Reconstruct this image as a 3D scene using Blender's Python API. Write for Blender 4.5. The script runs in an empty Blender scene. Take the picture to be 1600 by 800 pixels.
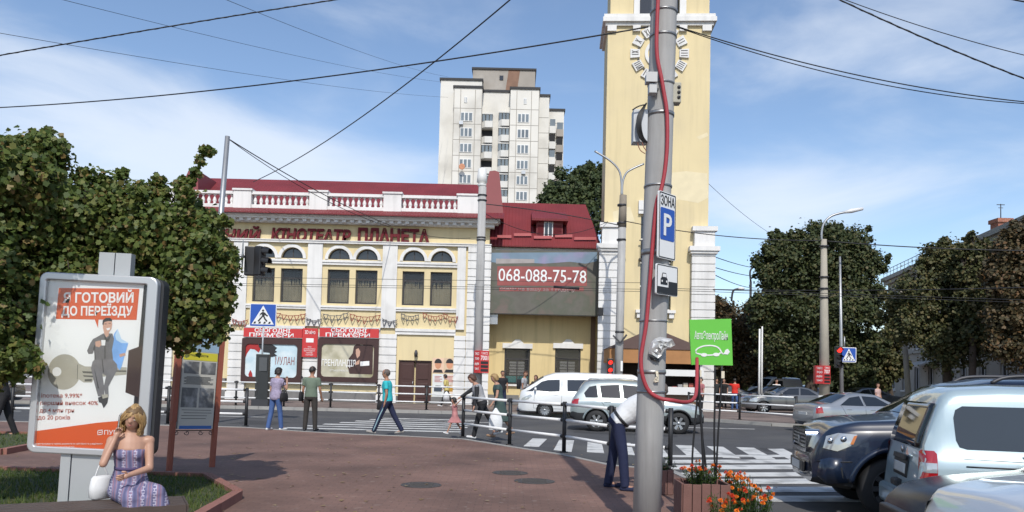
import bpy, bmesh, math, random
import numpy as np
from mathutils import Vector, Matrix, Euler
S = bpy.context.scene
COL = S.collection
R = math.radians
random.seed(7)
rng = np.random.default_rng(7)

# ------------------------------------------------------------ camera
F = 1200.0; PPX, PPY = 800.0, 530.0; EYE = 1.65
PITCH = math.atan(56 / F); ROLL = R(1.4)
_f = Vector((0, math.cos(PITCH), math.sin(PITCH)))
_u0 = Vector((0, -math.sin(PITCH), math.cos(PITCH))); _r0 = Vector((1, 0, 0))
_r = math.cos(ROLL) * _r0 + math.sin(ROLL) * _u0
_u = -math.sin(ROLL) * _r0 + math.cos(ROLL) * _u0
CAM = Vector((0, 0, EYE))
cd = bpy.data.cameras.new('camera'); cam = bpy.data.objects.new('camera', cd); COL.objects.link(cam)
cam.matrix_world = Matrix(((_r.x, _u.x, -_f.x, 0), (_r.y, _u.y, -_f.y, 0), (_r.z, _u.z, -_f.z, EYE), (0, 0, 0, 1)))
cd.sensor_width = 36.0; cd.lens = F / 1600 * 36; cd.shift_y = (PPY - 400) / 1600
cd.clip_start = 0.05; cd.clip_end = 3000
S.camera = cam

def ray(px, py):
    return _f + (px - PPX) / F * _r - (py - PPY) / F * _u
def U(px, py, Y):                      # point of the place seen at a photo pixel, at depth Y
    px, py, Y = float(px), float(py), float(Y)
    d = ray(px, py); return CAM + d * (Y / d.y)
def G(px, py, z=0.0):                  # ground point seen at a photo pixel
    px, py = float(px), float(py)
    d = ray(px, py); return CAM + d * ((z - EYE) / d.z)

# ------------------------------------------------------------ world, sun, exposure
SUN_EL = 46.0; SUN_AZ = 3.2            # sun behind the camera, a little to the right
W = bpy.data.worlds.new('World'); S.world = W; W.use_nodes = True
nt = W.node_tree; nt.nodes.clear()
def wn(t, **k):
    n = nt.nodes.new(t)
    for a, b in k.items(): setattr(n, a, b)
    return n
out = wn('ShaderNodeOutputWorld'); bg = wn('ShaderNodeBackground')
sky = wn('ShaderNodeTexSky', sky_type='NISHITA', sun_disc=False, sun_elevation=R(SUN_EL), sun_rotation=R(180 - SUN_AZ),
         altitude=300, air_density=1.0, dust_density=.9, ozone_density=2.0)
tc = wn('ShaderNodeTexCoord')
def math_n(op, a, b=None, c=None):
    n = wn('ShaderNodeMath', operation=op)
    for i, v in enumerate((a, b, c)):
        if v is None: continue
        if isinstance(v, (int, float)): n.inputs[i].default_value = v
        else: nt.links.new(v, n.inputs[i])
    return n.outputs[0]
mp = wn('ShaderNodeMapping'); mp.inputs['Scale'].default_value = (2.2, 2.2, 6.5); mp.inputs['Rotation'].default_value = (0, R(14), 0)
nt.links.new(tc.outputs['Generated'], mp.inputs['Vector'])
nz = wn('ShaderNodeTexNoise'); nz.inputs['Scale'].default_value = 1.5; nz.inputs['Detail'].default_value = 7; nz.inputs['Roughness'].default_value = .55; nz.inputs['Distortion'].default_value = .35
nt.links.new(mp.outputs[0], nz.inputs['Vector'])
def blob(px, py, sx, sz, amp, tilt=0.0):   # soft patch of cloud about a direction of the sky
    d = ray(px, py).normalized()
    sub = wn('ShaderNodeVectorMath', operation='SUBTRACT'); nt.links.new(tc.outputs['Generated'], sub.inputs[0]); sub.inputs[1].default_value = d
    sp = wn('ShaderNodeSeparateXYZ'); nt.links.new(sub.outputs[0], sp.inputs[0])
    xx = sp.outputs[0]; zz = math_n('MULTIPLY_ADD', sp.outputs[0], tilt, sp.outputs[2])
    a = math_n('POWER', math_n('ABSOLUTE', math_n('DIVIDE', xx, sx)), 2.0); b = math_n('POWER', math_n('ABSOLUTE', math_n('DIVIDE', zz, sz)), 2.0)
    e = math_n('POWER', 2.718, math_n('MULTIPLY', math_n('ADD', a, b), -1.0))
    return math_n('MULTIPLY', e, amp)
tot = blob(120, 190, .33, .075, .36, .22)
for bb in ((520, 262, .22, .05, .25, .1), (60, 110, .2, .04, .12, .1), (700, 40, .25, .04, .1, .2), (1210, 330, .10, .05, .2, 0), (1480, 150, .16, .07, .15, 0), (1330, 40, .2, .07, .13, .1), (1000, 300, .6, .05, .08, 0), (250, 330, .4, .05, .16, 0), (1400, 300, .25, .06, .12, 0)):
    tot = math_n('ADD', tot, blob(*bb))
cl = math_n('ADD', nz.outputs['Fac'], tot)
ramp = wn('ShaderNodeMapRange', interpolation_type='SMOOTHSTEP'); ramp.inputs['From Min'].default_value = .52; ramp.inputs['From Max'].default_value = 1.06
nt.links.new(cl, ramp.inputs['Value'])
mx = wn('ShaderNodeMix', data_type='RGBA'); mx.inputs[7].default_value = (5.1, 5.5, 6.1, 1)
sc_ = wn('ShaderNodeHueSaturation'); sc_.inputs['Saturation'].default_value = 1.0; sc_.inputs['Value'].default_value = 1.0
nt.links.new(sky.outputs[0], sc_.inputs['Color']); nt.links.new(sc_.outputs[0], mx.inputs[6])
nt.links.new(math_n('MULTIPLY', ramp.outputs[0], .74), mx.inputs[0])
nt.links.new(mx.outputs[2], bg.inputs['Color']); bg.inputs['Strength'].default_value = .175
nt.links.new(bg.outputs[0], out.inputs[0])
sl = bpy.data.lights.new('sun', 'SUN'); sl.energy = 3.75; sl.angle = R(.53); sl.color = (1, .955, .88)
so = bpy.data.objects.new('sun', sl); COL.objects.link(so)
_sd = Vector((-math.sin(R(SUN_AZ)) * math.cos(R(SUN_EL)), math.cos(R(SUN_AZ)) * math.cos(R(SUN_EL)), -math.sin(R(SUN_EL))))
so.rotation_euler = _sd.to_track_quat('-Z', 'Y').to_euler(); so.location = (5, -20, 40)
S.view_settings.view_transform = 'Standard'; S.view_settings.look = 'None'; S.view_settings.gamma = 1
S.view_settings.exposure = 0.0; S.view_settings.use_curve_mapping = False
S.render.engine = 'CYCLES'
S.cycles.max_bounces = 6; S.cycles.diffuse_bounces = 3; S.cycles.glossy_bounces = 3; S.cycles.transmission_bounces = 4; S.cycles.transparent_max_bounces = 8
S.cycles.use_denoising = True

# ------------------------------------------------------------ materials
def lin(c):
    if isinstance(c, str):
        c = [int(c[i:i + 2], 16) / 255 for i in (0, 2, 4)]
        return tuple(((x + .055) / 1.055) ** 2.4 if x > .04045 else x / 12.92 for x in c)
    return tuple(c)
MATS = {}
def mat(name, col, rough=.65, metal=0.0, var=.12, scale=2.5, bump=0.0, bscale=60, coat=0.0, spec=.5, trans=0.0, col2=None, c2amt=.5, c2scale=.6, emit=0.0, alpha=1.0, streak=0.0):
    """procedural surface: base colour broken up by two noises, optional stains (col2) and bump"""
    if name in MATS: return MATS[name]
    m = bpy.data.materials.new(name); m.use_nodes = True; n = m.node_tree; L = n.links
    b = n.nodes['Principled BSDF']; c = lin(col)
    tcn = n.nodes.new('ShaderNodeTexCoord')
    def noise(sc, det=4):
        t = n.nodes.new('ShaderNodeTexNoise'); t.inputs['Scale'].default_value = sc; t.inputs['Detail'].default_value = det
        L.new(tcn.outputs['Object'], t.inputs['Vector']); return t.outputs['Fac']
    cur = None
    if var > 0:
        mixn = n.nodes.new('ShaderNodeMix'); mixn.data_type = 'RGBA'
        mixn.inputs[6].default_value = (*[x * (1 - var) for x in c], 1); mixn.inputs[7].default_value = (*[min(1, x * (1 + var)) for x in c], 1)
        L.new(noise(scale, 6), mixn.inputs[0]); cur = mixn.outputs[2]
    if col2 is not None:
        m2 = n.nodes.new('ShaderNodeMix'); m2.data_type = 'RGBA'
        if cur is not None: L.new(cur, m2.inputs[6])
        else: m2.inputs[6].default_value = (*c, 1)
        m2.inputs[7].default_value = (*lin(col2), 1)
        mr = n.nodes.new('ShaderNodeMapRange'); mr.inputs['From Min'].default_value = .5; mr.inputs['From Max'].default_value = .72; mr.inputs['To Max'].default_value = c2amt
        L.new(noise(c2scale, 8), mr.inputs[0]); L.new(mr.outputs[0], m2.inputs[0]); cur = m2.outputs[2]
    if streak > 0:                         # rain streaks and grime, stretched downwards
        mpn = n.nodes.new('ShaderNodeMapping'); mpn.inputs['Scale'].default_value = (2.2, 2.2, .16); L.new(tcn.outputs['Object'], mpn.inputs[0])
        t = n.nodes.new('ShaderNodeTexNoise'); t.inputs['Scale'].default_value = 1.6; t.inputs['Detail'].default_value = 7; t.inputs['Roughness'].default_value = .65; L.new(mpn.outputs[0], t.inputs[0])
        mr2 = n.nodes.new('ShaderNodeMapRange'); mr2.inputs['From Min'].default_value = .48; mr2.inputs['From Max'].default_value = .75; mr2.inputs['To Min'].default_value = 1; mr2.inputs['To Max'].default_value = 1 - streak; L.new(t.outputs['Fac'], mr2.inputs[0])
        m5 = n.nodes.new('ShaderNodeMix'); m5.data_type = 'RGBA'; m5.blend_type = 'MULTIPLY'; m5.inputs[0].default_value = 1
        if cur is not None: L.new(cur, m5.inputs[6])
        else: m5.inputs[6].default_value = (*c, 1)
        L.new(mr2.outputs[0], m5.inputs[7]); cur = m5.outputs[2]
    if cur is not None: L.new(cur, b.inputs['Base Color'])
    else: b.inputs['Base Color'].default_value = (*c, 1)
    b.inputs['Roughness'].default_value = rough; b.inputs['Metallic'].default_value = metal
    b.inputs['Specular IOR Level'].default_value = spec
    b.inputs['Coat Weight'].default_value = coat; b.inputs['Coat Roughness'].default_value = .04
    b.inputs['Transmission Weight'].default_value = trans; b.inputs['Alpha'].default_value = alpha
    if emit > 0:
        b.inputs['Emission Color'].default_value = (*c, 1); b.inputs['Emission Strength'].default_value = emit
    if bump > 0:
        bn = n.nodes.new('ShaderNodeBump'); bn.inputs['Strength'].default_value = bump; bn.inputs['Distance'].default_value = .01
        L.new(noise(bscale, 3), bn.inputs['Height']); L.new(bn.outputs[0], b.inputs['Normal'])
    MATS[name] = m; return m

def node_mat(name):
    m = bpy.data.materials.new(name); m.use_nodes = True; MATS[name] = m
    n = m.node_tree; return m, n, n.links, n.nodes['Principled BSDF']

def paint(name, col, rough=.28, metal=.0, coat=1.0):
    return mat(name, col, rough=rough, metal=metal, var=.05, scale=1.2, coat=coat)

# ------------------------------------------------------------ mesh collector
class MB:
    def __init__(s): s.v = []; s.f = []; s.mi = []; s.sm = []
    def add(s, vs, fs, mi=0, smooth=False):
        o = len(s.v); s.v += [tuple(p) for p in vs]
        for f in fs: s.f.append(tuple(i + o for i in f)); s.mi.append(mi); s.sm.append(smooth)
        return s
    def box(s, x0, x1, y0, y1, z0, z1, mi=0):
        if x0 > x1: x0, x1 = x1, x0
        if y0 > y1: y0, y1 = y1, y0
        if z0 > z1: z0, z1 = z1, z0
        return s.add([(x0, y0, z0), (x1, y0, z0), (x1, y1, z0), (x0, y1, z0), (x0, y0, z1), (x1, y0, z1), (x1, y1, z1), (x0, y1, z1)],
                     [(0, 3, 2, 1), (4, 5, 6, 7), (0, 1, 5, 4), (1, 2, 6, 5), (2, 3, 7, 6), (3, 0, 4, 7)], mi)
    def prism(s, poly, y0, y1, mi=0, smooth=False, caps=True):
        """polygon in the x-z plane swept from y0 to y1"""
        n = len(poly); vs = [(p[0], y0, p[1]) for p in poly] + [(p[0], y1, p[1]) for p in poly]
        fs = [(i, (i + 1) % n, n + (i + 1) % n, n + i) for i in range(n)]
        s.add(vs, fs, mi, smooth)
        if caps: s.add(vs, [tuple(range(n))[::-1], tuple(range(n, 2 * n))], mi)
        return s
    def prism_x(s, poly, x0, x1, mi=0):
        n = len(poly); vs = [(x0, p[0], p[1]) for p in poly] + [(x1, p[0], p[1]) for p in poly]
        return s.add(vs, [(i, (i + 1) % n, n + (i + 1) % n, n + i) for i in range(n)] + [tuple(range(n))[::-1], tuple(range(n, 2 * n))], mi)
    def prism_z(s, poly, z0, z1, mi=0):
        n = len(poly); vs = [(p[0], p[1], z0) for p in poly] + [(p[0], p[1], z1) for p in poly]
        return s.add(vs, [(i, (i + 1) % n, n + (i + 1) % n, n + i) for i in range(n)] + [tuple(range(n))[::-1], tuple(range(n, 2 * n))], mi)
    def flat(s, poly, y, mi=0, t=.0015):           # thin sheet in x-z
        return s.prism(poly, y, y + t, mi)
    def loft(s, rings, mi=0, smooth=True, caps=True, closed=True):
        n = len(rings[0]); vs = [p for r in rings for p in r]; fs = []
        for k in range(len(rings) - 1):
            for i in range(n if closed else n - 1):
                j = (i + 1) % n; fs.append((k * n + i, k * n + j, (k + 1) * n + j, (k + 1) * n + i))
        if caps: fs += [tuple(range(n))[::-1], tuple((len(rings) - 1) * n + i for i in range(n))]
        return s.add(vs, fs, mi, smooth)
    def tube(s, pts, r, n=8, mi=0, caps=True):
        pts = [Vector(p) for p in pts]; m = len(pts); rs = r if isinstance(r, (list, tuple)) else [r] * m
        t0 = (pts[1] - pts[0]).normalized(); a = t0.orthogonal().normalized(); rings = []
        for i in range(m):
            t = (pts[min(i + 1, m - 1)] - pts[max(i - 1, 0)]).normalized()
            a = (a - t * a.dot(t)); a = a.normalized() if a.length > 1e-6 else t.orthogonal().normalized()
            b = t.cross(a)
            rings.append([pts[i] + (a * math.cos(2 * math.pi * k / n) + b * math.sin(2 * math.pi * k / n)) * rs[i] for k in range(n)])
        return s.loft(rings, mi, True, caps)
    def cyl(s, p, q, r0, r1=None, n=16, mi=0):
        return s.tube([p, q], [r0, r0 if r1 is None else r1], n, mi)
    def bar(s, p, q, w, h, mi=0):          # rectangular bar; h is measured along z-ish
        p, q = Vector(p), Vector(q); t = (q - p).normalized(); up = Vector((0, 0, 1)) if abs(t.z) < .95 else Vector((0, 1, 0))
        a = t.cross(up).normalized() * w / 2; b = a.cross(t).normalized() * h / 2
        return s.loft([[p - a - b, p + a - b, p + a + b, p - a + b], [q - a - b, q + a - b, q + a + b, q - a + b]], mi, False)
    def lathe(s, prof, c=(0, 0, 0), n=16, axis='z', mi=0, caps=True):
        rings = []
        for r, h in prof:
            ring = []
            for k in range(n):
                a = 2 * math.pi * k / n; x, y = r * math.cos(a), r * math.sin(a)
                p = (x, y, h) if axis == 'z' else ((x, h, y) if axis == 'y' else (h, x, y))
                ring.append((p[0] + c[0], p[1] + c[1], p[2] + c[2]))
            rings.append(ring)
        return s.loft(rings, mi, True, caps)
    def ball(s, c, r, n=12, mi=0):
        rx, ry, rz = (r, r, r) if isinstance(r, (int, float)) else r; rings = []
        m = max(4, n // 2)
        for i in range(1, m):
            t = math.pi * i / m
            rings.append([(c[0] + rx * math.sin(t) * math.cos(2 * math.pi * k / n), c[1] + ry * math.sin(t) * math.sin(2 * math.pi * k / n), c[2] - rz * math.cos(t)) for k in range(n)])
        return s.loft(rings, mi, True)
    def mesh(s, name, mats):
        me = bpy.data.meshes.new(name); me.from_pydata(s.v, [], s.f)
        for m in (mats if isinstance(mats, (list, tuple)) else [mats]): me.materials.append(m)
        me.polygons.foreach_set('material_index', s.mi); me.polygons.foreach_set('use_smooth', s.sm)
        bm = bmesh.new(); bm.from_mesh(me); bmesh.ops.recalc_face_normals(bm, faces=bm.faces); bm.to_mesh(me); bm.free()
        me.update(); return me
    def build(s, name, mats, parent=None, w=False, bevel=0.0, kind=None, auto=True):
        o = bpy.data.objects.new(name, s.mesh(name, mats)); link(o, parent, w)
        if bevel > 0:
            b = o.modifiers.new('bevel', 'BEVEL'); b.width = bevel; b.segments = 2; b.limit_method = 'ANGLE'; b.angle_limit = R(40)
        if kind: o['kind'] = kind
        return o
MWD = {}
def link(o, parent=None, w=False):
    COL.objects.link(o)
    if parent is not None:
        o.parent = parent
        if w: o.matrix_parent_inverse = world_of(parent).inverted()
    return o
def world_of(o):
    if o.name in MWD: return MWD[o.name]
    return Matrix.LocRotScale(o.location, o.rotation_euler, None)
def thing(name, label, cat, loc=(0, 0, 0), rz=0.0, group=None, rot=None):
    o = bpy.data.objects.new(name, None); COL.objects.link(o); o.empty_display_size = .2
    o.location = loc; o.rotation_euler = rot if rot else (0, 0, rz)
    MWD[o.name] = Matrix.LocRotScale(Vector(loc), Euler(o.rotation_euler), None)
    return tag(o, label, cat, group)
def tag(o, label, cat, group=None, kind=None):
    o['label'] = label; o['category'] = cat
    if group: o['group'] = group
    if kind: o['kind'] = kind
    return o
def dup(root, loc, rz, label=None, group=None):
    r = root.copy(); COL.objects.link(r); r.location = loc; r.rotation_euler = (0, 0, rz)
    if label: r['label'] = label
    if group: r['group'] = group
    for ch in list(root.children):
        c = ch.copy(); COL.objects.link(c); c.parent = r
        for g in ch.children:
            d = g.copy(); COL.objects.link(d); d.parent = c
    return r
def struct(name, mb, m):
    o = mb.build(name, m); o['kind'] = 'structure'; return o

def text_mb(txt, h, cx, cz, y, depth=.004, width=None, bold=.0, shear=0.0, mi=0, mb=None, align='CENTER', font=None):
    """flat lettering in the x-z plane, front at y, cap height h, centred at cx, cz"""
    cu = bpy.data.curves.new('t', 'FONT'); cu.body = txt; cu.align_x = 'LEFT'; cu.extrude = depth / 2; cu.offset = bold; cu.shear = shear; cu.resolution_u = 3
    cu.size = 1.0
    o = bpy.data.objects.new('t', cu); COL.objects.link(o)
    dg = bpy.context.evaluated_depsgraph_get(); dg.update()
    me = bpy.data.meshes.new_from_object(o.evaluated_get(dg))
    vs = np.empty(len(me.vertices) * 3); me.vertices.foreach_get('co', vs); vs = vs.reshape(-1, 3)
    fs = [tuple(p.vertices) for p in me.polygons]
    bpy.data.objects.remove(o); bpy.data.curves.remove(cu); bpy.data.meshes.remove(me)
    mb = mb or MB()
    if len(vs) == 0: return mb
    lo, hi = vs[:, :2].min(0), vs[:, :2].max(0)
    s = h / .72; sx = s if width is None else width / max(1e-6, hi[0] - lo[0])
    wid = (hi[0] - lo[0]) * sx
    x0 = cx - wid / 2 if align == 'CENTER' else cx
    pts = [(x0 + (v[0] - lo[0]) * sx, y - v[2], cz + (v[1] - .36) * s) for v in vs]
    return mb.add(pts, fs, mi)
# ------------------------------------------------------------ ground, road, plaza
m_asph = mat('asphalt', (.062, .062, .065), .9, var=.3, scale=1.1, bump=.4, bscale=160, col2=(.11, .107, .10), c2amt=.7, c2scale=.3)
m_white_line = mat('road_paint', (.55, .55, .53), .75, var=.2, scale=5, bump=.25, bscale=120, col2=(.16, .16, .16), c2amt=.85, c2scale=2.2)
m_dirt = mat('far_ground', (.14, .13, .12), .95, var=.2, scale=.2)
m_kerb = mat('kerb_concrete', (.30, .29, .27), .85, var=.2, scale=4, bump=.3)
m_kerb_red = mat('kerb_red', (.25, .11, .085), .85, var=.25, scale=5, bump=.3)
m_grass_soil = mat('lawn_soil', (.052, .062, .026), .95, var=.35, scale=6)

def paver_mat(name, c1, c2, mortar, sx=.21, sy=.105):
    m, n, L, b = node_mat(name)
    t = n.nodes.new('ShaderNodeTexCoord'); br = n.nodes.new('ShaderNodeTexBrick')
    br.inputs['Scale'].default_value = 1.0; br.inputs['Brick Width'].default_value = sx; br.inputs['Row Height'].default_value = sy; br.inputs['Mortar Size'].default_value = .006
    br.inputs['Color1'].default_value = (*c1, 1); br.inputs['Color2'].default_value = (*c2, 1); br.inputs['Mortar'].default_value = (*mortar, 1); br.inputs['Bias'].default_value = 0
    L.new(t.outputs['Object'], br.inputs['Vector'])
    def nz(sc, d=5):
        k = n.nodes.new('ShaderNodeTexNoise'); k.inputs['Scale'].default_value = sc; k.inputs['Detail'].default_value = d; L.new(t.outputs['Object'], k.inputs['Vector']); return k
    mr = n.nodes.new('ShaderNodeMapRange'); mr.inputs['From Min'].default_value = .3; mr.inputs['From Max'].default_value = .7; mr.inputs['To Min'].default_value = .62; mr.inputs['To Max'].default_value = 1.25
    L.new(nz(.55, 8).outputs['Fac'], mr.inputs[0])
    mu = n.nodes.new('ShaderNodeMix'); mu.data_type = 'RGBA'; mu.blend_type = 'MULTIPLY'; mu.inputs[0].default_value = 1
    L.new(br.outputs['Color'], mu.inputs[6]); L.new(mr.outputs[0], mu.inputs[7])
    # pale worn and gum-spotted stones
    sp = n.nodes.new('ShaderNodeMapRange'); sp.inputs['From Min'].default_value = .63; sp.inputs['From Max'].default_value = .72; sp.inputs['To Max'].default_value = .35
    L.new(nz(7, 2).outputs['Fac'], sp.inputs[0])
    m3 = n.nodes.new('ShaderNodeMix'); m3.data_type = 'RGBA'; L.new(sp.outputs[0], m3.inputs[0]); L.new(mu.outputs[2], m3.inputs[6]); m3.inputs[7].default_value = (.3, .24, .2, 1)
    L.new(m3.outputs[2], b.inputs['Base Color']); b.inputs['Roughness'].default_value = .85
    bu = n.nodes.new('ShaderNodeBump'); bu.inputs['Strength'].default_value = .3; bu.inputs['Distance'].default_value = .004
    L.new(br.outputs['Fac'], bu.inputs['Height']); bu.invert = True; L.new(bu.outputs[0], b.inputs['Normal'])
    return m
m_plaza = paver_mat('plaza_pavers', (.195, .110, .084), (.168, .096, .074), (.13, .078, .061))
m_walk = paver_mat('pavement_pavers', (.21, .155, .135), (.18, .14, .125), (.11, .095, .085))

struct('ground', MB().box(-900, 900, -300, 1500, -.6, -.135), m_dirt)
struct('road', MB().box(-120, 160, -40, 75, -.13, -.12), m_asph)
edge = [(-30, 21.9), *[tuple(G(px, py).xy) for px, py in ((384, 668), (470, 674), (560, 679), (640, 682), (723, 686), (797, 698), (882, 711), (955, 727), (1047, 735), (1075, 748), (1112, 778), (1150, 830))], (2.75, 4), (2.75, -12)]
plz = [(-30, -12)] + [edge[0]] + edge[1:]
struct('plaza', MB().prism_z([(p[0], p[1]) for p in plz][::-1], -.13, 0.0), m_plaza)
def kerb(name, pts, m, w=.14, z0=-.13, z1=.01, seg=1.0):
    """row of kerb stones with thin joints"""
    mb = MB()
    for a, b in zip(pts[:-1], pts[1:]):
        a, b = Vector((a[0], a[1], 0)), Vector((b[0], b[1], 0)); ln = (b - a).length; k = max(1, round(ln / seg)); t = (b - a) / ln; g = .012
        for i in range(k):
            p = a + t * (ln * i / k + g / 2); q = a + t * (ln * (i + 1) / k - g / 2); nn = Vector((-t.y, t.x, 0)) * w / 2
            mb.prism_z([(p + nn).xy, (q + nn).xy, (q - nn).xy, (p - nn).xy], z0, z1 + random.uniform(-.004, .004))
    return struct(name, mb, m)
kerb('plaza_kerb', edge, m_kerb, .13, -.13, .012)
fk = [(-60, 33.9), (0, 33.7), (6.0, 33.5), (8.7, 32.6), (10.4, 30.6), (12.5, 29.7), (17, 29.5), (60, 29.5)]
struct('far_pavement', MB().prism_z([(p[0], p[1] + .07) for p in fk] + [(60, 120), (-60, 120)], -.13, .0), m_walk)
kerb('far_kerb', fk, m_kerb, .16, -.13, .015)

# zebra crossings: painted sheets 4 mm over the road
z1 = MB()
for k in range(7):                                         # crossing towards the cinema: bars lie along the traffic
    y = 23.3 + k * 1.0
    xa, xb = -6.8 + .326 * k, -1.5 + .05 * k
    z1.prism_z([(xa, y), (xb, y), (xb, y + .36), (xa, y + .36)], -.119, -.115)
z2 = MB()
def gp(px, py): return tuple(G(px, py, -.115).xy)
for (a, b, c, d) in (((832, 685), (855, 685.5), (842, 698), (818, 697)), ((874, 687), (897, 688), (893, 706), (865, 703)), ((918, 690), (940, 691), (944, 708), (917, 706)), ((962, 692), (985, 692), (992, 711), (968, 709)),
                     ((1009, 693), (1030, 694), (1045, 712), (1020, 711)), ((1055, 695), (1082, 696), (1098, 713), (1075, 713)), ((1104, 697), (1130, 698), (1157, 716), (1130, 715)), ((1150, 698.5), (1178, 699.5), (1212, 717.5), (1182, 717)), ((1199, 701), (1224, 701), (1262, 720), (1236, 719))):
    z2.prism_z([gp(*d), gp(*c), gp(*b), gp(*a)], -.119, -.115)
z3 = MB()
for (ya, yb, xa, yl) in ((712.5, 715.5, 1032, 1270), (720, 725, 1040, 1300), (728, 734.5, 1049, 1310), (740, 746, 1052, 1320), (750, 757.5, 1055, 1330), (762, 770, 1150, 1340), (776, 785, 1180, 1350)):
    z3.prism_z([gp(xa, ya - 1), gp(yl, ya + (yl - xa) * -.012 + 1), gp(yl, yb + (yl - xa) * -.010 + 1), gp(xa, yb - 1)][::-1] , -.1145, -.1105)
struct('road_marking', z1, m_white_line); struct('road_marking', z2, m_white_line); struct('road_marking', z3, m_white_line)
lm = MB()
for k in range(9): lm.box(-40 + k * 9, -36 + k * 9, 28.3, 28.42, -.119, -.115)
struct('lane_line', lm, m_white_line)

# lawn beds with red kerbs
bed1 = [(-3.25, 7.9), (-3.42, 9.8), (-4.4, 11.3), (-13, 11.9), (-13, 7.9)]
bed2 = [(-9.1, 13.9), (-9.5, 17.3), (-22, 17.6), (-22, 13.9)]
for i, bd in enumerate((bed1, bed2)):
    struct('lawn_bed', MB().prism_z(bd, 0.002, .06), m_grass_soil)
    kerb('lawn_kerb', bd + [bd[0]], m_kerb_red, .12, 0, .11, .8)
def pip(x, y, poly):
    c = False; j = len(poly) - 1
    for i in range(len(poly)):
        (xi, yi), (xj, yj) = poly[i], poly[j]
        if (yi > y) != (yj > y) and x < (xj - xi) * (y - yi) / (yj - yi) + xi: c = not c
        j = i
    return c
def leaf_mat(name, cols, trans=.35, rough=.6):
    m, n, L, b = node_mat(name)
    ge = n.nodes.new('ShaderNodeNewGeometry'); cr = n.nodes.new('ShaderNodeValToRGB')
    els = cr.color_ramp.elements
    while len(els) < len(cols): els.new(.5)
    for i, (p, c) in enumerate(cols): els[i].position = p; els[i].color = (*lin(c), 1)
    L.new(ge.outputs['Random Per Island'], cr.inputs[0]); L.new(cr.outputs[0], b.inputs['Base Color']); b.inputs['Roughness'].default_value = rough; b.inputs['Specular IOR Level'].default_value = .35
    tr = n.nodes.new('ShaderNodeBsdfTranslucent'); L.new(cr.outputs[0], tr.inputs['Color'])
    ms = n.nodes.new('ShaderNodeMixShader'); ms.inputs[0].default_value = trans
    L.new(b.outputs[0], ms.inputs[1]); L.new(tr.outputs[0], ms.inputs[2]); L.new(ms.outputs[0], n.nodes['Material Output'].inputs[0])
    return m
m_grass = leaf_mat('grass_blades', [(0, (.05, .085, .015)), (.5, (.085, .13, .025)), (.85, (.13, .15, .04)), (1, (.2, .17, .07))])
def quads_mesh(name, V, m, nper):
    """V: (n, nper, 3) array of separate polygons -> one mesh"""
    n = len(V); me = bpy.data.meshes.new(name); me.vertices.add(n * nper); me.vertices.foreach_set('co', V.reshape(-1).astype(np.float32))
    me.loops.add(n * nper); me.loops.foreach_set('vertex_index', np.arange(n * nper, dtype=np.int32))
    me.polygons.add(n); me.polygons.foreach_set('loop_start', np.arange(0, n * nper, nper, dtype=np.int32)); me.polygons.foreach_set('loop_total', np.full(n, nper, dtype=np.int32))
    me.materials.append(m); me.update(calc_edges=True); me.validate(); return me
def grass(bd, n, zone):
    P = []
    while len(P) < n:
        x, y = random.uniform(*zone[0]), random.uniform(*zone[1])
        if pip(x, y, bd): P.append((x, y, .055))
    P = np.array(P); a = rng.uniform(0, 2 * np.pi, n); h = rng.uniform(.03, .09, n); w = rng.uniform(.004, .009, n)
    d = np.stack([np.cos(a), np.sin(a), 0 * a], 1); ln = rng.normal(0, .03, (n, 3)); ln[:, 2] = h
    V = np.stack([P - d * w[:, None], P + d * w[:, None], P + ln], 1)
    o = bpy.data.objects.new('grass', quads_mesh('grass', V, m_grass, 3)); COL.objects.link(o); return o
tag(grass(bed1, 14000, ((-9, -3.2), (7.9, 11.5))), 'short green lawn around the backlit poster stand and behind the bench', 'grass', kind='stuff')
tag(grass(bed2, 6000, ((-16, -9), (13.9, 17.5))), 'strip of yellowish lawn at the far left edge of the square', 'grass', kind='stuff')
# manhole covers
m_iron = mat('cast_iron', (.075, .068, .064), .6, metal=.3, var=.25, scale=12, bump=.4)
for px, py, r, lab in ((658, 758, .30, 'round iron manhole cover in the paving, leftmost of three'), (835, 752, .32, 'round iron manhole cover in the paving, rightmost and darkest of three'), (797, 739, .30, 'round iron manhole cover in the paving, farthest of three')):
    p = G(px, py); mb = MB(); mb.lathe([(.02, .004), (r * .8, .006), (r * .82, .003), (r * .95, .003), (r * .97, .007), (r, .006), (r, .001), (.02, .001)], (p.x, p.y, 0), 28)
    for k in range(-3, 4): mb.box(p.x - r * .6, p.x + r * .6, p.y + k * r * .2 - .012, p.y + k * r * .2 + .012, .005, .010)
    tag(mb.build('manhole_cover', m_iron), lab, 'manhole cover', 'manhole covers in the square')
# asphalt repairs and fallen leaves
m_patch = mat('asphalt_patch', (.040, .040, .042), .85, var=.2, scale=3, bump=.3, bscale=150)
for pl_ in ([(-9, 24.5), (-7.6, 24.4), (-7.4, 26.0), (-8.9, 26.3)], [(2.0, 24.2), (5.1, 23.6), (5.3, 24.3), (2.1, 25.0)], [(-3.4, 30.8), (1.5, 31.0), (1.4, 31.7), (-3.3, 31.6)], [(6.5, 19.5), (9.0, 19.0), (9.2, 20.1), (6.6, 20.5)]): struct('asphalt_patch', MB().prism_z(pl_, -.1195, -.1175), m_patch)
m_fall = leaf_mat('fallen_leaf', [(0, (.16, .10, .04)), (.5, (.25, .17, .07)), (1, (.30, .24, .14))], .1)
n_ = 420; P = np.stack([rng.normal(-3.2, 3.0, n_), rng.uniform(6.5, 19, n_), np.full(n_, .008)], 1); a = rng.uniform(0, 6.28, n_); sz = rng.uniform(.018, .05, n_)
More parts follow.
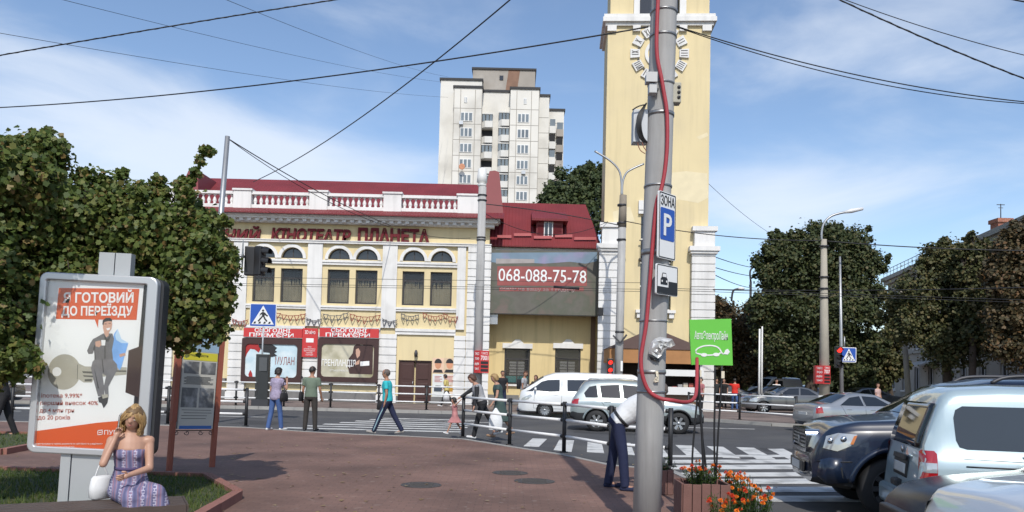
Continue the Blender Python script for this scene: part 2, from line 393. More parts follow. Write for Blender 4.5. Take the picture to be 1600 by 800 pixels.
Vf = np.stack([P + np.stack([np.cos(a + q) * sz * rr_, np.sin(a + q) * sz * rr_, rng.uniform(0, .012, n_)], 1) for q, rr_ in ((0, 1), (1.2, .5), (2.2, .9), (3.6, .55), (4.6, .8))], 1)
o = bpy.data.objects.new('fallen_leaves', quads_mesh('fallen_leaves', Vf, m_fall, 5)); COL.objects.link(o); tag(o, 'scattered dry leaves and scraps lying on the red paving of the square', 'leaf litter', kind='stuff')
# ------------------------------------------------------------ the cinema
m_yel = mat('yellow_render', (.66, .55, .325), .85, var=.07, scale=.7, bump=.15, bscale=30, col2=(.56, .47, .30), c2amt=.5, c2scale=.5, streak=.12)
m_yel2 = mat('ochre_render', (.63, .50, .26), .85, var=.1, scale=.8, bump=.15, bscale=30, streak=.2)
m_wht = mat('white_render', (.70, .69, .67), .8, var=.06, scale=1.1, bump=.15, bscale=30, col2=(.50, .49, .47), c2amt=.55, c2scale=.8, streak=.16)
m_groove = mat('rustication_groove', (.16, .15, .15), .9, var=.2)
m_plinth = mat('plinth_stone', (.17, .165, .16), .85, var=.25, scale=5)
def roof_mat(name, c):
    m, n, L, b = node_mat(name)
    t = n.nodes.new('ShaderNodeTexCoord'); wv = n.nodes.new('ShaderNodeTexWave'); wv.wave_type = 'BANDS'; wv.bands_direction = 'X'; wv.inputs['Scale'].default_value = 1.6
    w2 = n.nodes.new('ShaderNodeTexWave'); w2.bands_direction = 'Z'; w2.wave_profile = 'SAW'; w2.inputs['Scale'].default_value = .9
    L.new(t.outputs['Object'], wv.inputs[0]); L.new(t.outputs['Object'], w2.inputs[0])
    ad = n.nodes.new('ShaderNodeMath'); ad.operation = 'ADD'; L.new(wv.outputs['Fac'], ad.inputs[0]); L.new(w2.outputs['Fac'], ad.inputs[1])
    bu = n.nodes.new('ShaderNodeBump'); bu.inputs['Strength'].default_value = .55; bu.inputs['Distance'].default_value = .04; L.new(ad.outputs[0], bu.inputs['Height']); L.new(bu.outputs[0], b.inputs['Normal'])
    nzn = n.nodes.new('ShaderNodeTexNoise'); nzn.inputs['Scale'].default_value = .8; nzn.inputs['Detail'].default_value = 6; L.new(t.outputs['Object'], nzn.inputs['Vector'])
    mi = n.nodes.new('ShaderNodeMix'); mi.data_type = 'RGBA'; mi.inputs[6].default_value = (*[x * .62 for x in c], 1); mi.inputs[7].default_value = (*[x * 1.35 for x in c], 1); L.new(nzn.outputs['Fac'], mi.inputs[0]); L.new(mi.outputs[2], b.inputs['Base Color'])
    b.inputs['Roughness'].default_value = .62; return m
m_roof = roof_mat('red_metal_roof', (.175, .022, .025))
m_roof_flat = mat('red_metal_flashing', (.165, .022, .025), .6, var=.1)
m_lett = mat('dark_red_letters', (.125, .010, .016), .85, var=.15, scale=3)
m_dkframe = mat('dark_window_frame', (.035, .032, .032), .5, var=.1)
def glass_mat(name, col, alpha, rough=.04):
    m = mat(name, col, rough, var=0, alpha=alpha, spec=.8); return m
m_pane = glass_mat('window_glass', (.03, .034, .04), .32)
m_pane_dark = glass_mat('dark_glass', (.018, .02, .024), .97, .06)
m_room = mat('dark_interior', (.02, .02, .022), .9, var=.2)
m_curt = mat('brown_curtain', (.58, .50, .31), .9, var=.4, scale=1.6, streak=.4)
m_frame_w = mat('white_frame', (.66, .66, .65), .5, var=.05)
m_alu = mat('aluminium', (.42, .43, .44), .38, metal=.85, var=.12, scale=3)

def holes_wall(mb, x0, x1, z0, z1, y, th, holes, mi=0):
    xs = sorted({x0, x1, *[h[0] for h in holes], *[h[1] for h in holes]}); zs = sorted({z0, z1, *[h[2] for h in holes], *[h[3] for h in holes]})
    xs = [x for x in xs if x0 <= x <= x1]; zs = [z for z in zs if z0 <= z <= z1]
    for i in range(len(xs) - 1):
        run = None
        for j in range(len(zs) - 1):
            cx, cz = (xs[i] + xs[i + 1]) / 2, (zs[j] + zs[j + 1]) / 2
            inside = any(h[0] < cx < h[1] and h[2] < cz < h[3] for h in holes)
            if inside:
                if run is not None: mb.box(xs[i], xs[i + 1], y, y + th, run, zs[j], mi); run = None
            elif run is None: run = zs[j]
        if run is not None: mb.box(xs[i], xs[i + 1], y, y + th, run, z1, mi)
    return mb

Y0 = 41.0
def fx(px, py=450): return U(px, py, Y0).x
def fz(py, px=560): return U(px, py, Y0).z
cin = thing('cinema', 'long yellow and white cinema with red roof, balustrade and dark red letters over arched windows', 'cinema', (fx(540), Y0, 0))
XL, XR = fx(130), fx(763)
Z = {k: fz(k) for k in (283, 302, 307, 322, 327, 340, 344, 352, 357, 378, 382, 388, 406, 408, 415, 422, 475, 479, 485, 512, 516, 521, 561, 600, 612)}
pil = [(fx(250 - 1), fx(272)), (fx(364), fx(386)), (fx(480), fx(503)), (fx(597), fx(620)), (fx(714), fx(727))]
bays = [(pil[i][1], pil[i + 1][0]) for i in range(4)]
bays = [(bays[0][0] - 3.95, pil[0][0])] + bays
pil = [(bays[0][0] - .78, bays[0][0])] + pil
holes = []; wins = []
for (a, b) in bays:
    wd = b - a; ww = 1.17; c1, c2 = a + wd * .27, a + wd * .735
    for c in (c1, c2):
        holes.append((c - ww / 2, c + ww / 2, Z[475], Z[422])); wins.append((c, ww, 'rect'))
        holes.append((c - ww / 2, c + ww / 2, Z[406], Z[406] + ww / 2)); wins.append((c, ww, 'arch'))
door = (fx(622, 600), fx(674, 600), 0.02, Z[561]); holes.append(door)
mb = MB(); holes_wall(mb, XL, XR, 0, Z[352], Y0, .35, holes)
mb.box(XL, XR, Y0 + .36, Y0 + 12, .02, Z[352] - .4)      # body behind the front wall is dark rooms and side walls
for (c, ww, k) in wins:                                  # fill the corners over each arch
    if k != 'arch': continue
    r = ww / 2; zc = Z[406]
    for s in (-1, 1):
        poly = [(c + s * r, zc + r)] + [(c + s * r * math.sin(t), zc + r * math.cos(t)) for t in [math.pi / 2 * i / 8 for i in range(8, -1, -1)]]
        mb.prism(poly, Y0 + .001, Y0 + .35)
mb.build('wall', [m_yel], cin, True)
bk = MB()
for (c, ww, k) in wins:
    if k == 'rect': bk.box(c - ww / 2, c + ww / 2, Y0 + .345, Y0 + .355, Z[475], Z[422])
    else: bk.box(c - ww / 2, c + ww / 2, Y0 + .345, Y0 + .355, Z[406], Z[406] + ww / 2)
bk.build('window_backing', m_room, cin, True)
def rusticated(mb, x0, x1, y, yb, z0, z1, step=.41, gap=.05):
    z = z0; k = 0
    while z < z1 - .05:
        zz = min(z + step - gap, z1); mb.box(x0, x1, y, yb, z, zz); z += step; k += 1
pb = MB(); gb = MB()
for i, (a, b) in enumerate(pil):
    p = MB(); p.box(a, b, Y0 - .13, Y0 - .003, Z[512] + .02, Z[382])
    rusticated(p, a - .06, b + .1, Y0 - .17, Y0 - .02, .42, Z[521], .43); p.box(a - .02, b + .06, Y0 - .12, Y0 - .004, .4, Z[521])
    p.box(a - .12, b + .16, Y0 - .22, Y0 - .004, .02, .42)
    p.build('pilaster', m_wht, cin, True)
q = MB(); qx0, qx1 = fx(727) + .12, XR + .12             # rusticated corner
rusticated(q, qx0, qx1, Y0 - .18, Y0 - .02, .42, Z[382], .43, .055); q.box(qx0 + .02, qx1 - .03, Y0 - .13, Y0 - .004, .4, Z[382]); q.box(qx0 - .02, qx1 + .04, Y0 - .24, Y0 - .004, .02, .42)
q.build('corner_pier', m_wht, cin, True, kind=None)
def ledge(mb, x0, x1, zt, zb, d):
    mb.box(x0, x1, Y0 - d, Y0 - .002, zb, zt); mb.box(x0, x1, Y0 - d - .05, Y0 - .003, zt - (zt - zb) * .45, zt + .01)
for (a, b) in bays:
    led = MB(); ledge(led, a + .003, b - .003, Z[408], Z[415], .10); ledge(led, a + .003, b - .003, Z[479], Z[485], .10)
    ledge(led, a + .005, b - .005, Z[512], Z[521], .10); led.build('ledge', m_wht, cin, True)
lf = MB(); lf.box(XL, XR + .1, Y0 - .2, Y0 - .004, Z[382], Z[378]); lf.box(XL, XR + .12, Y0 - .24, Y0 - .004, Z[378] - .03, Z[378] + .015); lf.build('frieze_band', m_wht, cin, True)
co = MB(); co.box(XL, XR + .25, Y0 - .35, Y0 + .2, Z[352], Z[352] + .18); co.box(XL, XR + .45, Y0 - .62, Y0 + .2, Z[352] + .18, Z[344]); co.box(XL, XR + .55, Y0 - .72, Y0 + .2, Z[344], Z[340] - .02)
for k in range(int((XR - XL) / .42)): co.box(XL + k * .42, XL + k * .42 + .2, Y0 - .55, Y0 - .36, Z[352] + .04, Z[352] + .178)
co.build('cornice', m_wht, cin, True)
pr = MB(); pr.prism_x([(Y0 - .95, Z[340]), (Y0 + .3, Z[327] + .05), (Y0 + .3, Z[327] - .05), (Y0 - .95, Z[340] - .06)], XL, XR + .75); pr.build('pent_roof', m_roof, cin, True)
ya = Y0 + .05
for (c, ww, k) in wins:
    fr = MB(); r = ww / 2; yb = Y0 + .14
    if k == 'rect':
        z0, z1 = Z[475], Z[422]
        for (a, b, c0, c1) in ((c - r, c - r + .09, z0, z1), (c + r - .09, c + r, z0, z1), (c - r + .09, c + r - .09, z0, z0 + .09), (c - r + .09, c + r - .09, z1 - .09, z1), (c - r + .09, c + r - .09, z1 - .55, z1 - .47)): fr.box(a, b, yb, yb + .07, c0, c1)
        o = fr.build('window', m_dkframe, cin, True)
        MB().box(c - r + .05, c + r - .05, yb + .02, yb + .03, z0 + .05, z1 - .05).build('pane', m_pane, o, True)
        cu = MB(); n = 26
        def cz(i, seed): return yb + .12 + .025 * math.sin(i * 1.7 + seed) + .012 * math.sin(i * 3.1)
        sd = random.random() * 6; xs = [c - r + .02 + (ww - .04) * i / n for i in range(n + 1)]
        split = random.uniform(.35, .65)
        cu.loft([[(x, cz(i, sd), z0 + .03) for i, x in enumerate(xs)], [(x, cz(i, sd), z1 - (.5 if random.random() < .7 else .9)) for i, x in enumerate(xs)]], 0, True, False, False)
        cu.build('curtain', m_curt, o, True)
    else:
        z0 = Z[406]; arc = lambda rr, n=14: [(c + rr * math.cos(math.pi * i / n), z0 + rr * math.sin(math.pi * i / n)) for i in range(n + 1)]
        fr.prism(arc(r) + arc(r - .07)[::-1], yb, yb + .06); fr.box(c - r + .07, c + r - .07, yb, yb + .06, z0, z0 + .07); fr.box(c - .025, c + .025, yb + .003, yb + .06, z0 + .07, z0 + r - .07)
        o = fr.build('arched_window', m_dkframe, cin, True)
        MB().prism(arc(r - .03), yb + .02, yb + .03).build('pane', m_pane_dark, o, True)
        tr = MB(); tr.prism(arc(r + .17, 16) + arc(r + .003, 16)[::-1], Y0 - .09, Y0 + .1); tr.build('arch_trim', m_wht, o, True)
# door
dx0, dx1 = door[0], door[1]; m_door = mat('brown_door_paint', (.055, .022, .018), .5, var=.15)
d = MB(); d.box(dx0 + .06, (dx0 + dx1) / 2 - .07, Y0 + .1, Y0 + .16, .05, Z[561] - .06); d.box((dx0 + dx1) / 2 + .02, dx1 - .06, Y0 + .12, Y0 + .18, .05, Z[561] - .06)
for sx in (dx0 + .18, (dx0 + dx1) / 2 + .14):
    for zz in (.3, 1.3): d.box(sx, sx + .55, Y0 + .085, Y0 + .12, zz, zz + .8)
do = d.build('door', m_door, cin, True, bevel=.01)
fr = MB(); fr.box(dx0, dx0 + .06, Y0 + .05, Y0 + .2, .02, Z[561]); fr.box(dx1 - .06, dx1, Y0 + .05, Y0 + .2, .02, Z[561]); fr.box(dx0 + .06, dx1 - .06, Y0 + .05, Y0 + .2, Z[561] - .06, Z[561]); fr.build('door_frame', m_door, do, True)
MB().cyl(((dx0 + dx1) / 2 - .12, Y0 + .06, .95), ((dx0 + dx1) / 2 - .12, Y0 + .06, 1.2), .02).build('handle', m_alu, do, True)
lam = U(650, 552, Y0 - .15); MB().lathe([(.02, -.2), (.09, -.16), (.1, 0), (.06, .14), (.02, .18)], lam, 10).build('wall_lamp', mat('dark_grey_metal', (.06, .06, .065), .5, metal=.5), cin, True)
# plinth and poster ledges
pl = MB()
for i, (a, b) in enumerate(bays):
    if i == 4: pl.box(a + .17, dx0, Y0 - .1, Y0 - .003, .02, .4); pl.box(dx1, b - .12, Y0 - .1, Y0 - .003, .02, .4); pl.box(dx0, dx1, Y0 - .4, Y0 + .04, .003, .018)
    else: pl.box(a + .17, b - .13, Y0 - .16, Y0 - .003, .02, Z[612]); pl.box(a + .17, b - .13, Y0 - .3, Y0 - .003, Z[600] - .02, Z[600] + .14)
pl.build('plinth', m_plinth, cin, True)
# letters
text_mb('ДИТЯЧИЙ', .58, fx(343, 367), U(343, 367, Y0).z, Y0 - .12, .1, fx(415, 367) - fx(284, 367), .034, .12).build('lettering', m_lett, cin, True)
text_mb('КІНОТЕАТР', .62, fx(487, 367), U(487, 368, Y0).z, Y0 - .12, .1, fx(549, 367) - fx(425, 367), .036, .12).build('lettering', m_lett, cin, True)
text_mb('ПЛАНЕТА', .70, fx(616, 369), U(616, 369, Y0).z, Y0 - .12, .1, fx(672, 367) - fx(560, 367), .04, 0).build('lettering', m_lett, cin, True)

# balustrade: pedestals with runs of balusters between them
zb0, zb1 = Z[327] + .03, Z[302]
peds = [fx(p, 312) for p in (142, 260, 378, 497, 613, 733)]
pw = .48
for i, c in enumerate(peds):
    m_ = MB(); w_ = pw if i < 5 else .62
    m_.box(c - w_, c + w_, Y0 + .02, Y0 + .62, zb0 - .1, zb1 + .02); m_.box(c - w_ - .06, c + w_ + .06, Y0 - .04, Y0 + .68, zb1 + .02, zb1 + .12); m_.build('pedestal', m_wht, cin, True)
for a, b in zip(peds[:-1], peds[1:]):
    rl = MB(); x0, x1 = a + pw + .003, b - pw - .003
    if b == peds[-1]: x1 = b - .625
    rl.box(x0, x1, Y0 + .1, Y0 + .45, zb0 - .08, zb0 + .12); rl.box(x0, x1, Y0 + .08, Y0 + .47, zb1 - .17, zb1 - .01)
    k = 10; h = zb1 - .17 - zb0 - .12
    for j in range(k):
        x = x0 + (x1 - x0) * (j + .5) / k
        rl.lathe([(.09, 0), (.09, .04), (.055, .07), (.10, h * .3), (.105, h * .42), (.05, h * .72), (.045, h * .85), (.09, h - .04), (.09, h)], (x, Y0 + .27, zb0 + .12), 10)
    rl.build('balustrade', m_wht, cin, True)
# roof
rf = MB(); yr = Y0 + 5.2; zr = U(520, 283, yr).z
rf.prism_x([(Y0 + .72, zb0 - .1), (Y0 + .72, zb0 + .15), (yr, zr), (Y0 + 11.9, zb0)], fx(268, 290), fx(752)); rfo = rf.build('roof', m_roof, cin, True)
for px, lx in ((770, 1), (310, -1)):                      # raised red fire walls at the roof ends
    g = MB(); yg = Y0 + 2.2; xc = U(px + 2 * lx, 268, yg).x; zt = U(px, 268, yg).z; zb = zb0
    a = [(xc - .75, zb), (xc + .62, zb), (xc + .30, zt - .1), (xc + .05, zt), (xc - .25, zt - .05)]
    if lx < 0: a = [(2 * xc - p[0], p[1]) for p in a][::-1]
    g.loft([[(p[0] + (0 if p[1] > zb + 1 else 0), Y0 + .7 + (p[1] - zb) * .45, p[1]) for p in a], [(p[0], Y0 + 7, p[1]) for p in a]], 0, False); g.build('fire_wall', m_roof_flat, cin, True)
# poster boxes, banners
m_box = mat('dark_brown_box', (.045, .018, .016), .5, var=.15)
m_red = mat('red_banner', (.50, .035, .035), .55, var=.06)
m_whitepaint = mat('white_print', (.75, .75, .74), .6, var=.03)
def pxpoly(pts, Y): return [(U(a, b, Y).x, U(a, b, Y).z) for a, b in pts]
def rrect(x0, x1, z0, z1, r, n=5):
    P = []
    for cx, cz, a0 in ((x1 - r, z1 - r, 0), (x0 + r, z1 - r, 90), (x0 + r, z0 + r, 180), (x1 - r, z0 + r, 270)):
        P += [(cx + r * math.cos(R(a0 + 90 * i / n)), cz + r * math.sin(R(a0 + 90 * i / n))) for i in range(n + 1)]
    return P
m_sea = mat('poster_pale_blue', (.45, .58, .64), .35, var=.3, scale=1.3, col2=(.72, .76, .76), c2amt=.9, c2scale=.9)
m_sand = mat('poster_sand', (.50, .47, .36), .35, var=.45, scale=1.5, col2=(.2, .18, .08), c2amt=.9, c2scale=1.0)
m_ink = mat('poster_black', (.02, .018, .02), .45, var=.2)
m_inkred = mat('poster_red', (.35, .02, .02), .45, var=.2)
m_skin_print = mat('poster_skin', (.5, .3, .22), .5, var=.1)
for i, (xa, xb, lab, art) in enumerate(((377, 471, 'wide brown poster case with pale blue poster, left of the two on the cinema', m_sea), (496, 591, 'wide brown poster case with sand and black poster, right of the two on the cinema', m_sand))):
    yb = Y0 - .32; x0, x1 = U(xa, 560, yb).x, U(xb, 560, yb).x; z0, z1 = U((xa + xb) / 2, 597, yb).z, U((xa + xb) / 2, 529, yb).z
    pc = thing('poster_case', lab, 'poster case', ((x0 + x1) / 2, yb, 0), group='film poster cases on the cinema')
    fr = MB(); fr.box(x0, x1, yb + .08, Y0 - .18, z0, z1); fo = rrect(x0, x1, z0, z1, .06); fi = rrect(x0 + .2, x1 - .24, z0 + .26, z1 - .3, .2)
    n = len(fo)
    for yy0, yy1 in ((yb, yb + .08),):
        vs = [(p[0], yy0, p[1]) for p in fo] + [(p[0], yy0, p[1]) for p in fi] + [(p[0], yy1, p[1]) for p in fi] + [(p[0], yy1, p[1]) for p in fo]
        fs = []
        for k in range(n):
            j = (k + 1) % n; fs += [(k, j, n + j, n + k), (n + k, n + j, 2 * n + j, 2 * n + k), (3 * n + k, 3 * n + j, j, k)]
        fr.add(vs, fs)
    fr.build('frame', m_box, pc, True)
    po = MB().prism(rrect(x0 + .18, x1 - .22, z0 + .24, z1 - .28, .2), yb + .066, yb + .078).build('poster', art, pc, True)
    yy = yb + .058
    if i == 0:
        MB().flat(pxpoly([(383, 541), (388, 536), (396, 535), (404, 538), (407, 546), (404, 551), (398, 546), (391, 545), (386, 552), (383, 560)], yy), yy).build('red_cloth', m_inkred, po, True)
        dk = MB()
        for k in range(9): dk.flat(pxpoly([(404, 535 + k * .8), (414, 533 + k * .9), (427 + k % 3 * 3, 539 + k * 2.1), (431 - k, 545 + k * 1.6), (421, 543 + k), (412, 542 + k)], yy - .002 * (k + 1)), yy - .002 * (k + 1))
        dk.build('dark_streaks', m_ink, po, True)
        MB().flat(pxpoly([(388, 585), (391, 578), (394, 583), (395, 592), (390, 595)], yy), yy).build('red_cloth', m_inkred, po, True)
        text_mb('МУЛАН', .42, U(445, 564, yy).x, U(445, 564, yy).z, yy, .003, U(460, 564, yy).x - U(430, 564, yy).x, .002).build('lettering', mat('rust_print', (.25, .07, .06), .5), po, True)
    else:
        MB().flat(pxpoly([(583, 537), (571, 536), (566, 540), (558, 537), (553, 541), (551, 552), (545, 560), (543, 572), (546, 584), (582, 585)], yy), yy).build('dark_figures', mat('poster_maroon', (.05, .022, .02), .5, var=.3, scale=3), po, True)
        MB().flat(pxpoly([(556, 546), (560, 544), (563, 549), (562, 556), (558, 560), (556, 553)], yy - .003), yy - .003).flat(pxpoly([(553, 571), (557, 565), (562, 562), (561, 569)], yy - .003), yy - .003).build('pale_skin', m_skin_print, po, True)
        MB().flat(pxpoly([(563, 565), (577, 564), (577, 571), (563, 572)], yy - .003), yy - .003).build('white_cloth', m_whitepaint, po, True)
        t_ = text_mb('ГРЕНЛАНДІЯ', .34, U(529, 567, yy).x, U(529, 567, yy).z, yy - .006, .003, U(556, 567, yy).x - U(503, 567, yy).x, .012)
        text_mb('ОСТАННІЙ ПРИХИСТОК', .10, U(530, 579, yy).x, U(530, 579, yy).z, yy - .006, .003, 1.0, .003, mb=t_); t_.build('lettering', m_whitepaint, po, True)
    # red banner over the case
    bz0, bz1 = U((xa + xb) / 2, 527, yb).z, U((xa + xb) / 2, 513, yb).z
    bn = thing('red_banner', 'long red banner with white words over the %s poster case' % ('pale blue' if i == 0 else 'sand coloured'), 'banner', ((x0 + x1) / 2, yb, bz0), group='red cinema banners')
    b_ = MB().box(x0 + .06, x1 - .02, yb + .02, yb + .12, bz0, bz1).build('board', m_red, bn, True)
    t_ = text_mb('СЬОГОДНІ', .2, (x0 + x1) / 2, bz0 + .37, yb + .012, .006, 1.9, .022); text_mb("ПРЕМ'ЄРИ", .2, (x0 + x1) / 2 - .05, bz0 + .12, yb + .012, .006, 2.35, .022, mb=t_); t_.build('lettering', m_whitepaint, bn, True)
    MB().box(x0 + .05, x1, yb + .03, yb + .1, bz1, bz1 + .03).box(x0 + .05, x1, yb + .03, yb + .1, bz0 - .03, bz0).build('edging', m_alu, bn, True)
yb = Y0 - .28; x0, x1 = U(472, 535, yb).x, U(496, 535, yb).x; z0, z1 = U(484, 558, yb).z, U(484, 513, yb).z
sg = thing('notice_board', 'tall red notice board with white text between the two poster cases', 'notice board', ((x0 + x1) / 2, yb, z0))
MB().box(x0, x1, yb, yb + .08, z0, z1).build('board', m_red, sg, True, bevel=.01)
t_ = text_mb('3D кіно', .2, (x0 + x1) / 2, z1 - .2, yb - .004, .004, .55, .01)
for k, s in enumerate(('кіно', 'розклад сеансів', 'бронювання', 'квитків', 'сьогодні')): text_mb(s, .07, (x0 + x1) / 2, z0 + .55 - k * .105, yb - .004, .004, None if k != 1 else .6, .004, mb=t_)
t_.box((x0 + x1) / 2 - .2, (x0 + x1) / 2 + .2, yb - .004, yb - .001, z0 + .78, z0 + 1.0); t_.build('lettering', m_whitepaint, sg, True)
# posters pasted right of the door
yp = Y0 - .02
for k, (xa, ya_, xb, yb_, lab, cc) in enumerate(((676, 559, 693, 583, 'pasted poster with a pale face beside the cinema door, upper left of four', 'd8b9a0'), (694, 559, 711, 583, 'pasted poster with a dark haired man, upper right of four beside the cinema door', 'c9b296'), (676, 584, 693, 628, 'tall pasted poster with a dark car, lower left of four beside the cinema door', 'cfd2cf'), (694, 584, 711, 628, 'tall pasted poster with pink and yellow patches, lower right of four beside the cinema door', 'd6c8bb'))):
    p0, p1 = U(xa, ya_, yp), U(xb, yb_, yp); cx = (p0.x + p1.x) / 2; w = p1.x - p0.x
    po = thing('wall_poster', lab, 'poster', (cx, yp, p1.z), group='posters pasted beside the cinema door')
    MB().box(p0.x, p1.x, yp + .004, yp + .012, p1.z, p0.z).build('sheet', mat('paper_%d' % k, lin(cc), .7, var=.15, scale=3), po, True)
    a = MB(); b = MB(); cz = (p0.z + p1.z) / 2
    if k < 2:
        a.flat([(cx + .17 * math.cos(t), cz + .05 + .24 * math.sin(t)) for t in np.linspace(0, 6.28, 14)[:-1]], yp + .0015)
        b.flat([(cx + .2 * math.cos(t), cz + .12 + .24 * math.sin(t)) for t in np.linspace(0, 3.14, 9)], yp - .002); b.flat([(cx - .27, p1.z + .02), (cx + .27, p1.z + .02), (cx + .2, p1.z + .18), (cx - .2, p1.z + .18)], yp - .002)
        b.build('dark_print', m_ink, po, True); a.build('face_print', mat('print_skin_%d' % k, lin('c58c6c'), .7, var=.2), po, True)
    else:
        for q_ in range(5): a.box(cx - .2, cx + random.uniform(.05, .22), yp, yp + .002, p0.z - .15 - q_ * .07, p0.z - .12 - q_ * .07)
        a.build('print_lines', m_inkred, po, True)
        b.flat([(cx - .22, cz - .2), (cx + .22, cz - .2), (cx + .22, cz), (cx + .12, cz + .12), (cx - .14, cz + .12), (cx - .22, cz)], yp).build('dark_print', mat('print_mix_%d' % k, lin('3a4450' if k == 2 else 'b0842e'), .7, var=.3), po, True)
# painted-ribbon flag garlands hung along the panels under the windows
m_flagr = mat('brown_red_ribbon', (.26, .06, .04), .8, var=.2); m_flagg = mat('grey_ribbon', (.10, .10, .11), .8, var=.2)
def garland(pa, pb, n, col, sag=.25, fl=.32):
    a, b = U(*pa, Y0 - .2), U(*pb, Y0 - .2); mb = MB(); pts = []
    for i in range(13):
        t = i / 12; pts.append((a.x + (b.x - a.x) * t, Y0 - .2, a.z + (b.z - a.z) * t - sag * 4 * t * (1 - t)))
    mb.tube(pts, .016, 4)
    for i in range(n):
        t = (i + .5) / n; x = a.x + (b.x - a.x) * t; z = a.z + (b.z - a.z) * t - sag * 4 * t * (1 - t); w = abs(b.x - a.x) / n * .4; f2 = fl * random.uniform(.75, 1.2); dx = random.uniform(-.04, .04)
        for p, q in (((x - w, z), (x + dx, z - f2)), ((x + w, z), (x + dx, z - f2)), ((x - w, z), (x + w, z))): mb.bar((p[0], Y0 - .2, p[1]), (q[0], Y0 - .2, q[1]), .03, .034)
    return mb.build('flag_garland', col)
for i, (pa, pb, n, col, lab) in enumerate((((362, 497), (388, 499), 3, m_flagr, 'short reddish flag garland across the pilaster nearest the tree'), ((430, 488), (478, 490), 5, m_flagr, 'reddish flag garland under the windows right of the crossing sign'), ((478, 496), (504, 497), 3, m_flagg, 'short grey flag garland across the pilaster between the poster cases'), ((504, 490), (545, 488), 4, m_flagg, 'grey flag garland on left half of the panel above the sand coloured poster'), ((546, 490), (595, 492), 5, m_flagr, 'reddish flag garland on right half of the panel above the sand coloured poster'),
                                          ((597, 497), (621, 499), 3, m_flagg, 'short grey flag garland across the pilaster left of the brown door'), ((626, 489), (655, 491), 4, m_flagg, 'thin grey flag garland above the brown cinema door'), ((660, 488), (692, 492), 4, m_flagr, 'reddish flag garland above the pasted posters'), ((692, 488), (716, 494), 3, m_flagr, 'reddish flag garland at the right end of the cinema panels'))):
    tag(garland(pa, pb, n, col, .15), lab, 'garland', 'flag garlands on the cinema front')

# ------------------------------------------------------------ wing with the screen
Y1 = 42.55
w_ = thing('annex', 'low ochre annex with red mansard roof and dormer between cinema and clock tower', 'building', (U(850, 600, Y1).x, Y1, 0))
ax0, ax1 = XR + .02, U(946, 500, Y1).x
ez = U(850, 387, Y1).z
wn_ = [(788, 828), (867, 907)]; hs = []
for a, b in wn_: hs.append((U(a, 570, Y1).x, U(b, 570, Y1).x, U(a, 600, Y1).z, U(a, 544, Y1).z))
mb = MB(); holes_wall(mb, ax0, ax1, .0, ez - .35, Y1, .3, hs); mb.box(ax0, ax1, Y1 + .32, Y1 + 9, .02, ez - .3); mb.build('wall', m_yel2, w_, True)
MB().box(ax0, ax1, Y1 - .25, Y1 + .4, ez - .35, ez - .06).box(ax0, ax1, Y1 - .12, Y1 + .3, ez - .55, ez - .35).build('cornice', m_wht, w_, True)
MB().box(ax0, ax1, Y1 - .08, Y1 - .004, .02, .55).build('plinth', m_plinth, w_, True)
yrg = Y1 + 3.6; zrg = U(850, 318, yrg).z; xr1 = U(915, 318, yrg).x; xe1 = U(936, 386, Y1).x + .1
r_ = MB(); ye = Y1 - .55
A = (ax0 - .3, ye, ez); B = (xe1, ye, ez); C_ = (xr1, yrg, zrg); D = (ax0 + .2, yrg, zrg); E = (xe1 + 1.2, yrg + 2, ez - .2); Fp = (ax0 + .2, yrg + 5, ez)
r_.add([A, B, C_, D, E, Fp], [(0, 1, 2, 3), (1, 4, 2), (3, 2, 4, 5)]); r_.add([(A[0], A[1], ez - .07), (B[0], B[1], ez - .07), E, Fp, A, B], [(0, 1, 5, 4), (0, 3, 2, 1)]); r_.build('roof', m_roof, w_, True)
def on_roof(px, py):                    # point of the sloping roof seen at a pixel
    n = (Vector(B) - Vector(A)).cross(Vector(D) - Vector(A)); dd = ray(px, py); return CAM + dd * ((Vector(A) - CAM).dot(n) / dd.dot(n))
p0, p1 = on_roof(838, 370), on_roof(879, 369); yd = p0.y + .05; x0, x1 = p0.x, p1.x; zt = U(858, 346, yd - .02).z
dm = MB(); dm.box(x0, x1, yd, yd + 3, p0.z - .1, zt); dmo = dm.build('dormer', m_roof_flat, w_, True)
cp = MB(); cxl, cxr = x0 - .28, x1 + .28; cp.prism_x([(yd - .35, zt - .02), (yd - .35, zt + .1), (yd + 2.0, U(860, 331, yd + 2).z), (yd + 2.2, zt)], cxl, cxr); cp.build('canopy', m_roof, dmo, True)
wf = MB(); wx0, wx1 = U(850, 355, yd).x, U(864, 355, yd).x; wf.box(wx0, wx1, yd - .04, yd - .003, p0.z + .02, zt - .03); wf.build('window', m_frame_w, dmo, True); MB().box(wx0 + .05, (wx0 + wx1) / 2 - .03, yd - .05, yd - .042, p0.z + .06, zt - .07).box((wx0 + wx1) / 2 + .03, wx1 - .05, yd - .05, yd - .042, p0.z + .06, zt - .07).build('pane', m_pane_dark, dmo, True)
lv = MB()
for a, b in ((x0 + .06, wx0 - .04), (wx1 + .04, x1 - .06)):
    for k in range(9): lv.box(a, b, yd - .03, yd - .005, p0.z + .04 + k * .075, p0.z + .085 + k * .075)
lv.build('shutter', m_lett, dmo, True)
m_guard = mat('pale_red_snow_guard', (.42, .10, .10), .5, var=.1)
for a, b, y in ((777, 799, 373.5), (803, 830, 370.5), (834, 862, 374.5), (867, 894, 372.5), (897, 931, 376.5)):
    q0, q1 = on_roof(a, y), on_roof(b, y); q0.z += .12; q1.z += .12; q0.y -= .08; q1.y -= .08; MB().bar(q0, q1, .08, .16).build('snow_guard', m_guard, w_, True)
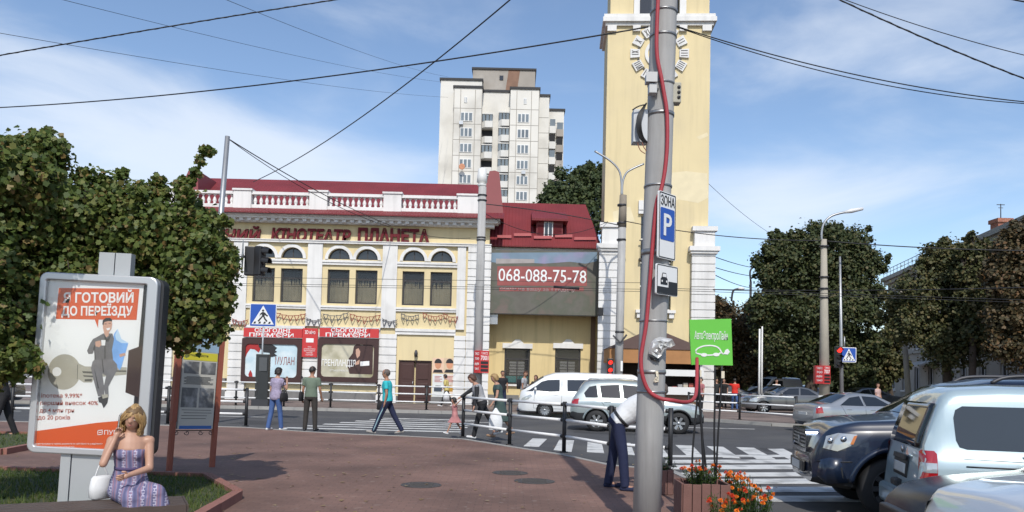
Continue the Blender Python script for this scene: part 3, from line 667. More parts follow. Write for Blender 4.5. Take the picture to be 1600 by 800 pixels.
for h in hs:
    f = MB(); yf = Y1 + .1
    for (a, b, c, d) in ((h[0], h[0] + .08, h[2], h[3]), (h[1] - .08, h[1], h[2], h[3]), (h[0] + .08, h[1] - .08, h[2], h[2] + .08), (h[0] + .08, h[1] - .08, h[3] - .08, h[3]), (h[0] + .08, h[1] - .08, h[3] - .62, h[3] - .55), ((h[0] + h[1]) / 2 - .03, (h[0] + h[1]) / 2 + .03, h[2] + .08, h[3] - .62)): f.box(a, b, yf, yf + .08, c, d)
    o = f.build('window', m_dkframe, w_, True)
    MB().box(h[0] + .05, h[1] - .05, yf + .03, yf + .04, h[2] + .05, h[3] - .05).build('pane', m_pane, o, True)
    MB().box(h[0], h[1], Y1 + .27, Y1 + .29, h[2], h[3]).build('window_backing', m_room, o, True)
    MB().box(h[0] + .1, h[1] - .1, yf + .06, yf + .07, h[2] + .1, h[2] + .45).build('turquoise_film', mat('turquoise_film', (.12, .42, .40), .5), o, True)
    nt_ = MB()
    for k in range(5): nt_.box(h[0] + .28 + .02 * (k % 2), h[1] - .3, yf + .06, yf + .07, h[2] + .5 + k * .16, h[2] + .62 + k * .16)
    nt_.build('paper_notice', mat('grey_paper', (.4, .42, .42), .7, var=.25, scale=9), o, True)
    l = MB(); l.box(h[0] - .12, h[1] + .12, Y1 - .12, Y1 - .002, h[3] + .003, h[3] + .28); cx = (h[0] + h[1]) / 2
    l.prism([(cx - .35, h[3] + .28), (cx + .35, h[3] + .28), (cx + .22, h[3] + .4), (cx + .12, h[3] + .5), (cx - .12, h[3] + .5), (cx - .22, h[3] + .4)], Y1 - .1, Y1 - .003); l.box(h[0] - .06, h[1] + .06, Y1 - .16, Y1 - .002, h[2] - .1, h[2] - .002); l.build('window_surround', m_wht, o, True)
x0, x1 = U(923, 540, Y1 - .2).x, U(930, 540, Y1 - .2).x
MB().box(x0, x1, Y1 - .2, Y1 - .01, .02, ez - .4).build('drainpipe', mat('brown_pipe', (.12, .07, .04), .6, var=.2), w_, True)
# LED screen
ys_ = 41.12; sx0, sx1 = U(761.5, 440, ys_).x, U(935, 440, ys_).x; sz0, sz1 = U(850, 492, ys_).z, U(850, 391.5, ys_).z
scn = thing('led_screen', 'large grey advertising screen showing a phone number on a red band', 'screen', ((sx0 + sx1) / 2, ys_, sz0))
MB().box(sx0, sx1, ys_ + .02, ys_ + .34, sz0, sz1).build('cabinet', mat('screen_cabinet', (.11, .11, .105), .7, var=.1), scn, True)
brk = MB()
for x in (sx0 + .4, (sx0 + sx1) / 2, sx1 - .4):
    for z in (sz0 + .3, sz1 - .4): brk.box(x - .05, x + .05, ys_ + .34, Y1 - .005, z - .05, z + .05)
brk.box(sx0 + .05, sx0 + .6, ys_ + .2, ys_ + .7, sz0 - .55, sz0 - .02); brk.build('bracket', m_alu, scn, True)
m, n, L, b = node_mat('led_picture'); t = n.nodes.new('ShaderNodeTexCoord'); nz1 = n.nodes.new('ShaderNodeTexNoise'); nz1.inputs['Scale'].default_value = .9; nz1.inputs['Detail'].default_value = 5; cr = n.nodes.new('ShaderNodeValToRGB'); e = cr.color_ramp.elements
for _ in range(3): e.new(.5)
for i, (p, c) in enumerate(((.3, (.105, .097, .082)), (.45, (.125, .118, .10)), (.55, (.10, .105, .08)), (.68, (.15, .115, .10)), (.8, (.12, .125, .105)))): e[i].position = p; e[i].color = (*c, 1)
L.new(t.outputs['Object'], nz1.inputs[0]); L.new(nz1.outputs['Fac'], cr.inputs[0]); L.new(cr.outputs[0], b.inputs['Base Color']); b.inputs['Roughness'].default_value = .8
so_ = MB().box(sx0 + .03, sx1 - .03, ys_, ys_ + .018, sz0 + .03, sz1 - .03).build('display', m, scn, True)
def spoly(pts): return pxpoly(pts, ys_)
m_sk = mat('led_sky', (.17, .24, .31), .8, var=.35, scale=1.2, col2=(.33, .24, .40), c2amt=.8, c2scale=.7)
MB().flat(spoly([(763, 395), (933, 394), (933, 408), (915, 412), (890, 409), (850, 412), (800, 409), (780, 411), (763, 409)]), ys_ - .004).build('sky_picture', m_sk, so_, True)
MB().flat(spoly([(775, 404), (835, 405), (835, 411), (775, 412)]), ys_ - .006).build('pale_picture', mat('led_pale', (.34, .31, .30), .8, var=.3, scale=3), so_, True)
MB().flat(spoly([(777, 416), (917, 417), (917, 447), (777, 446)]), ys_ - .008).flat(spoly([(780, 449), (912, 449), (912, 455), (780, 455)]), ys_ - .008).build('red_band', mat('led_red', (.27, .075, .07), .75, var=.25, scale=1.5, emit=.06), so_, True)
a = U(847.5, 430.5, ys_); text_mb('068-088-75-78', .70, a.x, a.z, ys_ - .014, .004, U(916, 430, ys_).x - U(779, 430, ys_).x, .002).build('lettering', mat('led_white', (.60, .62, .62), .6, var=.05, emit=.25), so_, True)
a = U(840, 452, ys_); text_mb('обмін на вашу за 1 годину', .16, a.x, a.z, ys_ - .014, .004, 4.0, .002).build('small_lettering', mat('led_grey', (.35, .28, .27), .7, emit=.05), so_, True)

# ------------------------------------------------------------ clock tower
YT = 40.3
tw = thing('clock_tower', 'tall yellow clock tower with white quoins and roman numeral clock', 'tower', (U(1030, 600, YT).x, YT, 0))
def tx(px, py): return U(px, py, YT).x
def tz(py, px=1030): return U(px, py, YT).z
x0, x1 = tx(947.5, 200), tx(1107.5, 200); zc = tz(41); hole = (tx(1001, 400), tx(1049, 400), tz(485), tz(335))
D_ = 3.0
mb = MB(); holes_wall(mb, x0, x1, 0, zc, YT, .4, [hole]); mb.box(x0, x1, YT + .42, YT + D_, 0.02, zc); mb.box(x0, x0 + .4, YT + .4, YT + .42, 0.03, zc); mb.box(x1 - .4, x1, YT + .4, YT + .42, 0.03, zc)
ux0, ux1 = x0 + .12, x1 - .06; top = zc + 6.5
uh = (tx(1000, 10), tx(1062, 10), tz(22), top - 2.2)
holes_wall(mb, ux0, ux1, zc + .55, top, YT + .1, .4, [uh]); mb.box(ux0, ux1, YT + .52, YT + D_ - .1, zc + .5, top); mb.build('wall', m_yel, tw, True)
c = MB()
def band(z0, z1, d): c.box(x0 - d, x1 + d, YT - d, YT + D_ + d, z0, z1)
band(zc, zc + .18, .14); band(zc + .18, zc + .42, .28); band(zc + .42, zc + .60, .22)
for a, b in ((x0, x0 + .42), (x1 - .42, x1), (tx(990, 45), tx(1000, 45)), (tx(1062, 45), tx(1072, 45))): c.box(a - .03, b + .03, YT - .16, YT - .002, zc - .3, zc - .002)
band(top, top + .35, .4); c.build('cornice', m_wht, tw, True)
rf = MB(); rf.loft([[(x0 - .4, YT - .4, top + .35), (x1 + .4, YT - .4, top + .35), (x1 + .4, YT + D_ + .4, top + .35), (x0 - .4, YT + D_ + .4, top + .35)], [((x0 + x1) / 2 - .2, YT + D_ / 2 - .2, top + 4)] * 1 + [((x0 + x1) / 2 + .2, YT + D_ / 2 - .2, top + 4), ((x0 + x1) / 2 + .2, YT + D_ / 2 + .2, top + 4), ((x0 + x1) / 2 - .2, YT + D_ / 2 + .2, top + 4)]], 0, False); rf.build('roof', m_roof, tw, True)
uw = MB(); uw.box(tx(991, 10), uh[0], YT - .02, YT + .09, uh[2] - .1, uh[3] + .3); uw.box(uh[1], tx(1072, 10), YT - .02, YT + .09, uh[2] - .1, uh[3] + .3); uw.box(uh[0], uh[1], YT - .02, YT + .09, uh[3] + .003, uh[3] + .3); uw.build('window_surround', m_wht, tw, True)
o = MB().box(uh[0], uh[1], YT + .35, YT + .38, uh[2], uh[3]).build('window', m_pane_dark, tw, True); MB().box((uh[0] + uh[1]) / 2 - .05, (uh[0] + uh[1]) / 2 + .05, YT + .3, YT + .345, uh[2], uh[3]).box(uh[0], uh[1], YT + .31, YT + .344, uh[2] + 1.5, uh[2] + 1.6).build('frame', m_frame_w, o, True)
o = MB().box(hole[0], hole[1], YT + .3, YT + .33, hole[2], hole[3]).build('tall_window', m_pane_dark, tw, True); f_ = MB()
for z in np.linspace(hole[2], hole[3] - .08, 5): f_.box(hole[0], hole[1], YT + .25, YT + .295, z, z + .08)
f_.box((hole[0] + hole[1]) / 2 - .04, (hole[0] + hole[1]) / 2 + .04, YT + .24, YT + .294, hole[2], hole[3]); f_.build('frame', m_frame_w, o, True)
sf = MB(); sf.box(hole[0] - .22, hole[1] + .22, YT - .3, YT - .002, hole[2] - .16, hole[2] - .003); 
for a in (hole[0] - .15, hole[1] - .1): sf.box(a, a + .25, YT - .22, YT - .003, hole[2] - .42, hole[2] - .163)
sf.box(hole[0] - .15, hole[1] + .15, YT - .16, YT - .002, hole[3] + .003, hole[3] + .2); sf.box(hole[0] - .15, hole[0] + .1, YT - .2, YT - .003, hole[3] + .2, hole[3] + .7); sf.box(hole[1] - .1, hole[1] + .15, YT - .2, YT - .003, hole[3] + .2, hole[3] + .7); sf.build('window_surround', m_wht, o, True)
bl = MB(); zz = tz(405); zt_ = tz(378)
for k in range(12):
    a = hole[0] + (hole[1] - hole[0]) * k / 11; bl.cyl((a, YT - .25, zz), (a, YT - .25, zt_), .015, n=6)
bl.box(hole[0] - .1, hole[1] + .1, YT - .28, YT - .22, zt_, zt_ + .05); bl.box(hole[0] - .1, hole[1] + .1, YT - .3, YT - .0025, zz - .1, zz); bl.build('balcony_rail', m_dkframe, o, True)
for (a, b, y1, y2, y3) in ((935, 965, 351, 358, 384), (1078, 1114, 355, 362, 386)):     # corner piers with caps and quoins
    p = MB(); xa, xb = tx(a, 470), tx(b, 470); d = .38
    rusticated(p, xa, xb, YT - d, YT - .02, .5, tz(y3 + 8), .40, .05); p.box(xa + .03, xb - .05, YT - d + .05, YT - .004, .4, tz(y3 + 8)); p.box(xa - .06, xb + .06, YT - d - .1, YT - .003, .02, .5)
    p.box(xa - .15, xb + .2, YT - d - .18, YT - .003, tz(y3 + 7), tz(y3)); p.box(xa - .08, xb + .1, YT - d - .1, YT - .004, tz(y3 + 11), tz(y3 + 7)); p.box(xa + .12, xb - .04, YT - d, YT - .005, tz(y3), tz(y2)); p.box(xa, xb + .08, YT - d - .1, YT - .003, tz(y2), tz(y1))
    p.build('corner_pier', m_wht, tw, True)
    if a < 1000:
        p = MB()
        for k in range(6): p.box(xb - .45, xb + .2, YT - .28, YT - .03, 2.2 + k * .8, 2.56 + k * .8)
        p.build('quoin', m_yel, tw, True)
# repair patches of lighter render
for poly in ([(1050, 270), (1072, 268), (1104, 272), (1106, 310), (1090, 318), (1060, 312), (1045, 318)], [(1088, 215), (1104, 208), (1106, 214), (1092, 219)], [(958, 330), (985, 322), (992, 345), (960, 350)]): MB().flat([(tx(*p), tz(p[1], p[0])) for p in poly], YT - .003).build('repair_patch', mat('pale_render_patch', (.69, .60, .40), .85, var=.12), tw, True)
# clock
cc = U(1030.5, 84, YT); ck = MB(); pxm = 1200 / YT
ck2 = MB(); ck3 = MB()
nums = ['XII', 'I', 'II', 'III', 'IIII', 'V', 'VI', 'VII', 'VIII', 'IX', 'X', 'XI']
for k, s in enumerate(nums):
    a = math.pi / 2 - k * math.pi / 6; ca, sa = math.cos(a), math.sin(a)
    P = lambda r, t: (cc.x + r * ca - t * sa, cc.z + r * sa + t * ca)
    ck.prism([P(1.05, -.21), P(1.55, -.25), P(1.55, .25), P(1.05, .21)], YT - .10, YT - .003)
    L_ = len(s); wch = .42 / max(L_, 3)
    for j, ch in enumerate(s):
        t0 = -((j + .5) - L_ / 2) * wch * 1.0
        def stroke(r0, ta, r1, tb): ck2.prism([P(r0, ta - .022), P(r1, tb - .022), P(r1, tb + .022), P(r0, ta + .022)], YT - .106, YT - .10)
        if ch == 'I': stroke(1.12, t0, 1.48, t0)
        elif ch == 'V': stroke(1.12, t0, 1.48, t0 - wch * .4); stroke(1.121, t0 + .01, 1.48, t0 + wch * .4)
        else: stroke(1.12, t0 - wch * .4, 1.48, t0 + wch * .4); stroke(1.121, t0 + wch * .4, 1.481, t0 - wch * .4)
    a2 = a + math.pi / 12; ck3.prism([(cc.x + r * math.cos(a2 + t), cc.z + r * math.sin(a2 + t)) for r, t in ((1.1, -.03), (1.2, -.03), (1.2, .03), (1.1, .03))], YT - .05, YT - .004)
ring = [(cc.x + r * math.cos(t), cc.z + r * math.sin(t)) for r, t in [(.78, 2 * math.pi * i / 32) for i in range(32)]]
ckt = ck.build('clock_face', m_wht, tw, True); ck2.build('numeral', m_dkframe, ckt, True); ck3.build('minute_mark', m_dkframe, ckt, True)
n_ = 32; rg = MB(); ri = [(cc.x + .62 * math.cos(2 * math.pi * i / n_), cc.z + .62 * math.sin(2 * math.pi * i / n_)) for i in range(n_)]
vs = [(p[0], YT - .08, p[1]) for p in ring] + [(p[0], YT - .08, p[1]) for p in ri] + [(p[0], YT - .003, p[1]) for p in ring] + [(p[0], YT - .003, p[1]) for p in ri]
rg.add(vs, [f for i in range(n_) for j in [(i + 1) % n_] for f in ((i, j, n_ + j, n_ + i), (i, 2 * n_ + i, 2 * n_ + j, j), (n_ + i, n_ + j, 3 * n_ + j, 3 * n_ + i))]); rg.build('ring', m_wht, ckt, True)
hd = MB(); hd.bar((cc.x, YT - .13, cc.z), (cc.x + .3, YT - .13, cc.z + .55), .03, .07); hd.bar((cc.x, YT - .16, cc.z), (cc.x - .1, YT - .16, cc.z + .9), .03, .05); hd.build('clock_hand', m_dkframe, ckt, True)

tw.rotation_euler[2] = R(-3.4)
# kiosk at the foot of the tower
YK = 37.6
kz = lambda py, px=1030: U(px, py, YK).z
kx0, kx1 = U(958, 556, YK).x, U(1097, 556, YK).x
ks = thing('street_kiosk', 'dark open kiosk with brown tent roof and orange fascia below the tower', 'kiosk', ((kx0 + kx1) / 2, YK, 0))
kd = 2.2; ze = kz(546); za = kz(512)
MB().loft([[(kx0 - .25, YK - .25, ze), (kx1 + .25, YK - .25, ze), (kx1 + .25, YK + kd + .2, ze), (kx0 - .25, YK + kd + .2, ze)], [((kx0 + kx1) / 2 - .15, YK + kd / 2, za), ((kx0 + kx1) / 2 + .15, YK + kd / 2, za), ((kx0 + kx1) / 2 + .15, YK + kd / 2 + .1, za), ((kx0 + kx1) / 2 - .15, YK + kd / 2 + .1, za)]], 0, False).build('roof', mat('brown_tent', (.075, .045, .038), .8, var=.15), ks, True)
MB().box(kx0 - .2, kx1 + .2, YK - .2, YK - .12, kz(568), ze - .003).box(kx0 - .2, kx0 - .1, YK - .12, YK + kd, kz(568), ze - .003).box(kx1 + .1, kx1 + .2, YK - .12, YK + kd, kz(568), ze - .003).build('fascia', mat('orange_wood_fascia', (.36, .17, .06), .6, var=.25, scale=2.5), ks, True)
MB().box(kx0, kx1, YK + kd - .1, YK + kd, 0, ze - .01).box(kx0, kx0 + .06, YK, YK + kd - .1, 0, ze - .01).box(kx1 - .06, kx1, YK, YK + kd - .1, 0, ze - .01).build('wall', mat('dark_brown_wall', (.05, .035, .03), .8, var=.2), ks, True)
cb = MB(); 
for a in (kx0, (kx0 + kx1) / 2, kx1 - .1): cb.box(a, a + .1, YK - .08, YK, 0, ze - .02)
cb.box(U(1037, 600, YK - .1).x, kx1 + .06, YK - .14, YK - .08, kz(587), kz(577)); cb.box(U(1037, 600, YK - .1).x, kx1 + .06, YK - .14, YK - .08, kz(616), kz(604)); cb.build('white_frame', m_frame_w, ks, True)
ct = MB(); ct.box(kx0 + .1, kx1 - .1, YK + .1, YK + .7, 0, .95); ct.build('counter', mat('counter_wood', (.16, .1, .06), .6, var=.2), ks, True)
gd = MB()
for k in range(14):
    a = kx0 + .3 + k * (kx1 - kx0 - .6) / 14; h = random.uniform(.2, .6); gd.box(a, a + .22, YK + .25, YK + .45, .95, .95 + h, k % 3)
gd.build('goods', [mat('goods_pale', (.5, .45, .36), .6, var=.3, scale=9), mat('goods_red', (.35, .08, .06), .6), mat('goods_grey', (.3, .3, .3), .6, var=.3, scale=9)], ks, True)

# ------------------------------------------------------------ apartment tower behind
YH = 135.0
m_pan = mat('concrete_panel', (.67, .65, .60), .9, var=.10, scale=.25, bump=.1, bscale=5, col2=(.36, .34, .30), c2amt=.6, c2scale=.16)
m_pan2 = mat('stained_concrete', (.31, .28, .245), .9, var=.3, scale=.25, col2=(.47, .44, .40), c2amt=.8, c2scale=.2)
m_cap = mat('dark_roof_felt', (.05, .05, .052), .9)
ap = thing('apartment_block', 'tall cream concrete apartment block rising behind the cinema roof', 'apartment block', (U(780, 580, YH).x, YH, 0))
def hx(px, Y=YH): return U(px, 220, Y).x
def hz(py, Y=YH): return U(770, py, Y).z
blk = MB(); cap = MB(); st = MB()
def block(a, b, y, Y, dep=14):
    blk.box(hx(a, Y), hx(b, Y), Y, Y + dep, 0, hz(y, Y)); cap.box(hx(a, Y) - .2, hx(b, Y) + .2, Y - .2, Y + dep + .2, hz(y, Y), hz(y, Y) + .4)
block(686, 751, 127, YH + 3); block(707.5, 751.5, 138.5, YH); block(796, 841, 138.5, YH - .02); block(751.5, 796, 144, YH + 2.2); block(841, 857, 149, YH + 4); block(857, 880.5, 171, YH + 7)
blk.build('wall', m_pan, ap, True); cap.build('roof_edge', m_cap, ap, True)
pb_ = MB(); pb_.box(hx(736, YH + 4), hx(834, YH + 4), YH + 4, YH + 14, hz(145), hz(109, YH + 4)); po = pb_.build('plant_room', m_pan2, ap, True); MB().box(hx(736, YH + 4) - .2, hx(834, YH + 4) + .2, YH + 3.8, YH + 14.2, hz(109, YH + 4), hz(109, YH + 4) + .35).box(hx(792, YH + 4), hx(806, YH + 4), YH + 5, YH + 8, hz(109, YH + 4) + .35, hz(104, YH + 4)).build('roof_edge', m_cap, po, True)
MB().flat([(hx(792, YH + 4), hz(109, YH + 4)), (hx(810, YH + 4), hz(109, YH + 4)), (hx(806, YH + 4), hz(140, YH + 4)), (hx(788, YH + 4), hz(140, YH + 4))], YH + 3.99).build('rust_stain', mat('rust_stain', (.22, .13, .09), .9, var=.4, scale=.8), po, True)
MB().box(hx(778, YH + 4), hx(784, YH + 4), YH + 3.9, YH + 3.98, hz(125, YH + 4), hz(118, YH + 4)).build('small_window', m_pane_dark, po, True)
jn = MB()
for y in np.arange(170.5, 330, 24.6):
    for a, b, Y in ((707.5, 751.5, YH), (796, 841, YH - .02), (841, 857, YH + 4), (857, 880.5, YH + 7)): jn.box(hx(a, Y) + .05, hx(b, Y) - .05, Y - .02, Y - .001, hz(y), hz(y) + .09)
for x in (707.5, 718, 741, 751.5, 806, 829, 841): jn.box(hx(x) - .05, hx(x) + .05, YH - .05, YH - .021, 20, hz(141))
jn.build('panel_joint', mat('panel_joint', (.30, .28, .25), .9), ap, True)
m_winpale = mat('pale_window_glass', (.16, .19, .21), .15, var=.5, scale=.35, spec=.6)
rows = [183.5 + 24.3 * k for k in range(7)]
def hwin(xc, y, w, h, Y, mull=(.33, .66)):
    X0, X1, Z0, Z1 = hx(xc - w / 2, Y), hx(xc + w / 2, Y), hz(y + h / 2, Y), hz(y - h / 2, Y); f = MB()
    f.box(X0, X1, Y - .1, Y - .003, Z0, Z1); o = f.build('window', m_frame_w, ap, True); g = MB(); xs = [0] + list(mull) + [1]
    for i in range(len(xs) - 1):
        a = X0 + (X1 - X0) * xs[i]; b = X0 + (X1 - X0) * xs[i + 1]; g.box(a + .1, b - .1, Y - .13, Y - .102, Z0 + .12, Z1 - .12)
    g.build('pane', m_winpale, o, True)
for y in rows:
    hwin(728, y, 19, 14, YH); hwin(817, y, 18, 14, YH - .02)
for xc in (726, 819): hwin(xc, 157, 5, 9, YH, (.5,))
m_balc = mat('balcony_panel', (.62, .61, .58), .8, var=.15, scale=.5)
for k, y in enumerate(rows):
    for j, (a, b) in enumerate(((752, 769), (778, 795))):
        yy = y - 4 + (0 if j else 3); Yb = YH + .8; bo = MB(); X0, X1 = hx(a, Yb), hx(b, Yb); bo.loft([[(X0, YH + 2.18, hz(yy + 14)), (X0, Yb + .6, hz(yy + 14)), (X0 + .6, Yb, hz(yy + 14)), (X1, Yb, hz(yy + 14)), (X1, YH + 2.18, hz(yy + 14))], [(X0, YH + 2.18, hz(yy + 4)), (X0, Yb + .6, hz(yy + 4)), (X0 + .6, Yb, hz(yy + 4)), (X1, Yb, hz(yy + 4)), (X1, YH + 2.18, hz(yy + 4))]], 0, False); o = bo.build('balcony', m_balc, ap, True)
        g = MB()
        if (k * 2 + j) % 4 != 2:
            for q in range(3): g.box(X0 + .1 + q * (X1 - X0) / 3, X0 + (q + .9) * (X1 - X0) / 3, Yb + .3, Yb + .5, hz(yy + 4) + .02, hz(yy - 7)); 
            g.build('glazing', m_winpale, o, True)
            MB().box(X0, X1, Yb + .22, YH + 2.1, hz(yy - 7), hz(yy - 9)).build('head_panel', m_balc, o, True)
        else: g.box(X0, X1, YH + 2.1, YH + 2.17, hz(yy + 4), hz(yy - 9)); g.build('dark_opening', m_room, o, True)
    Yb = YH + 6; X0, X1 = hx(858, Yb), hx(868, Yb); z0, z1, z2 = hz(y + 22, Yb), hz(y + 11, Yb), hz(y, Yb)
    if k < 6:
        o = MB().box(X0, X1, Yb, Yb + 1, z0, z1).build('balcony', m_balc, ap, True); MB().box(X0 + .1, X1 - .1, Yb + .1, Yb + .2, z1 + .01, z2).build('glazing', m_winpale if k % 2 == 0 else m_room, o, True)
        o = MB().box(hx(869, Yb), hx(880, Yb), Yb, Yb + 1, z0 - .6, z1 - .6).build('balcony', m_pan2, ap, True); MB().box(hx(869, Yb) + .1, hx(880, Yb) - .1, Yb + .1, Yb + .2, z1 - .59, z2 - .6).build('glazing', m_room if k % 3 else m_winpale, o, True)
pc_ = MB(); pc_.lathe([(.02, .1), (.35, .06), (.55, -.1), (.5, -.12), (.02, .02)], (hx(723.5), YH - 1.0, hz(264)), 16, 'y'); pc_.cyl((hx(723.5), YH - 1, hz(264)), (hx(723.5), YH, hz(266)), .05); pc_.build('satellite_dish', mat('orange_dish', (.5, .22, .12), .6), ap, True)
for (x, y) in ((720, 194), (819, 269)): MB().box(hx(x) - .35, hx(x) + .35, YH - .5, YH - .003, hz(y) - .3, hz(y) + .3).build('air_conditioner', m_alu, ap, True)

# ------------------------------------------------------------ old grey building on the right, behind trees
bA, bB = Vector((34.3, 70, 0)), Vector((25.5, 24, 0)); bd = (bB - bA); bl_ = bd.length; bd.normalize(); ang = math.atan2(bd.y, bd.x)
ob = thing('corner_building', 'old grey plastered building with cornice and brick chimney behind the right hand trees', 'building', bA, ang)
m_ob = mat('grey_plaster', (.36, .33, .285), .9, var=.12, scale=.5, col2=(.17, .155, .135), c2amt=.6, c2scale=.4)
H_ = 11.0; hs = []; wl = []
for k in range(int(bl_ / 3.2)):
    for fl in range(3): wl.append((1.0 + k * 3.2, 1.2 + fl * 3.4))
for (a, z) in wl: hs.append((a, a + 1.2, z, z + 1.9))
mb = MB(); holes_wall(mb, 0, bl_, -.1, H_, 0, .35, hs); mb.box(0, bl_, .37, 12, -.1, H_ - .05); mb.build('wall', m_ob, ob)
MB().box(-.5, bl_ + .4, -.5, 12.3, H_, H_ + .35).box(-.3, bl_ + .3, -.28, -.003, H_ - .3, H_ - .003).box(-.1, bl_ + .1, -.12, -.003, 4.2, 4.4).build('cornice', mat('pale_plaster', (.33, .31, .27), .85, var=.1), ob)
MB().prism_x([(-.4, H_ + .36), (6, H_ + 1.0), (12.2, H_ + .36)], -.3, bl_ + .3).build('roof', mat('grey_sheet_roof', (.16, .15, .15), .6, var=.15), ob)
for h in hs:
    f = MB()
    for (a, b, c, d) in ((h[0], h[0] + .08, h[2], h[3]), (h[1] - .08, h[1], h[2], h[3]), (h[0] + .08, h[1] - .08, h[2], h[2] + .08), (h[0] + .08, h[1] - .08, h[3] - .08, h[3]), ((h[0] + h[1]) / 2 - .04, (h[0] + h[1]) / 2 + .04, h[2] + .08, h[3] - .08)): f.box(a, b, .14, .2, c, d)
    o = f.build('window', m_frame_w, ob); MB().box(h[0] + .04, h[1] - .04, .16, .18, h[2] + .04, h[3] - .04).build('pane', m_pane_dark, o); MB().box(h[0] - .1, h[1] + .1, -.12, -.003, h[2] - .14, h[2] - .02).build('sill', m_wht, o)
rl = MB()
for k in range(15): rl.cyl((k, -.35, H_ + .35), (k, -.35, H_ + 1.0), .02, n=5)
rl.bar((0, -.35, H_ + 1.0), (14, -.35, H_ + 1.0), .04, .04); rl.bar((0, -.35, H_ + .7), (14, -.35, H_ + .7), .03, .03); rl.build('roof_railing', m_dkframe, ob)
aw = MB(); aw.prism_x([(-1.4, 3.0), (-1.4, 3.15), (-.02, 3.6), (-.02, 3.5)], 9, 13); aw.build('awning', mat('pale_awning', (.4, .38, .35), .7), ob)
m, n, L, b = node_mat('chimney_brick'); t = n.nodes.new('ShaderNodeTexCoord'); br = n.nodes.new('ShaderNodeTexBrick'); mpn = n.nodes.new('ShaderNodeMapping'); mpn.inputs['Rotation'].default_value = (R(90), 0, 0); L.new(t.outputs['Object'], mpn.inputs[0]); L.new(mpn.outputs[0], br.inputs['Vector'])
br.inputs['Scale'].default_value = 1; br.inputs['Brick Width'].default_value = .27; br.inputs['Row Height'].default_value = .09; br.inputs['Mortar Size'].default_value = .01
br.inputs['Color1'].default_value = (.38, .12, .06, 1); br.inputs['Color2'].default_value = (.28, .08, .045, 1); br.inputs['Mortar'].default_value = (.3, .25, .2, 1); L.new(br.outputs['Color'], b.inputs['Base Color']); b.inputs['Roughness'].default_value = .9
cp = U(1564, 395, 48.5); ch = MB(); zt = U(1564, 343, 48.5).z; ch.box(cp.x - .42, cp.x + .42, 48.1, 48.9, H_ - .5, zt); ch.box(cp.x - .5, cp.x + .5, 48.0, 49.0, zt - .25, zt); cho = ch.build('chimney', MATS['chimney_brick'], ob, True)
an = MB(); an.cyl((cp.x, 48.5, zt), (cp.x, 48.5, zt + 1.0), .03, n=6); an.bar((cp.x - .25, 48.5, zt + .95), (cp.x + .25, 48.5, zt + .95), .04, .04); an.bar((cp.x - .15, 48.5, zt + .75), (cp.x + .15, 48.5, zt + .75), .03, .03); an.build('antenna', m_dkframe, cho, True)
# ------------------------------------------------------------ main concrete pole and what hangs on it
m_conc = mat('pole_concrete', (.37, .365, .355), .85, var=.16, scale=3, bump=.12, bscale=110, col2=(.40, .39, .37), c2amt=.6, c2scale=1.7, streak=.35)
m_conc_dk = mat('old_concrete', (.22, .19, .15), .9, var=.25, scale=3, bump=.4)
m_dkmet = MATS['dark_grey_metal']; m_steel = mat('galvanised_steel', (.36, .37, .38), .45, metal=.7, var=.15, scale=4)
m_blk = mat('black_rubber', (.012, .012, .013), .5, var=.1); m_bandm = mat('steel_band', (.30, .30, .30), .4, metal=.7)
m_sw = mat('sign_white', (.70, .70, .69), .4, var=.05, scale=4); m_sb = mat('sign_blue', (.015, .075, .36), .4, var=.06); m_sk_ = mat('sign_black', (.012, .012, .014), .45)
YP = 8.3
pb0, pb1 = U(1011, 790, YP), U(1037.5, 10, YP); ax = (pb1 - pb0) / (pb1.z - pb0.z)
def pole_at(z): return pb0 + ax * (z - pb0.z)
base = pole_at(0)
pole = thing('concrete_pole', 'thick grey concrete pole beside the crossing, with a red conduit and parking signs on it', 'pole', base)
MB().tube([pole_at(z) for z in np.linspace(-.05, 9.5, 8)], [.150 - .0018 * k for k in range(8)], 28).build('shaft', m_conc, pole, True)
def pole_front(px, py, d=.16): return U(px, py, YP - d)
for y, h, r in ((20, .012, .148), (58, .012, .148), (133, .008, .149), (180, .02, .1475), (292, .010, .150), (395, .03, .1495), (502, .008, .151), (581, .02, .151), (612, .012, .1515)):
    z = U(1020, y, YP).z; c = pole_at(z); MB().tube([c - Vector((0, 0, h)), c + Vector((0, 0, h))], r + .004, 24).build('band', m_bandm, pole, True)
rp = [(1029, -60), (1028, 0), (1026, 56), (1027, 90), (1033, 120), (1037, 143), (1042, 176), (1042.5, 225), (1039, 266), (1033, 296), (1025.5, 320), (1019, 392), (1015.5, 440), (1010, 504), (1005, 535), (1001.5, 561), (1004, 587), (1014, 611), (1032, 622.5), (1050, 625.5), (1068, 628.5), (1080, 626.5), (1086, 619.5), (1088, 610), (1089, 585), (1089, 560)]
pts = []
for i, (x, y) in enumerate(rp):
    Yv = 8.125 if i < 20 else 8.125 + (i - 19) * .2
    pts.append(U(x, y, Yv))
def smooth(pts, k=4):
    P = [pts[0]] + pts + [pts[-1]]; out_ = []
    for i in range(1, len(P) - 2):
        p0, p1, p2, p3 = P[i - 1:i + 3]
        for j in range(k):
            t = j / k; out_.append(.5 * ((2 * p1) + (p2 - p0) * t + (2 * p0 - 5 * p1 + 4 * p2 - p3) * t * t + (3 * p1 - p0 - 3 * p2 + p3) * t ** 3))
    return out_ + [pts[-1]]
o = MB().tube(smooth(pts), .0215, 12).build('red_conduit', mat('red_plastic_conduit', (.33, .035, .045), .6, var=.25, scale=9)); tag(o, 'red plastic conduit running down the thick concrete pole and looping towards the green sign', 'conduit')
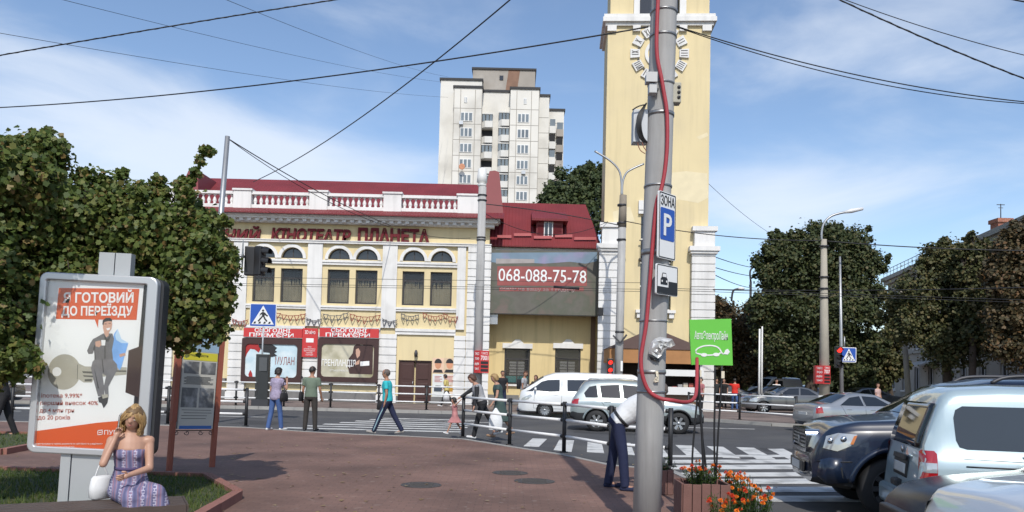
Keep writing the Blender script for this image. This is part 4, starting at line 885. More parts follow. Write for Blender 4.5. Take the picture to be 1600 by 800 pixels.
# parking signs
def sign_frame(name, label, pl, pr, zlo, zhi, grp=None):
    d = pr - pl; w = d.xy.length; t = thing(name, label, 'sign', (pl.x, pl.y, zlo), math.atan2(d.y, d.x), grp); return t, w, zhi - zlo
pl, pr = U(1029.3, 350, 8.03), U(1055.7, 357, 8.27)
zl, zh = U(1029, 402, 8.03).z, U(1031, 297, 8.03).z
t, w, h = sign_frame('parking_sign', 'tall white parking zone sign with blue P panel on the thick concrete pole', pl, pr, zl, zh)
MB().prism(rrect(0, w, 0, h, .02), 0, .02).build('panel', m_sw, t)
b_ = MB(); fo, fi = rrect(.008, w - .008, .008, h - .008, .018), rrect(.018, w - .018, .018, h - .018, .012); n = len(fo)
def ring_mb(mb, fo, fi, y0, y1):
    n = len(fo); vs = [(p[0], y0, p[1]) for p in fo] + [(p[0], y0, p[1]) for p in fi] + [(p[0], y1, p[1]) for p in fi] + [(p[0], y1, p[1]) for p in fo]; fs = []
    for k in range(n):
        j = (k + 1) % n; fs += [(k, j, n + j, n + k), (n + k, n + j, 2 * n + j, 2 * n + k), (3 * n + k, 3 * n + j, j, k), (2 * n + k, 2 * n + j, 3 * n + j, 3 * n + k)]
    return mb.add(vs, fs)
ring_mb(b_, fo, fi, -.003, .001).build('border', m_sk_, t)
text_mb('ЗОНА', .105, w / 2, h - .09, -.004, .004, w * .8, .001).build('lettering', m_sk_, t)
bp = MB().prism(rrect(.03, w - .03, .20, h - .17, .02), -.003, .001).build('blue_panel', m_sb, t); text_mb('P', .24, w / 2, (.20 + h - .17) / 2, -.007, .004, w * .46, .012).build('letter', m_sw, bp)
m_ = MB(); m_.box(w * .3, w * .7, .02, .05, .1, .16); m_.box(w * .3, w * .7, .02, .05, h - .2, h - .14); m_.build('bracket', m_bandm, t)
pl, pr = U(1026, 436, 8.0), U(1059, 441, 8.27); zl, zh = U(1026, 459, 8.0).z, U(1027, 411, 8.0).z
t, w, h = sign_frame('supplementary_sign', 'small white sign with a black car symbol below the parking zone sign', pl, pr, zl, zh)
MB().prism(rrect(0, w, 0, h, .02), 0, .02).build('panel', m_sw, t)
ring_mb(MB(), rrect(.006, w - .006, .006, h - .006, .018), rrect(.014, w - .014, .014, h - .014, .012), -.003, .001).build('border', m_sk_, t)
MB().flat([(.016, .016), (w - .016, .016), (w - .016, .15), (w * .55, .15), (w * .55, .085), (.016, .085)], -.003).build('kerb_symbol', m_sk_, t)
c_ = MB(); c_.flat([(w * .18, .11), (w * .50, .11), (w * .50, .17), (w * .46, .185), (w * .42, .235), (w * .26, .235), (w * .22, .185), (w * .18, .17)], -.004); c_.build('car_symbol', m_sk_, t)
MB().flat([(w * .25, .19), (w * .43, .19), (w * .405, .225), (w * .275, .225)], -.007).flat([(w * .21, .135), (w * .26, .135), (w * .26, .155), (w * .21, .155)], -.007).flat([(w * .42, .135), (w * .47, .135), (w * .47, .155), (w * .42, .155)], -.007).build('car_window_symbol', m_sw, t)
# boxes on the pole
def pbox(name, label, cat, x0, y0, x1, y1, Y, dep, m, grp=None, parts=None, bev=.008):
    a, b = U(x0, y0, Y), U(x1, y1, Y); t = thing(name, label, cat, ((a.x + b.x) / 2, Y, b.z), group=grp)
    MB().box(a.x, b.x, Y, Y + dep, b.z, a.z).build('case', m, t, True, bevel=bev); return t, a, b
m_pbox = mat('pale_grey_plastic', (.46, .46, .45), .5, var=.06)
t, a, b = pbox('junction_box', 'upper of two small pale grey junction boxes on the left front of the thick pole', 'junction box', 1010.5, 113, 1026, 127.5, 8.07, .12, m_pbox)
MB().box(a.x - .006, b.x + .006, 8.058, 8.068, b.z - .004, a.z + .004).build('lid', m_pbox, t, True)
t, a, b = pbox('junction_box', 'lower and narrower of two pale grey junction boxes on the thick pole', 'junction box', 1014.5, 129.5, 1027, 145, 8.08, .10, m_pbox)
MB().box(b.x, b.x + .02, 8.1, 8.16, b.z + .04, b.z + .06).build('cable_gland', m_blk, t, True)
t, a, b = pbox('socket_box', 'beige box with three round holes on the right side of the thick pole', 'box', 1050, 128, 1064.5, 160, 8.22, .12, mat('beige_box', (.36, .34, .27), .6, var=.12))
k_ = MB()
for z in (.25, .5, .75): k_.cyl((b.x - .028, 8.219, b.z + (a.z - b.z) * z), (b.x - .028, 8.212, b.z + (a.z - b.z) * z), .018, n=12)
k_.build('hole', m_sk_, t, True)
t, a, b = pbox('meter_cabinet', 'grey metal meter cabinet with black cables on the left side of the thick pole', 'cabinet', 990, 170, 1012, 222, 8.25, .14, m_steel, bev=.004)
cb = MB()
for k in range(6): cb.tube(smooth([U(1006 + k * .8, 166 - k, 8.22), U(997 + k * 1.2, 180, 8.19 - k * .006), U(995 + k * 1.3, 198, 8.18 - k * .006), U(999 + k * 1.2, 214, 8.19), U(1006 + k, 222, 8.22)]), .008, 6)
cb.tube(smooth([U(988, 172, 8.22), U(998, 166, 8.2), U(1010, 163, 8.2)]), .007, 6); cb.build('cable', m_blk, t, True)
cb = MB(); cb.tube(smooth([U(996, 222, 8.24), U(1000, 234, 8.24), U(1008, 240, 8.22)]), .005, 6).tube(smooth([U(1003, 222, 8.22), U(1006, 230, 8.22), U(1010, 236, 8.2)]), .005, 6); cb.build('thin_lead', mat('brown_lead', (.25, .1, .06), .6), t, True)
# torn sheets stuck to the pole
def crumple(name, label, pts, Y, m, amp=.02, seed=1):
    rr = random.Random(seed); mb = MB(); P = [U(x, y, Y) for x, y in pts]; c = sum(P, Vector()) / len(P); rings = []
    for f in (1.0, .8, .6, .4, .2):
        rings.append([c + (p - c) * f + Vector((0, -rr.uniform(0, amp) - (.035 * (1 - f)), rr.uniform(-.006, .006))) for p in P])
    mb.loft(rings, 0, False, False); n = len(P); o_ = len(mb.v) - n; mb.f.append(tuple(range(o_, o_ + n))); mb.mi.append(0); mb.sm.append(False)
    o = mb.build(name, m); so_ = o.modifiers.new('thick', 'SOLIDIFY'); so_.thickness = .002; return tag(o, label, 'torn sheet')
m_foil = mat('crumpled_silver_sheet', (.50, .50, .49), .35, metal=.35, var=.3, scale=25)
crumple('torn_sheet', 'large crumpled silvery sheet torn and curling off the thick concrete pole', [(1014, 545), (1017, 535), (1022, 529), (1031, 527), (1041, 528), (1049, 530), (1054, 539), (1046, 543), (1038, 547), (1033, 555), (1027, 559), (1019, 555), (1013, 552)], 8.13, m_foil, .05, 3)
crumple('torn_sheet', 'small cream scrap of paper stuck low on the thick concrete pole', [(1024, 580), (1028, 580), (1029, 591), (1029, 597), (1023, 598), (1021, 594), (1025, 588)], 8.135, mat('cream_paper', (.6, .54, .42), .8, var=.15), .012, 5)
crumple('torn_sheet', 'narrow dark scrap under the silvery sheet on the thick concrete pole', [(1014, 556), (1020, 560), (1030, 561), (1030, 566), (1024, 563), (1017, 562)], 8.14, m_sk_, .012, 9)

# ------------------------------------------------------------ green charging sign, planters, marigolds
YG = 9.4
gs = thing('charging_sign', 'bright green sign with white car and plug outline on black cable legs', 'sign', (U(1108, 750, YG).x, YG, 0))
g0, g1 = U(1078, 571, YG), U(1144, 499, YG); gl = (1077 - 1080) / 130
gb = MB(); P = pxpoly([(1077, 499.5), (1142.5, 498), (1145, 571), (1080.5, 570)], YG); gb.prism(P, YG, YG + .03); gb.build('panel', mat('sign_green', (.115, .46, .045), .45, var=.06), gs, True)
wl_ = MB(); cpts = pxpoly([(1088, 552), (1087, 548), (1091, 544), (1098, 541), (1105, 540), (1112, 540), (1119, 541.5), (1124, 545), (1127, 550), (1130, 553), (1134, 550)], YG)
def stroke(mb, pts, w, y=YG):
    for a, b in zip(pts[:-1], pts[1:]): mb.bar((a[0], y - .002, a[1]), (b[0], y - .002, b[1]), .006, w)
    return mb
pz = [Vector((p[0], 0, p[1])) for p in cpts]; sm = [(p.x, p.z) for p in smooth(pz, 4)]
stroke(wl_, sm, .016); stroke(wl_, pxpoly([(1088, 552), (1097, 554)], YG), .016); stroke(wl_, pxpoly([(1105, 555), (1115, 554.5)], YG), .016); stroke(wl_, pxpoly([(1123, 553), (1126, 551)], YG), .016)
for c in ((1100, 554.5), (1119, 554)):
    q = U(*c, YG); wl_.prism([(q.x + .04 * math.cos(t), q.z + .022 * math.sin(t)) for t in np.linspace(0, 2 * math.pi, 15)[:-1]], YG - .006, YG - .0005)
q = U(1134.5, 549.5, YG); wl_.prism([(q.x - .03, q.z - .03), (q.x + .02, q.z - .035), (q.x + .045, q.z), (q.x + .02, q.z + .035), (q.x - .01, q.z + .02)], YG - .006, YG - .0005); wl_.build('car_symbol', m_sw, gs, True)
q = U(1111, 524, YG); text_mb('АвтоЭлектроЛайн', .10, q.x, q.z, YG - .004, .005, U(1137, 524, YG).x - U(1085, 524, YG).x, .004).build('lettering', m_sw, gs, True)
lg = MB()
for k, (p, Yk) in enumerate(([[(1090, 571), (1091, 600), (1086, 660), (1082, 710), (1081, 765)], 9.42], [[(1092, 571), (1092, 610), (1096, 670), (1102, 720), (1106, 770)], 9.45], [[(1091, 571), (1093, 620), (1097, 680), (1099, 735), (1100, 775)], 9.36], [[(1117, 571), (1117, 620), (1116, 680), (1117, 740), (1118, 770)], 9.43], [[(1128, 571), (1126, 620), (1122, 680), (1119, 740), (1117, 770)], 9.4])):
    MB().tube(smooth([U(x, y, Yk) for x, y in p]), .012 if k != 2 else .016, 8).build('cable_leg', m_blk, gs, True)
tg = MB(); 
for (x, y) in ((1093, 583), (1129, 585)): a, b = U(x - 2, y + 6, 9.37), U(x + 3, y - 5, 9.37); tg.box(a.x, b.x, 9.365, 9.37, a.z, b.z)
tg.build('paper_tag', MATS['cream_paper'], gs, True)
m_terra = mat('weathered_red_planks', (.17, .085, .07), .85, var=.25, scale=4, bump=.4, col2=(.10, .055, .048), c2amt=.6, c2scale=2)
def planter(px0, px1, ytop, Y, dep, label, rz=0):
    a, b = U(px0, ytop, Y), U(px1, ytop, Y); t = thing('planter', label, 'planter', ((a.x + b.x) / 2, Y + dep / 2, 0), rz, 'red plank planters by the crossing'); w = (b.x - a.x) / 2; h = a.z
    n = max(3, round(w * 2 / .12)); m_ = MB()
    for k in range(n):
        x0 = -w + 2 * w * k / n; x1 = x0 + 2 * w / n - .008
        for yy in (-dep / 2, dep / 2 - .03): m_.box(x0, x1, yy, yy + .03, .005, h + random.uniform(-.008, .008))
    for s in (-1, 1):
        for k in range(3): m_.box(s * w - .015, s * w + .015, -dep / 2 + .031 + k * (dep - .06) / 3, -dep / 2 + .025 + (k + 1) * (dep - .06) / 3, .005, h)
    m_.build('side_plank', m_terra, t, bevel=.004)
    MB().box(-w + .03, w - .03, -dep / 2 + .035, dep / 2 - .035, .05, h - .07).build('soil', mat('dark_soil', (.03, .022, .015), .95, var=.3, scale=20), t)
    return t, w, h
pt1 = planter(1068, 1141, 756, 9.15, .5, 'reddish plank planter full of flowers under the green charging sign')
pt2 = planter(1026, 1052, 734, 11.0, .45, 'small reddish planter half hidden behind the thick concrete pole')
m_plleaf = leaf_mat('marigold_leaves', [(0, (.025, .06, .012)), (.5, (.05, .10, .02)), (.9, (.09, .12, .03)), (1, (.16, .12, .05))], .25)
m_orange = leaf_mat('marigold_petals', [(0, (.75, .13, .01)), (.6, (.85, .22, .02)), (1, (.80, .34, .03))], .15)
m_redor = leaf_mat('marigold_red_petals', [(0, (.55, .04, .015)), (1, (.75, .09, .02))], .15)
def marigold(cx, cy, z0, rad, hgt, nst, label, petals=True):
    t = thing('marigold', label, 'flowers', (cx, cy, z0), group='marigolds by the crossing'); st = MB(); V = []; fl = {0: MB(), 1: MB()}
    for k in range(nst):
        a = random.uniform(0, 6.28); r = rad * math.sqrt(random.random()); h = hgt * random.uniform(.55, 1.0) * (1 - .25 * r / rad)
        p0 = Vector((r * .45 * math.cos(a), r * .45 * math.sin(a), 0)); p1 = Vector((r * math.cos(a), r * math.sin(a), h)); mid = (p0 + p1) / 2 + Vector((random.uniform(-.02, .02), random.uniform(-.02, .02), h * .1))
        st.tube(smooth([p0, mid, p1], 3), .0035, 4)
        for j in range(16):
            tt = random.uniform(.1, .98); q = p0.lerp(p1, tt) + Vector((random.gauss(0, .012), random.gauss(0, .012), 0)); d = Vector((random.gauss(0, 1), random.gauss(0, 1), random.gauss(.2, .5))).normalized(); s = d.cross(Vector((0, 0, 1)))
            s = s.normalized() if s.length > .05 else Vector((1, 0, 0)); L_ = random.uniform(.03, .07); V.append([q - s * .004, q + d * L_ * .5 - s * .010, q + d * L_, q + d * L_ * .5 + s * .010])
        if petals and random.random() < .5:
            f = fl[1 if random.random() < .35 else 0]; R_ = random.uniform(.022, .036); up = Vector((random.gauss(0, .35), random.gauss(-.25, .35), 1)).normalized(); e1 = up.orthogonal().normalized(); e2 = up.cross(e1)
            for ringk in range(4):
                nn = 9 - ringk; rr_ = R_ * (1 - ringk * .22)
                for j in range(nn):
                    an = 2 * math.pi * (j + random.random() * .5) / nn; dv = e1 * math.cos(an) + e2 * math.sin(an); tv = up.cross(dv); c = p1 + up * (ringk * .006)
                    f.add([c + dv * .004, c + dv * rr_ * .75 + tv * rr_ * .34 + up * .006, c + dv * rr_ + up * (.004 + ringk * .006), c + dv * rr_ * .75 - tv * rr_ * .34 + up * .006], [(0, 1, 2, 3)])
    st.build('stem', m_plleaf, t); o = bpy.data.objects.new('foliage', quads_mesh('foliage', np.array([[list(p) for p in q] for q in V]), m_plleaf, 4)); link(o, t)
    if fl[0].v: fl[0].build('blossom', m_orange, t)
    if fl[1].v: fl[1].build('blossom', m_redor, t)
p = U(1096, 740, 9.4); marigold(p.x, 9.4, pt1[2] - .08, .24, .36, 46, 'orange marigolds growing in the plank planter under the green sign')
for (px, py, Y, rad, hg, ns, lab) in ((1140, 800, 9.2, .2, .62, 46, 'orange marigold clump on the ground touching the right side of the plank planter'), (1166, 806, 9.0, .22, .55, 44, 'wide clump of orange and red marigolds at the kerb, second from the planter'), (1182, 820, 8.6, .2, .5, 34, 'sparse red marigold clump at the kerb, farthest from the planter'), (1130, 830, 8.4, .22, .5, 40, 'marigold clump in front of the plank planter at the bottom edge')):
    q = G(px, py); marigold(q.x, q.y, 0, rad, hg, ns, lab)
p = U(1040, 720, 11.2); marigold(p.x, 11.2, pt2[2] - .08, .16, .26, 16, 'low green plant in the small planter behind the thick pole', False)

# ------------------------------------------------------------ railings
m_railw = mat('white_rail_paint', (.72, .72, .71), .45, var=.05); m_post = mat('black_post_paint', (.018, .018, .02), .5, var=.1)
def railing(label, bases, hts=(1.04, .70, .35), hp=1.1, rr=.032, pr_=.045, round_post=True, ext=None):
    t = thing('railing', label, 'railing', bases[0], group='white and black pedestrian railings'); bs = [Vector(b) for b in bases]
    for b in bs: MB().cyl(b, b + Vector((0, 0, hp)), pr_, n=12).cyl(b, b + Vector((0, 0, .02)), pr_ * 2, n=12).build('post', m_post, t, True)
    for a, b in zip(bs[:-1], bs[1:]):
        d = (b - a).normalized() * (pr_ + .004)
        for h in hts:
            z = Vector((0, 0, h)); MB().cyl(a + d + z, b - d + z, rr, n=10).cyl(a + d + z - d * .2, a + d * 2.0 + z, rr * 1.25, n=10, mi=1).cyl(b - d * 2.0 + z, b - d * .8 + z, rr * 1.25, n=10, mi=1).build('rail', [m_railw, m_post], t, True)
    return t
railing('curved railing with black posts and white rails along the kerb left of the thick pole', [G(723, 683), G(796, 695), G(881, 707), G(954, 722), G(1047, 729)])
q = G(384, 666); railing('white railing on the near kerb at the far left, behind the poster stand', [(q.x - 2.25 * k, q.y + .02 * k, 0) for k in range(7)][::-1])
railing('long white railing on the far pavement in front of the cinema posters', [(U(px, 640, 34.4).x, 34.4, 0) for px in (740, 666, 591, 516, 443, 368, 293, 218, 143, 68, -7)][::-1])
railing('white railing on the far pavement between the kiosk and the parked silver saloon', [(U(1094, 640, 31.9).x, 34.0, 0), (U(1167, 640, 31.6).x, 32.6, 0), (U(1240, 640, 30.6).x, 30.3, 0)])
# ------------------------------------------------------------ lamp posts, signals, signs
def lamppost(label, px, py, Y, ztop, r0, r1, name='lamp_post', m=None, lean=0):
    b = U(px, py, Y); t = thing(name, label, 'lamp post', (b.x, Y, 0)); lx = lean
    MB().tube([(b.x, Y, 0), (b.x + lx * ztop, Y, ztop)], [r0, r1], 18).build('shaft', m or m_conc, t, True); return t, b
zt = U(748, 292, 36).z
t, b = lamppost('grey lamp post with a white lantern cap at the right corner of the cinema', 749, 480, 36, zt, .215, .185)
lt_ = MB(); x_ = b.x - .03; lt_.lathe([(.16, zt), (.22, zt + .1), (.14, zt + .16), (.25, zt + .22), (.23, zt + .5), (.19, zt + .86), (.08, zt + .92), (.01, zt + .93)], (x_, 36, 0), 14); lt_.build('lantern', mat('white_lantern', (.68, .68, .66), .4), t, True)
k_ = MB()
for y in (306, 314, 372, 376): z = U(748, y, 36).z; k_.cyl((b.x, 36, z), (b.x, 36, z + .05), .225, n=18)
k_.build('band', m_dkmet, t, True)
def advert(label, px0, px1, y0, y1, Y, lines, split=.4):
    a, c = U(px0, y0, Y), U(px1, y1, Y); w = c.x - a.x; t = thing('advert_box', label, 'advert box', ((a.x + c.x) / 2, Y, c.z), group='red advert boxes on lamp posts')
    MB().prism_z([(a.x, Y + .16), (a.x + w * split, Y - .12), (c.x, Y + .04), (c.x - w * split, Y + .5), (a.x + .05, Y + .5)], c.z, a.z).build('case', m_red, t, True)
    dx, dy = w * (1 - split), .16; ang = math.atan2(dy, dx); L_ = math.hypot(dx, dy); h = a.z - c.z
    f = thing('tmp', 'x', 'x', (a.x + w * split, Y - .12, c.z), ang); tm = MB(); text_mb(lines[0], h * .1, L_ / 2, h * .88, -.004, .004, L_ * .7, .003, mb=tm); text_mb(lines[1], h * .2, L_ / 2, h * .68, -.004, .004, L_ * .82, .012, mb=tm); MX = world_of(f)
    bars = MB()
    for k in range(3): bars.box(L_ * .1, L_ * .92, -.005, -.001, h * (.06 + .17 * k), h * (.18 + .17 * k))
    for mb_, nm, mm in ((tm, 'lettering', m_whitepaint), (bars, 'text_panel', m_ink)):
        mb_.v = [tuple(MX @ Vector(v)) for v in mb_.v]; mb_.build(nm, mm, t, True)
    tm2 = MB(); L2 = math.hypot(w * split, .28); ang2 = math.atan2(-.28, w * split); MX2 = Matrix.LocRotScale(Vector((a.x, Y + .16, c.z)), Euler((0, 0, ang2)), None)
    for k in range(4): text_mb(('ТАКСІ', '700', 'таксі', '24'), .1, 0, 0, 0) if False else text_mb(('ТАКСІ', lines[1][:3], 'цілодобово', 'таксі')[k], h * .12, L2 / 2, h * (.86 - .22 * k), -.004, .004, L2 * .7, .004, mb=tm2)
    tm2.v = [tuple(MX2 @ Vector(v)) for v in tm2.v]; tm2.build('lettering', m_whitepaint, t, True); bpy.data.objects.remove(f)
advert('red taxi advert box with white digits on the lamp post before the cinema corner', 741, 763.5, 547.5, 583, 35.6, ('ТАКСІ', '7001'))
zt = U(970, 305, 36.5).z; zm = U(968, 352, 36.5).z; b = U(968, 480, 36.5)
t = thing('lamp_post', 'grey lamp post with brown top and two curved arms before the clock tower', 'lamp post', (b.x, 36.5, 0))
MB().tube([(b.x, 36.5, 0), (b.x + .06, 36.5, zm)], [.205, .185], 18).build('shaft', m_conc, t, True); MB().tube([(b.x + .06, 36.5, zm - .1), (b.x + .08, 36.5, zt)], [.20, .17], 14).build('upper_shaft', m_conc_dk, t, True)
for pts in ([(971, 306), (971, 285), (967, 266), (952, 250), (929, 236)], [(972, 306), (973, 285), (979, 270), (992, 262), (1006, 256)]): MB().tube(smooth([U(x, y, 36.5) for x, y in pts]), .05, 8).build('arm', m_steel, t, True)
k_ = MB()
for y in (322, 350, 376, 520): z = U(968, y, 36.5).z; k_.cyl((b.x + .03, 36.5, z), (b.x + .03, 36.5, z + .08), .225, n=16)
a = U(968, 533, 36.5); k_.bar((a.x - .35, 36.25, a.z + .25), (a.x, 36.2, a.z - .1), .04, .08).bar((a.x + .3, 36.25, a.z + .3), (a.x, 36.2, a.z - .1), .04, .08); k_.build('band', m_dkmet, t, True)
MB().box(a.x + .04, a.x + .14, 36.28, 36.3, U(968, 580, 36.5).z, U(968, 564, 36.5).z).build('paper_strip', m_whitepaint, t, True)
zt = U(1285, 374, 33).z; b = U(1287, 560, 33)
t = thing('lamp_post', 'tapered pale concrete lamp post with one arm before the dark trees', 'lamp post', (b.x, 33, 0)); m_conc_p = mat('pale_concrete', (.33, .30, .245), .85, var=.15, scale=3, bump=.3)
MB().tube([(b.x + .05, 33, 0), (b.x - .02, 33, zt)], [.24, .12], 18).build('shaft', m_conc_p, t, True)
MB().tube(smooth([U(x, y, 33) for x, y in ((1284, 376), (1284, 362), (1288, 348), (1300, 337), (1322, 331))]), .05, 8).build('arm', m_steel, t, True)
MB().tube([U(1318, 332, 33), U(1330, 329.5, 33), U(1348, 326, 33)], [.05, .10, .07], 8).build('lamp_head', mat('white_lamp_head', (.66, .66, .66), .4), t, True)
k_ = MB()
for y in (386, 434, 452, 466): z = U(1285, y, 33).z; k_.cyl((b.x - .01, 33, z), (b.x - .01, 33, z + .06), .2, n=14)
k_.build('band', m_dkmet, t, True)
z0 = U(1287, 628, 33).z; MB().cyl((b.x + .04, 33, max(.02, z0)), (b.x + .04, 33, U(1287, 618, 33).z), .25, n=16).build('white_band', m_railw, t, True)
advert('red taxi advert box on the tapered lamp post before the dark trees', 1276.5, 1298, 571, 600, 32.7, ('ТАКСІ', '7007'))
m_lred = mat('red_signal_lens', (.9, .03, .02), .3, var=0, emit=2.2); m_ldark = mat('dark_lens', (.03, .02, .02), .25)
def signal(name, label, px0, px1, y0, y1, Y, n, lit, dep=.22, m=None):
    a, c = U(px0, y0, Y), U(px1, y1, Y); t = thing(name, label, 'traffic light', ((a.x + c.x) / 2, Y, c.z)); h = (a.z - c.z) / n; w = c.x - a.x
    MB().box(a.x, c.x, Y, Y + dep, c.z, a.z).build('housing', m_sk_, t, True, bevel=.02)
    for k in range(n):
        z = a.z - h * (k + .5); r = min(w, h) * .4; MB().lathe([(.01, -.03), (r * .7, -.025), (r, -.003)], ((a.x + c.x) / 2, Y, z), 16, 'y').build('lens', m_lred if k in lit else m_ldark, t, True)
        v = MB(); arc = [(math.cos(x), math.sin(x)) for x in np.linspace(0, math.pi, 9)]
        v.loft([[((a.x + c.x) / 2 + r * 1.08 * p[0], Y - .002, z + r * 1.08 * p[1]) for p in arc], [((a.x + c.x) / 2 + r * 1.08 * p[0], Y - .17, z + r * 1.0 * p[1] - .02) for p in arc]], 0, True, False, False); v.build('visor', m_sk_, t, True)
    return t
signal('pedestrian_signal', 'red pedestrian signal on the grey two-armed lamp post below the clock tower', 949.5, 958, 560, 584, 36.1, 2, (0, 1))
zt = U(1312, 400, 33.4).z; b = U(1316, 600, 33.4)
t = thing('signal_pole', 'thin steel pole with traffic light and crossing sign before the dark trees', 'pole', (b.x, 33.4, 0)); MB().tube([(b.x, 33.4, 0), U(1314.5, 540, 33.4), U(1312.5, 401, 33.4)], [.085, .075, .04], 12).build('shaft', m_steel, t, True); MB().cyl(U(1319.5, 546, 33.4), U(1319.5, 526, 33.4), .03, n=8).build('bracket', m_steel, t, True)
signal('traffic_light', 'dark traffic light showing red on the thin steel pole before the dark trees', 1306.5, 1317, 541, 575, 33.2, 3, (0,))
def crossing_sign(label, px0, px1, y0, y1, Y, tilt=0):
    a, c = U(px0, y0, Y), U(px1, y1, Y); w = c.x - a.x; h = a.z - c.z; t = thing('crossing_sign', label, 'road sign', (a.x, Y, c.z), tilt, 'pedestrian crossing signs')
    MB().prism(rrect(0, w, 0, h, .05), 0, .03).build('panel', m_sw, t); MB().prism(rrect(.03, w - .03, .03, h - .03, .04), -.006, -.001).build('blue_field', m_sb, t)
    MB().flat([(w * .08, h * .10), (w * .92, h * .10), (w * .5, h * .92)], -.009).build('white_triangle', m_sw, t)
    s = MB(); y = -.012; u = lambda x, z: (w * x, h * z)
    s.flat([u(.5 + .045 * math.cos(q), .70 + .05 * math.sin(q)) for q in np.linspace(0, 2 * math.pi, 13)[:-1]], y)
    s.flat([u(.47, .64), u(.55, .63), u(.57, .5), u(.55, .42), u(.46, .42), u(.46, .52)], y)
    for p, q in (((.47, .44), (.40, .33)), ((.40, .34), (.33, .23)), ((.54, .44), (.58, .33)), ((.58, .34), (.66, .23)), ((.48, .61), (.40, .53)), ((.40, .54), (.38, .45)), ((.55, .6), (.62, .5)), ((.62, .51), (.68, .46))): s.bar((w * p[0], y, h * p[1]), (w * q[0], y, h * q[1]), .002, w * .055)
    for k in range(4): x = .18 + k * .185; s.flat([u(x - .035, .13), u(x + .05, .13), u(x + .07, .22), u(x + .005, .22)], y)
    s.build('walking_figure', m_sk_, t); return t, a, c
crossing_sign('small blue pedestrian crossing sign on the thin pole beside the red traffic light', 1314.5, 1338, 542.5, 566.5, 33.2)
t, a, c = crossing_sign('large blue pedestrian crossing sign standing before the cinema posters', 391, 431, 474, 511, 34.75)
xm = a.x + .62; MB().cyl((xm - .0 - a.x, .06, -c.z), (xm - a.x, .06, a.z - c.z), .04, n=10).build('post', m_steel, t)
a, c = U(398.5, 553, 34.3), U(417, 634, 34.3); t = thing('street_pillar', 'tall dark grey metal pillar before the pale blue film poster', 'pillar', ((a.x + c.x) / 2, 34.3, 0))
MB().prism_z([(a.x, 34.45), (a.x + .2, 34.25), (c.x, 34.3), (c.x, 34.6), (a.x, 34.6)], .0, a.z).build('case', mat('dark_pillar', (.025, .027, .028), .4, var=.2), t, True, bevel=.015); MB().box(a.x + .22, c.x - .05, 34.24, 34.262, a.z - .75, a.z - .15).build('panel', mat('grey_panel', (.08, .085, .09), .3), t, True); MB().box(a.x - .06, c.x + .06, 34.2, 34.65, .0, .3).build('base', m_dkmet, t, True)
# signal mast at the left
YC = 24.0
p0, p1 = U(340, 400, YC), U(355.5, 213, YC); dd = (p1 - p0) / (p1.z - p0.z); b = p0 - dd * p0.z
t = thing('signal_mast', 'galvanised mast leaning above the tree, with a bracket arm for signals', 'mast', b); MB().tube([b, p1], [.11, .075], 14).build('shaft', m_steel, t, True); MB().tube([U(340, 394, YC), U(370, 398, YC), U(412, 409, YC)], .04, 8).build('arm', m_steel, t, True); MB().cyl(U(397.5, 386, YC), U(396, 430, YC), .05, n=10).build('hanger', m_steel, t, True)
c = U(379, 400, YC - .15); d = thing('priority_sign', 'grey back of a diamond road sign on the bracket arm left of the black signals', 'road sign', c, R(-68)); hh = .5
MB().prism([(0, hh), (hh * .98, 0), (0, -hh), (-hh * .98, 0)], -.015, .015).build('panel', mat('sign_back_grey', (.22, .23, .23), .5, metal=.4, var=.1), d)
MB().prism([(0, hh * .86), (hh * .84, 0), (0, -hh * .86), (-hh * .84, 0)], .015, .019).build('yellow_face', mat('sign_yellow', (.6, .4, .03), .4), d); MB().box(-.3, .3, -.04, -.016, -.03, .03).build('bracket', m_steel, d)
def sidesignal(label, px, py, rz):
    c = U(px, py, YC); t = thing('traffic_light', label, 'traffic light', c, rz, 'black signals on the left mast'); MB().box(-.16, .16, -.12, .12, -.46, .46).build('housing', m_sk_, t, bevel=.03)
    for z in (.3, 0, -.3):
        MB().lathe([(.01, -.15), (.09, -.145), (.125, -.121)], (0, 0, z), 14, 'y').build('lens', m_ldark, t); arc = [(math.cos(x), math.sin(x)) for x in np.linspace(-.3, math.pi + .3, 11)]
        MB().loft([[(.135 * p[0], -.121, z + .135 * p[1]) for p in arc], [(.125 * p[0], -.36, z + .125 * p[1] - .03) for p in arc]], 0, True, False, False).build('visor', m_sk_, t)
    return t
sidesignal('black traffic light turned away, nearest the diamond sign on the left mast', 391, 408, R(190)); sidesignal('black traffic light with visors facing right on the left mast', 406, 408, R(75))
# thin far poles on the right
for (px, y0, Y, r, lab) in ((1187, 514, 42, .07, 'thin white flagpole before the dark trees, left of a pair'), (1191, 510, 42.5, .06, 'thin white flagpole before the dark trees, right of a pair')):
    a = U(px, y0, Y); o = MB().tube([(a.x, Y, 0), a], [r, r * .7], 8).build('flagpole', m_railw); tag(o, lab, 'pole')
a = U(1408, 452, 44); b = U(1418, 600, 44); o = MB().tube([(b.x + .1, 44, 0), b, a], [.17, .16, .10], 10).build('concrete_post', m_conc_p); tag(o, 'bare pale post standing among the trees before the grey corner building', 'pole')
for (px, y0, Y, pts, lab) in ((1173, 440, 75, [(1173, 440), (1172, 425), (1176, 418), (1182, 415)], 'far street lamp with curved arm left of the big dark tree'), (1146, 470, 70, [(1143, 470), (1145, 456), (1150, 452), (1158, 451)], 'small far street lamp with bright head above the brownish trees')):
    t = thing('far_lamp', lab, 'lamp post', (U(px, y0, Y).x, Y, 0)); a = U(px, y0, Y); MB().cyl((a.x, Y, 0), a, .12, n=8).build('shaft', m_dkmet, t, True); MB().tube(smooth([U(x, y, Y) for x, y in pts]), .09, 6).build('arm', m_dkmet, t, True); q = U(*pts[-1], Y); MB().ball(q, (.35, .2, .15), 8).build('lamp_head', m_railw, t, True)
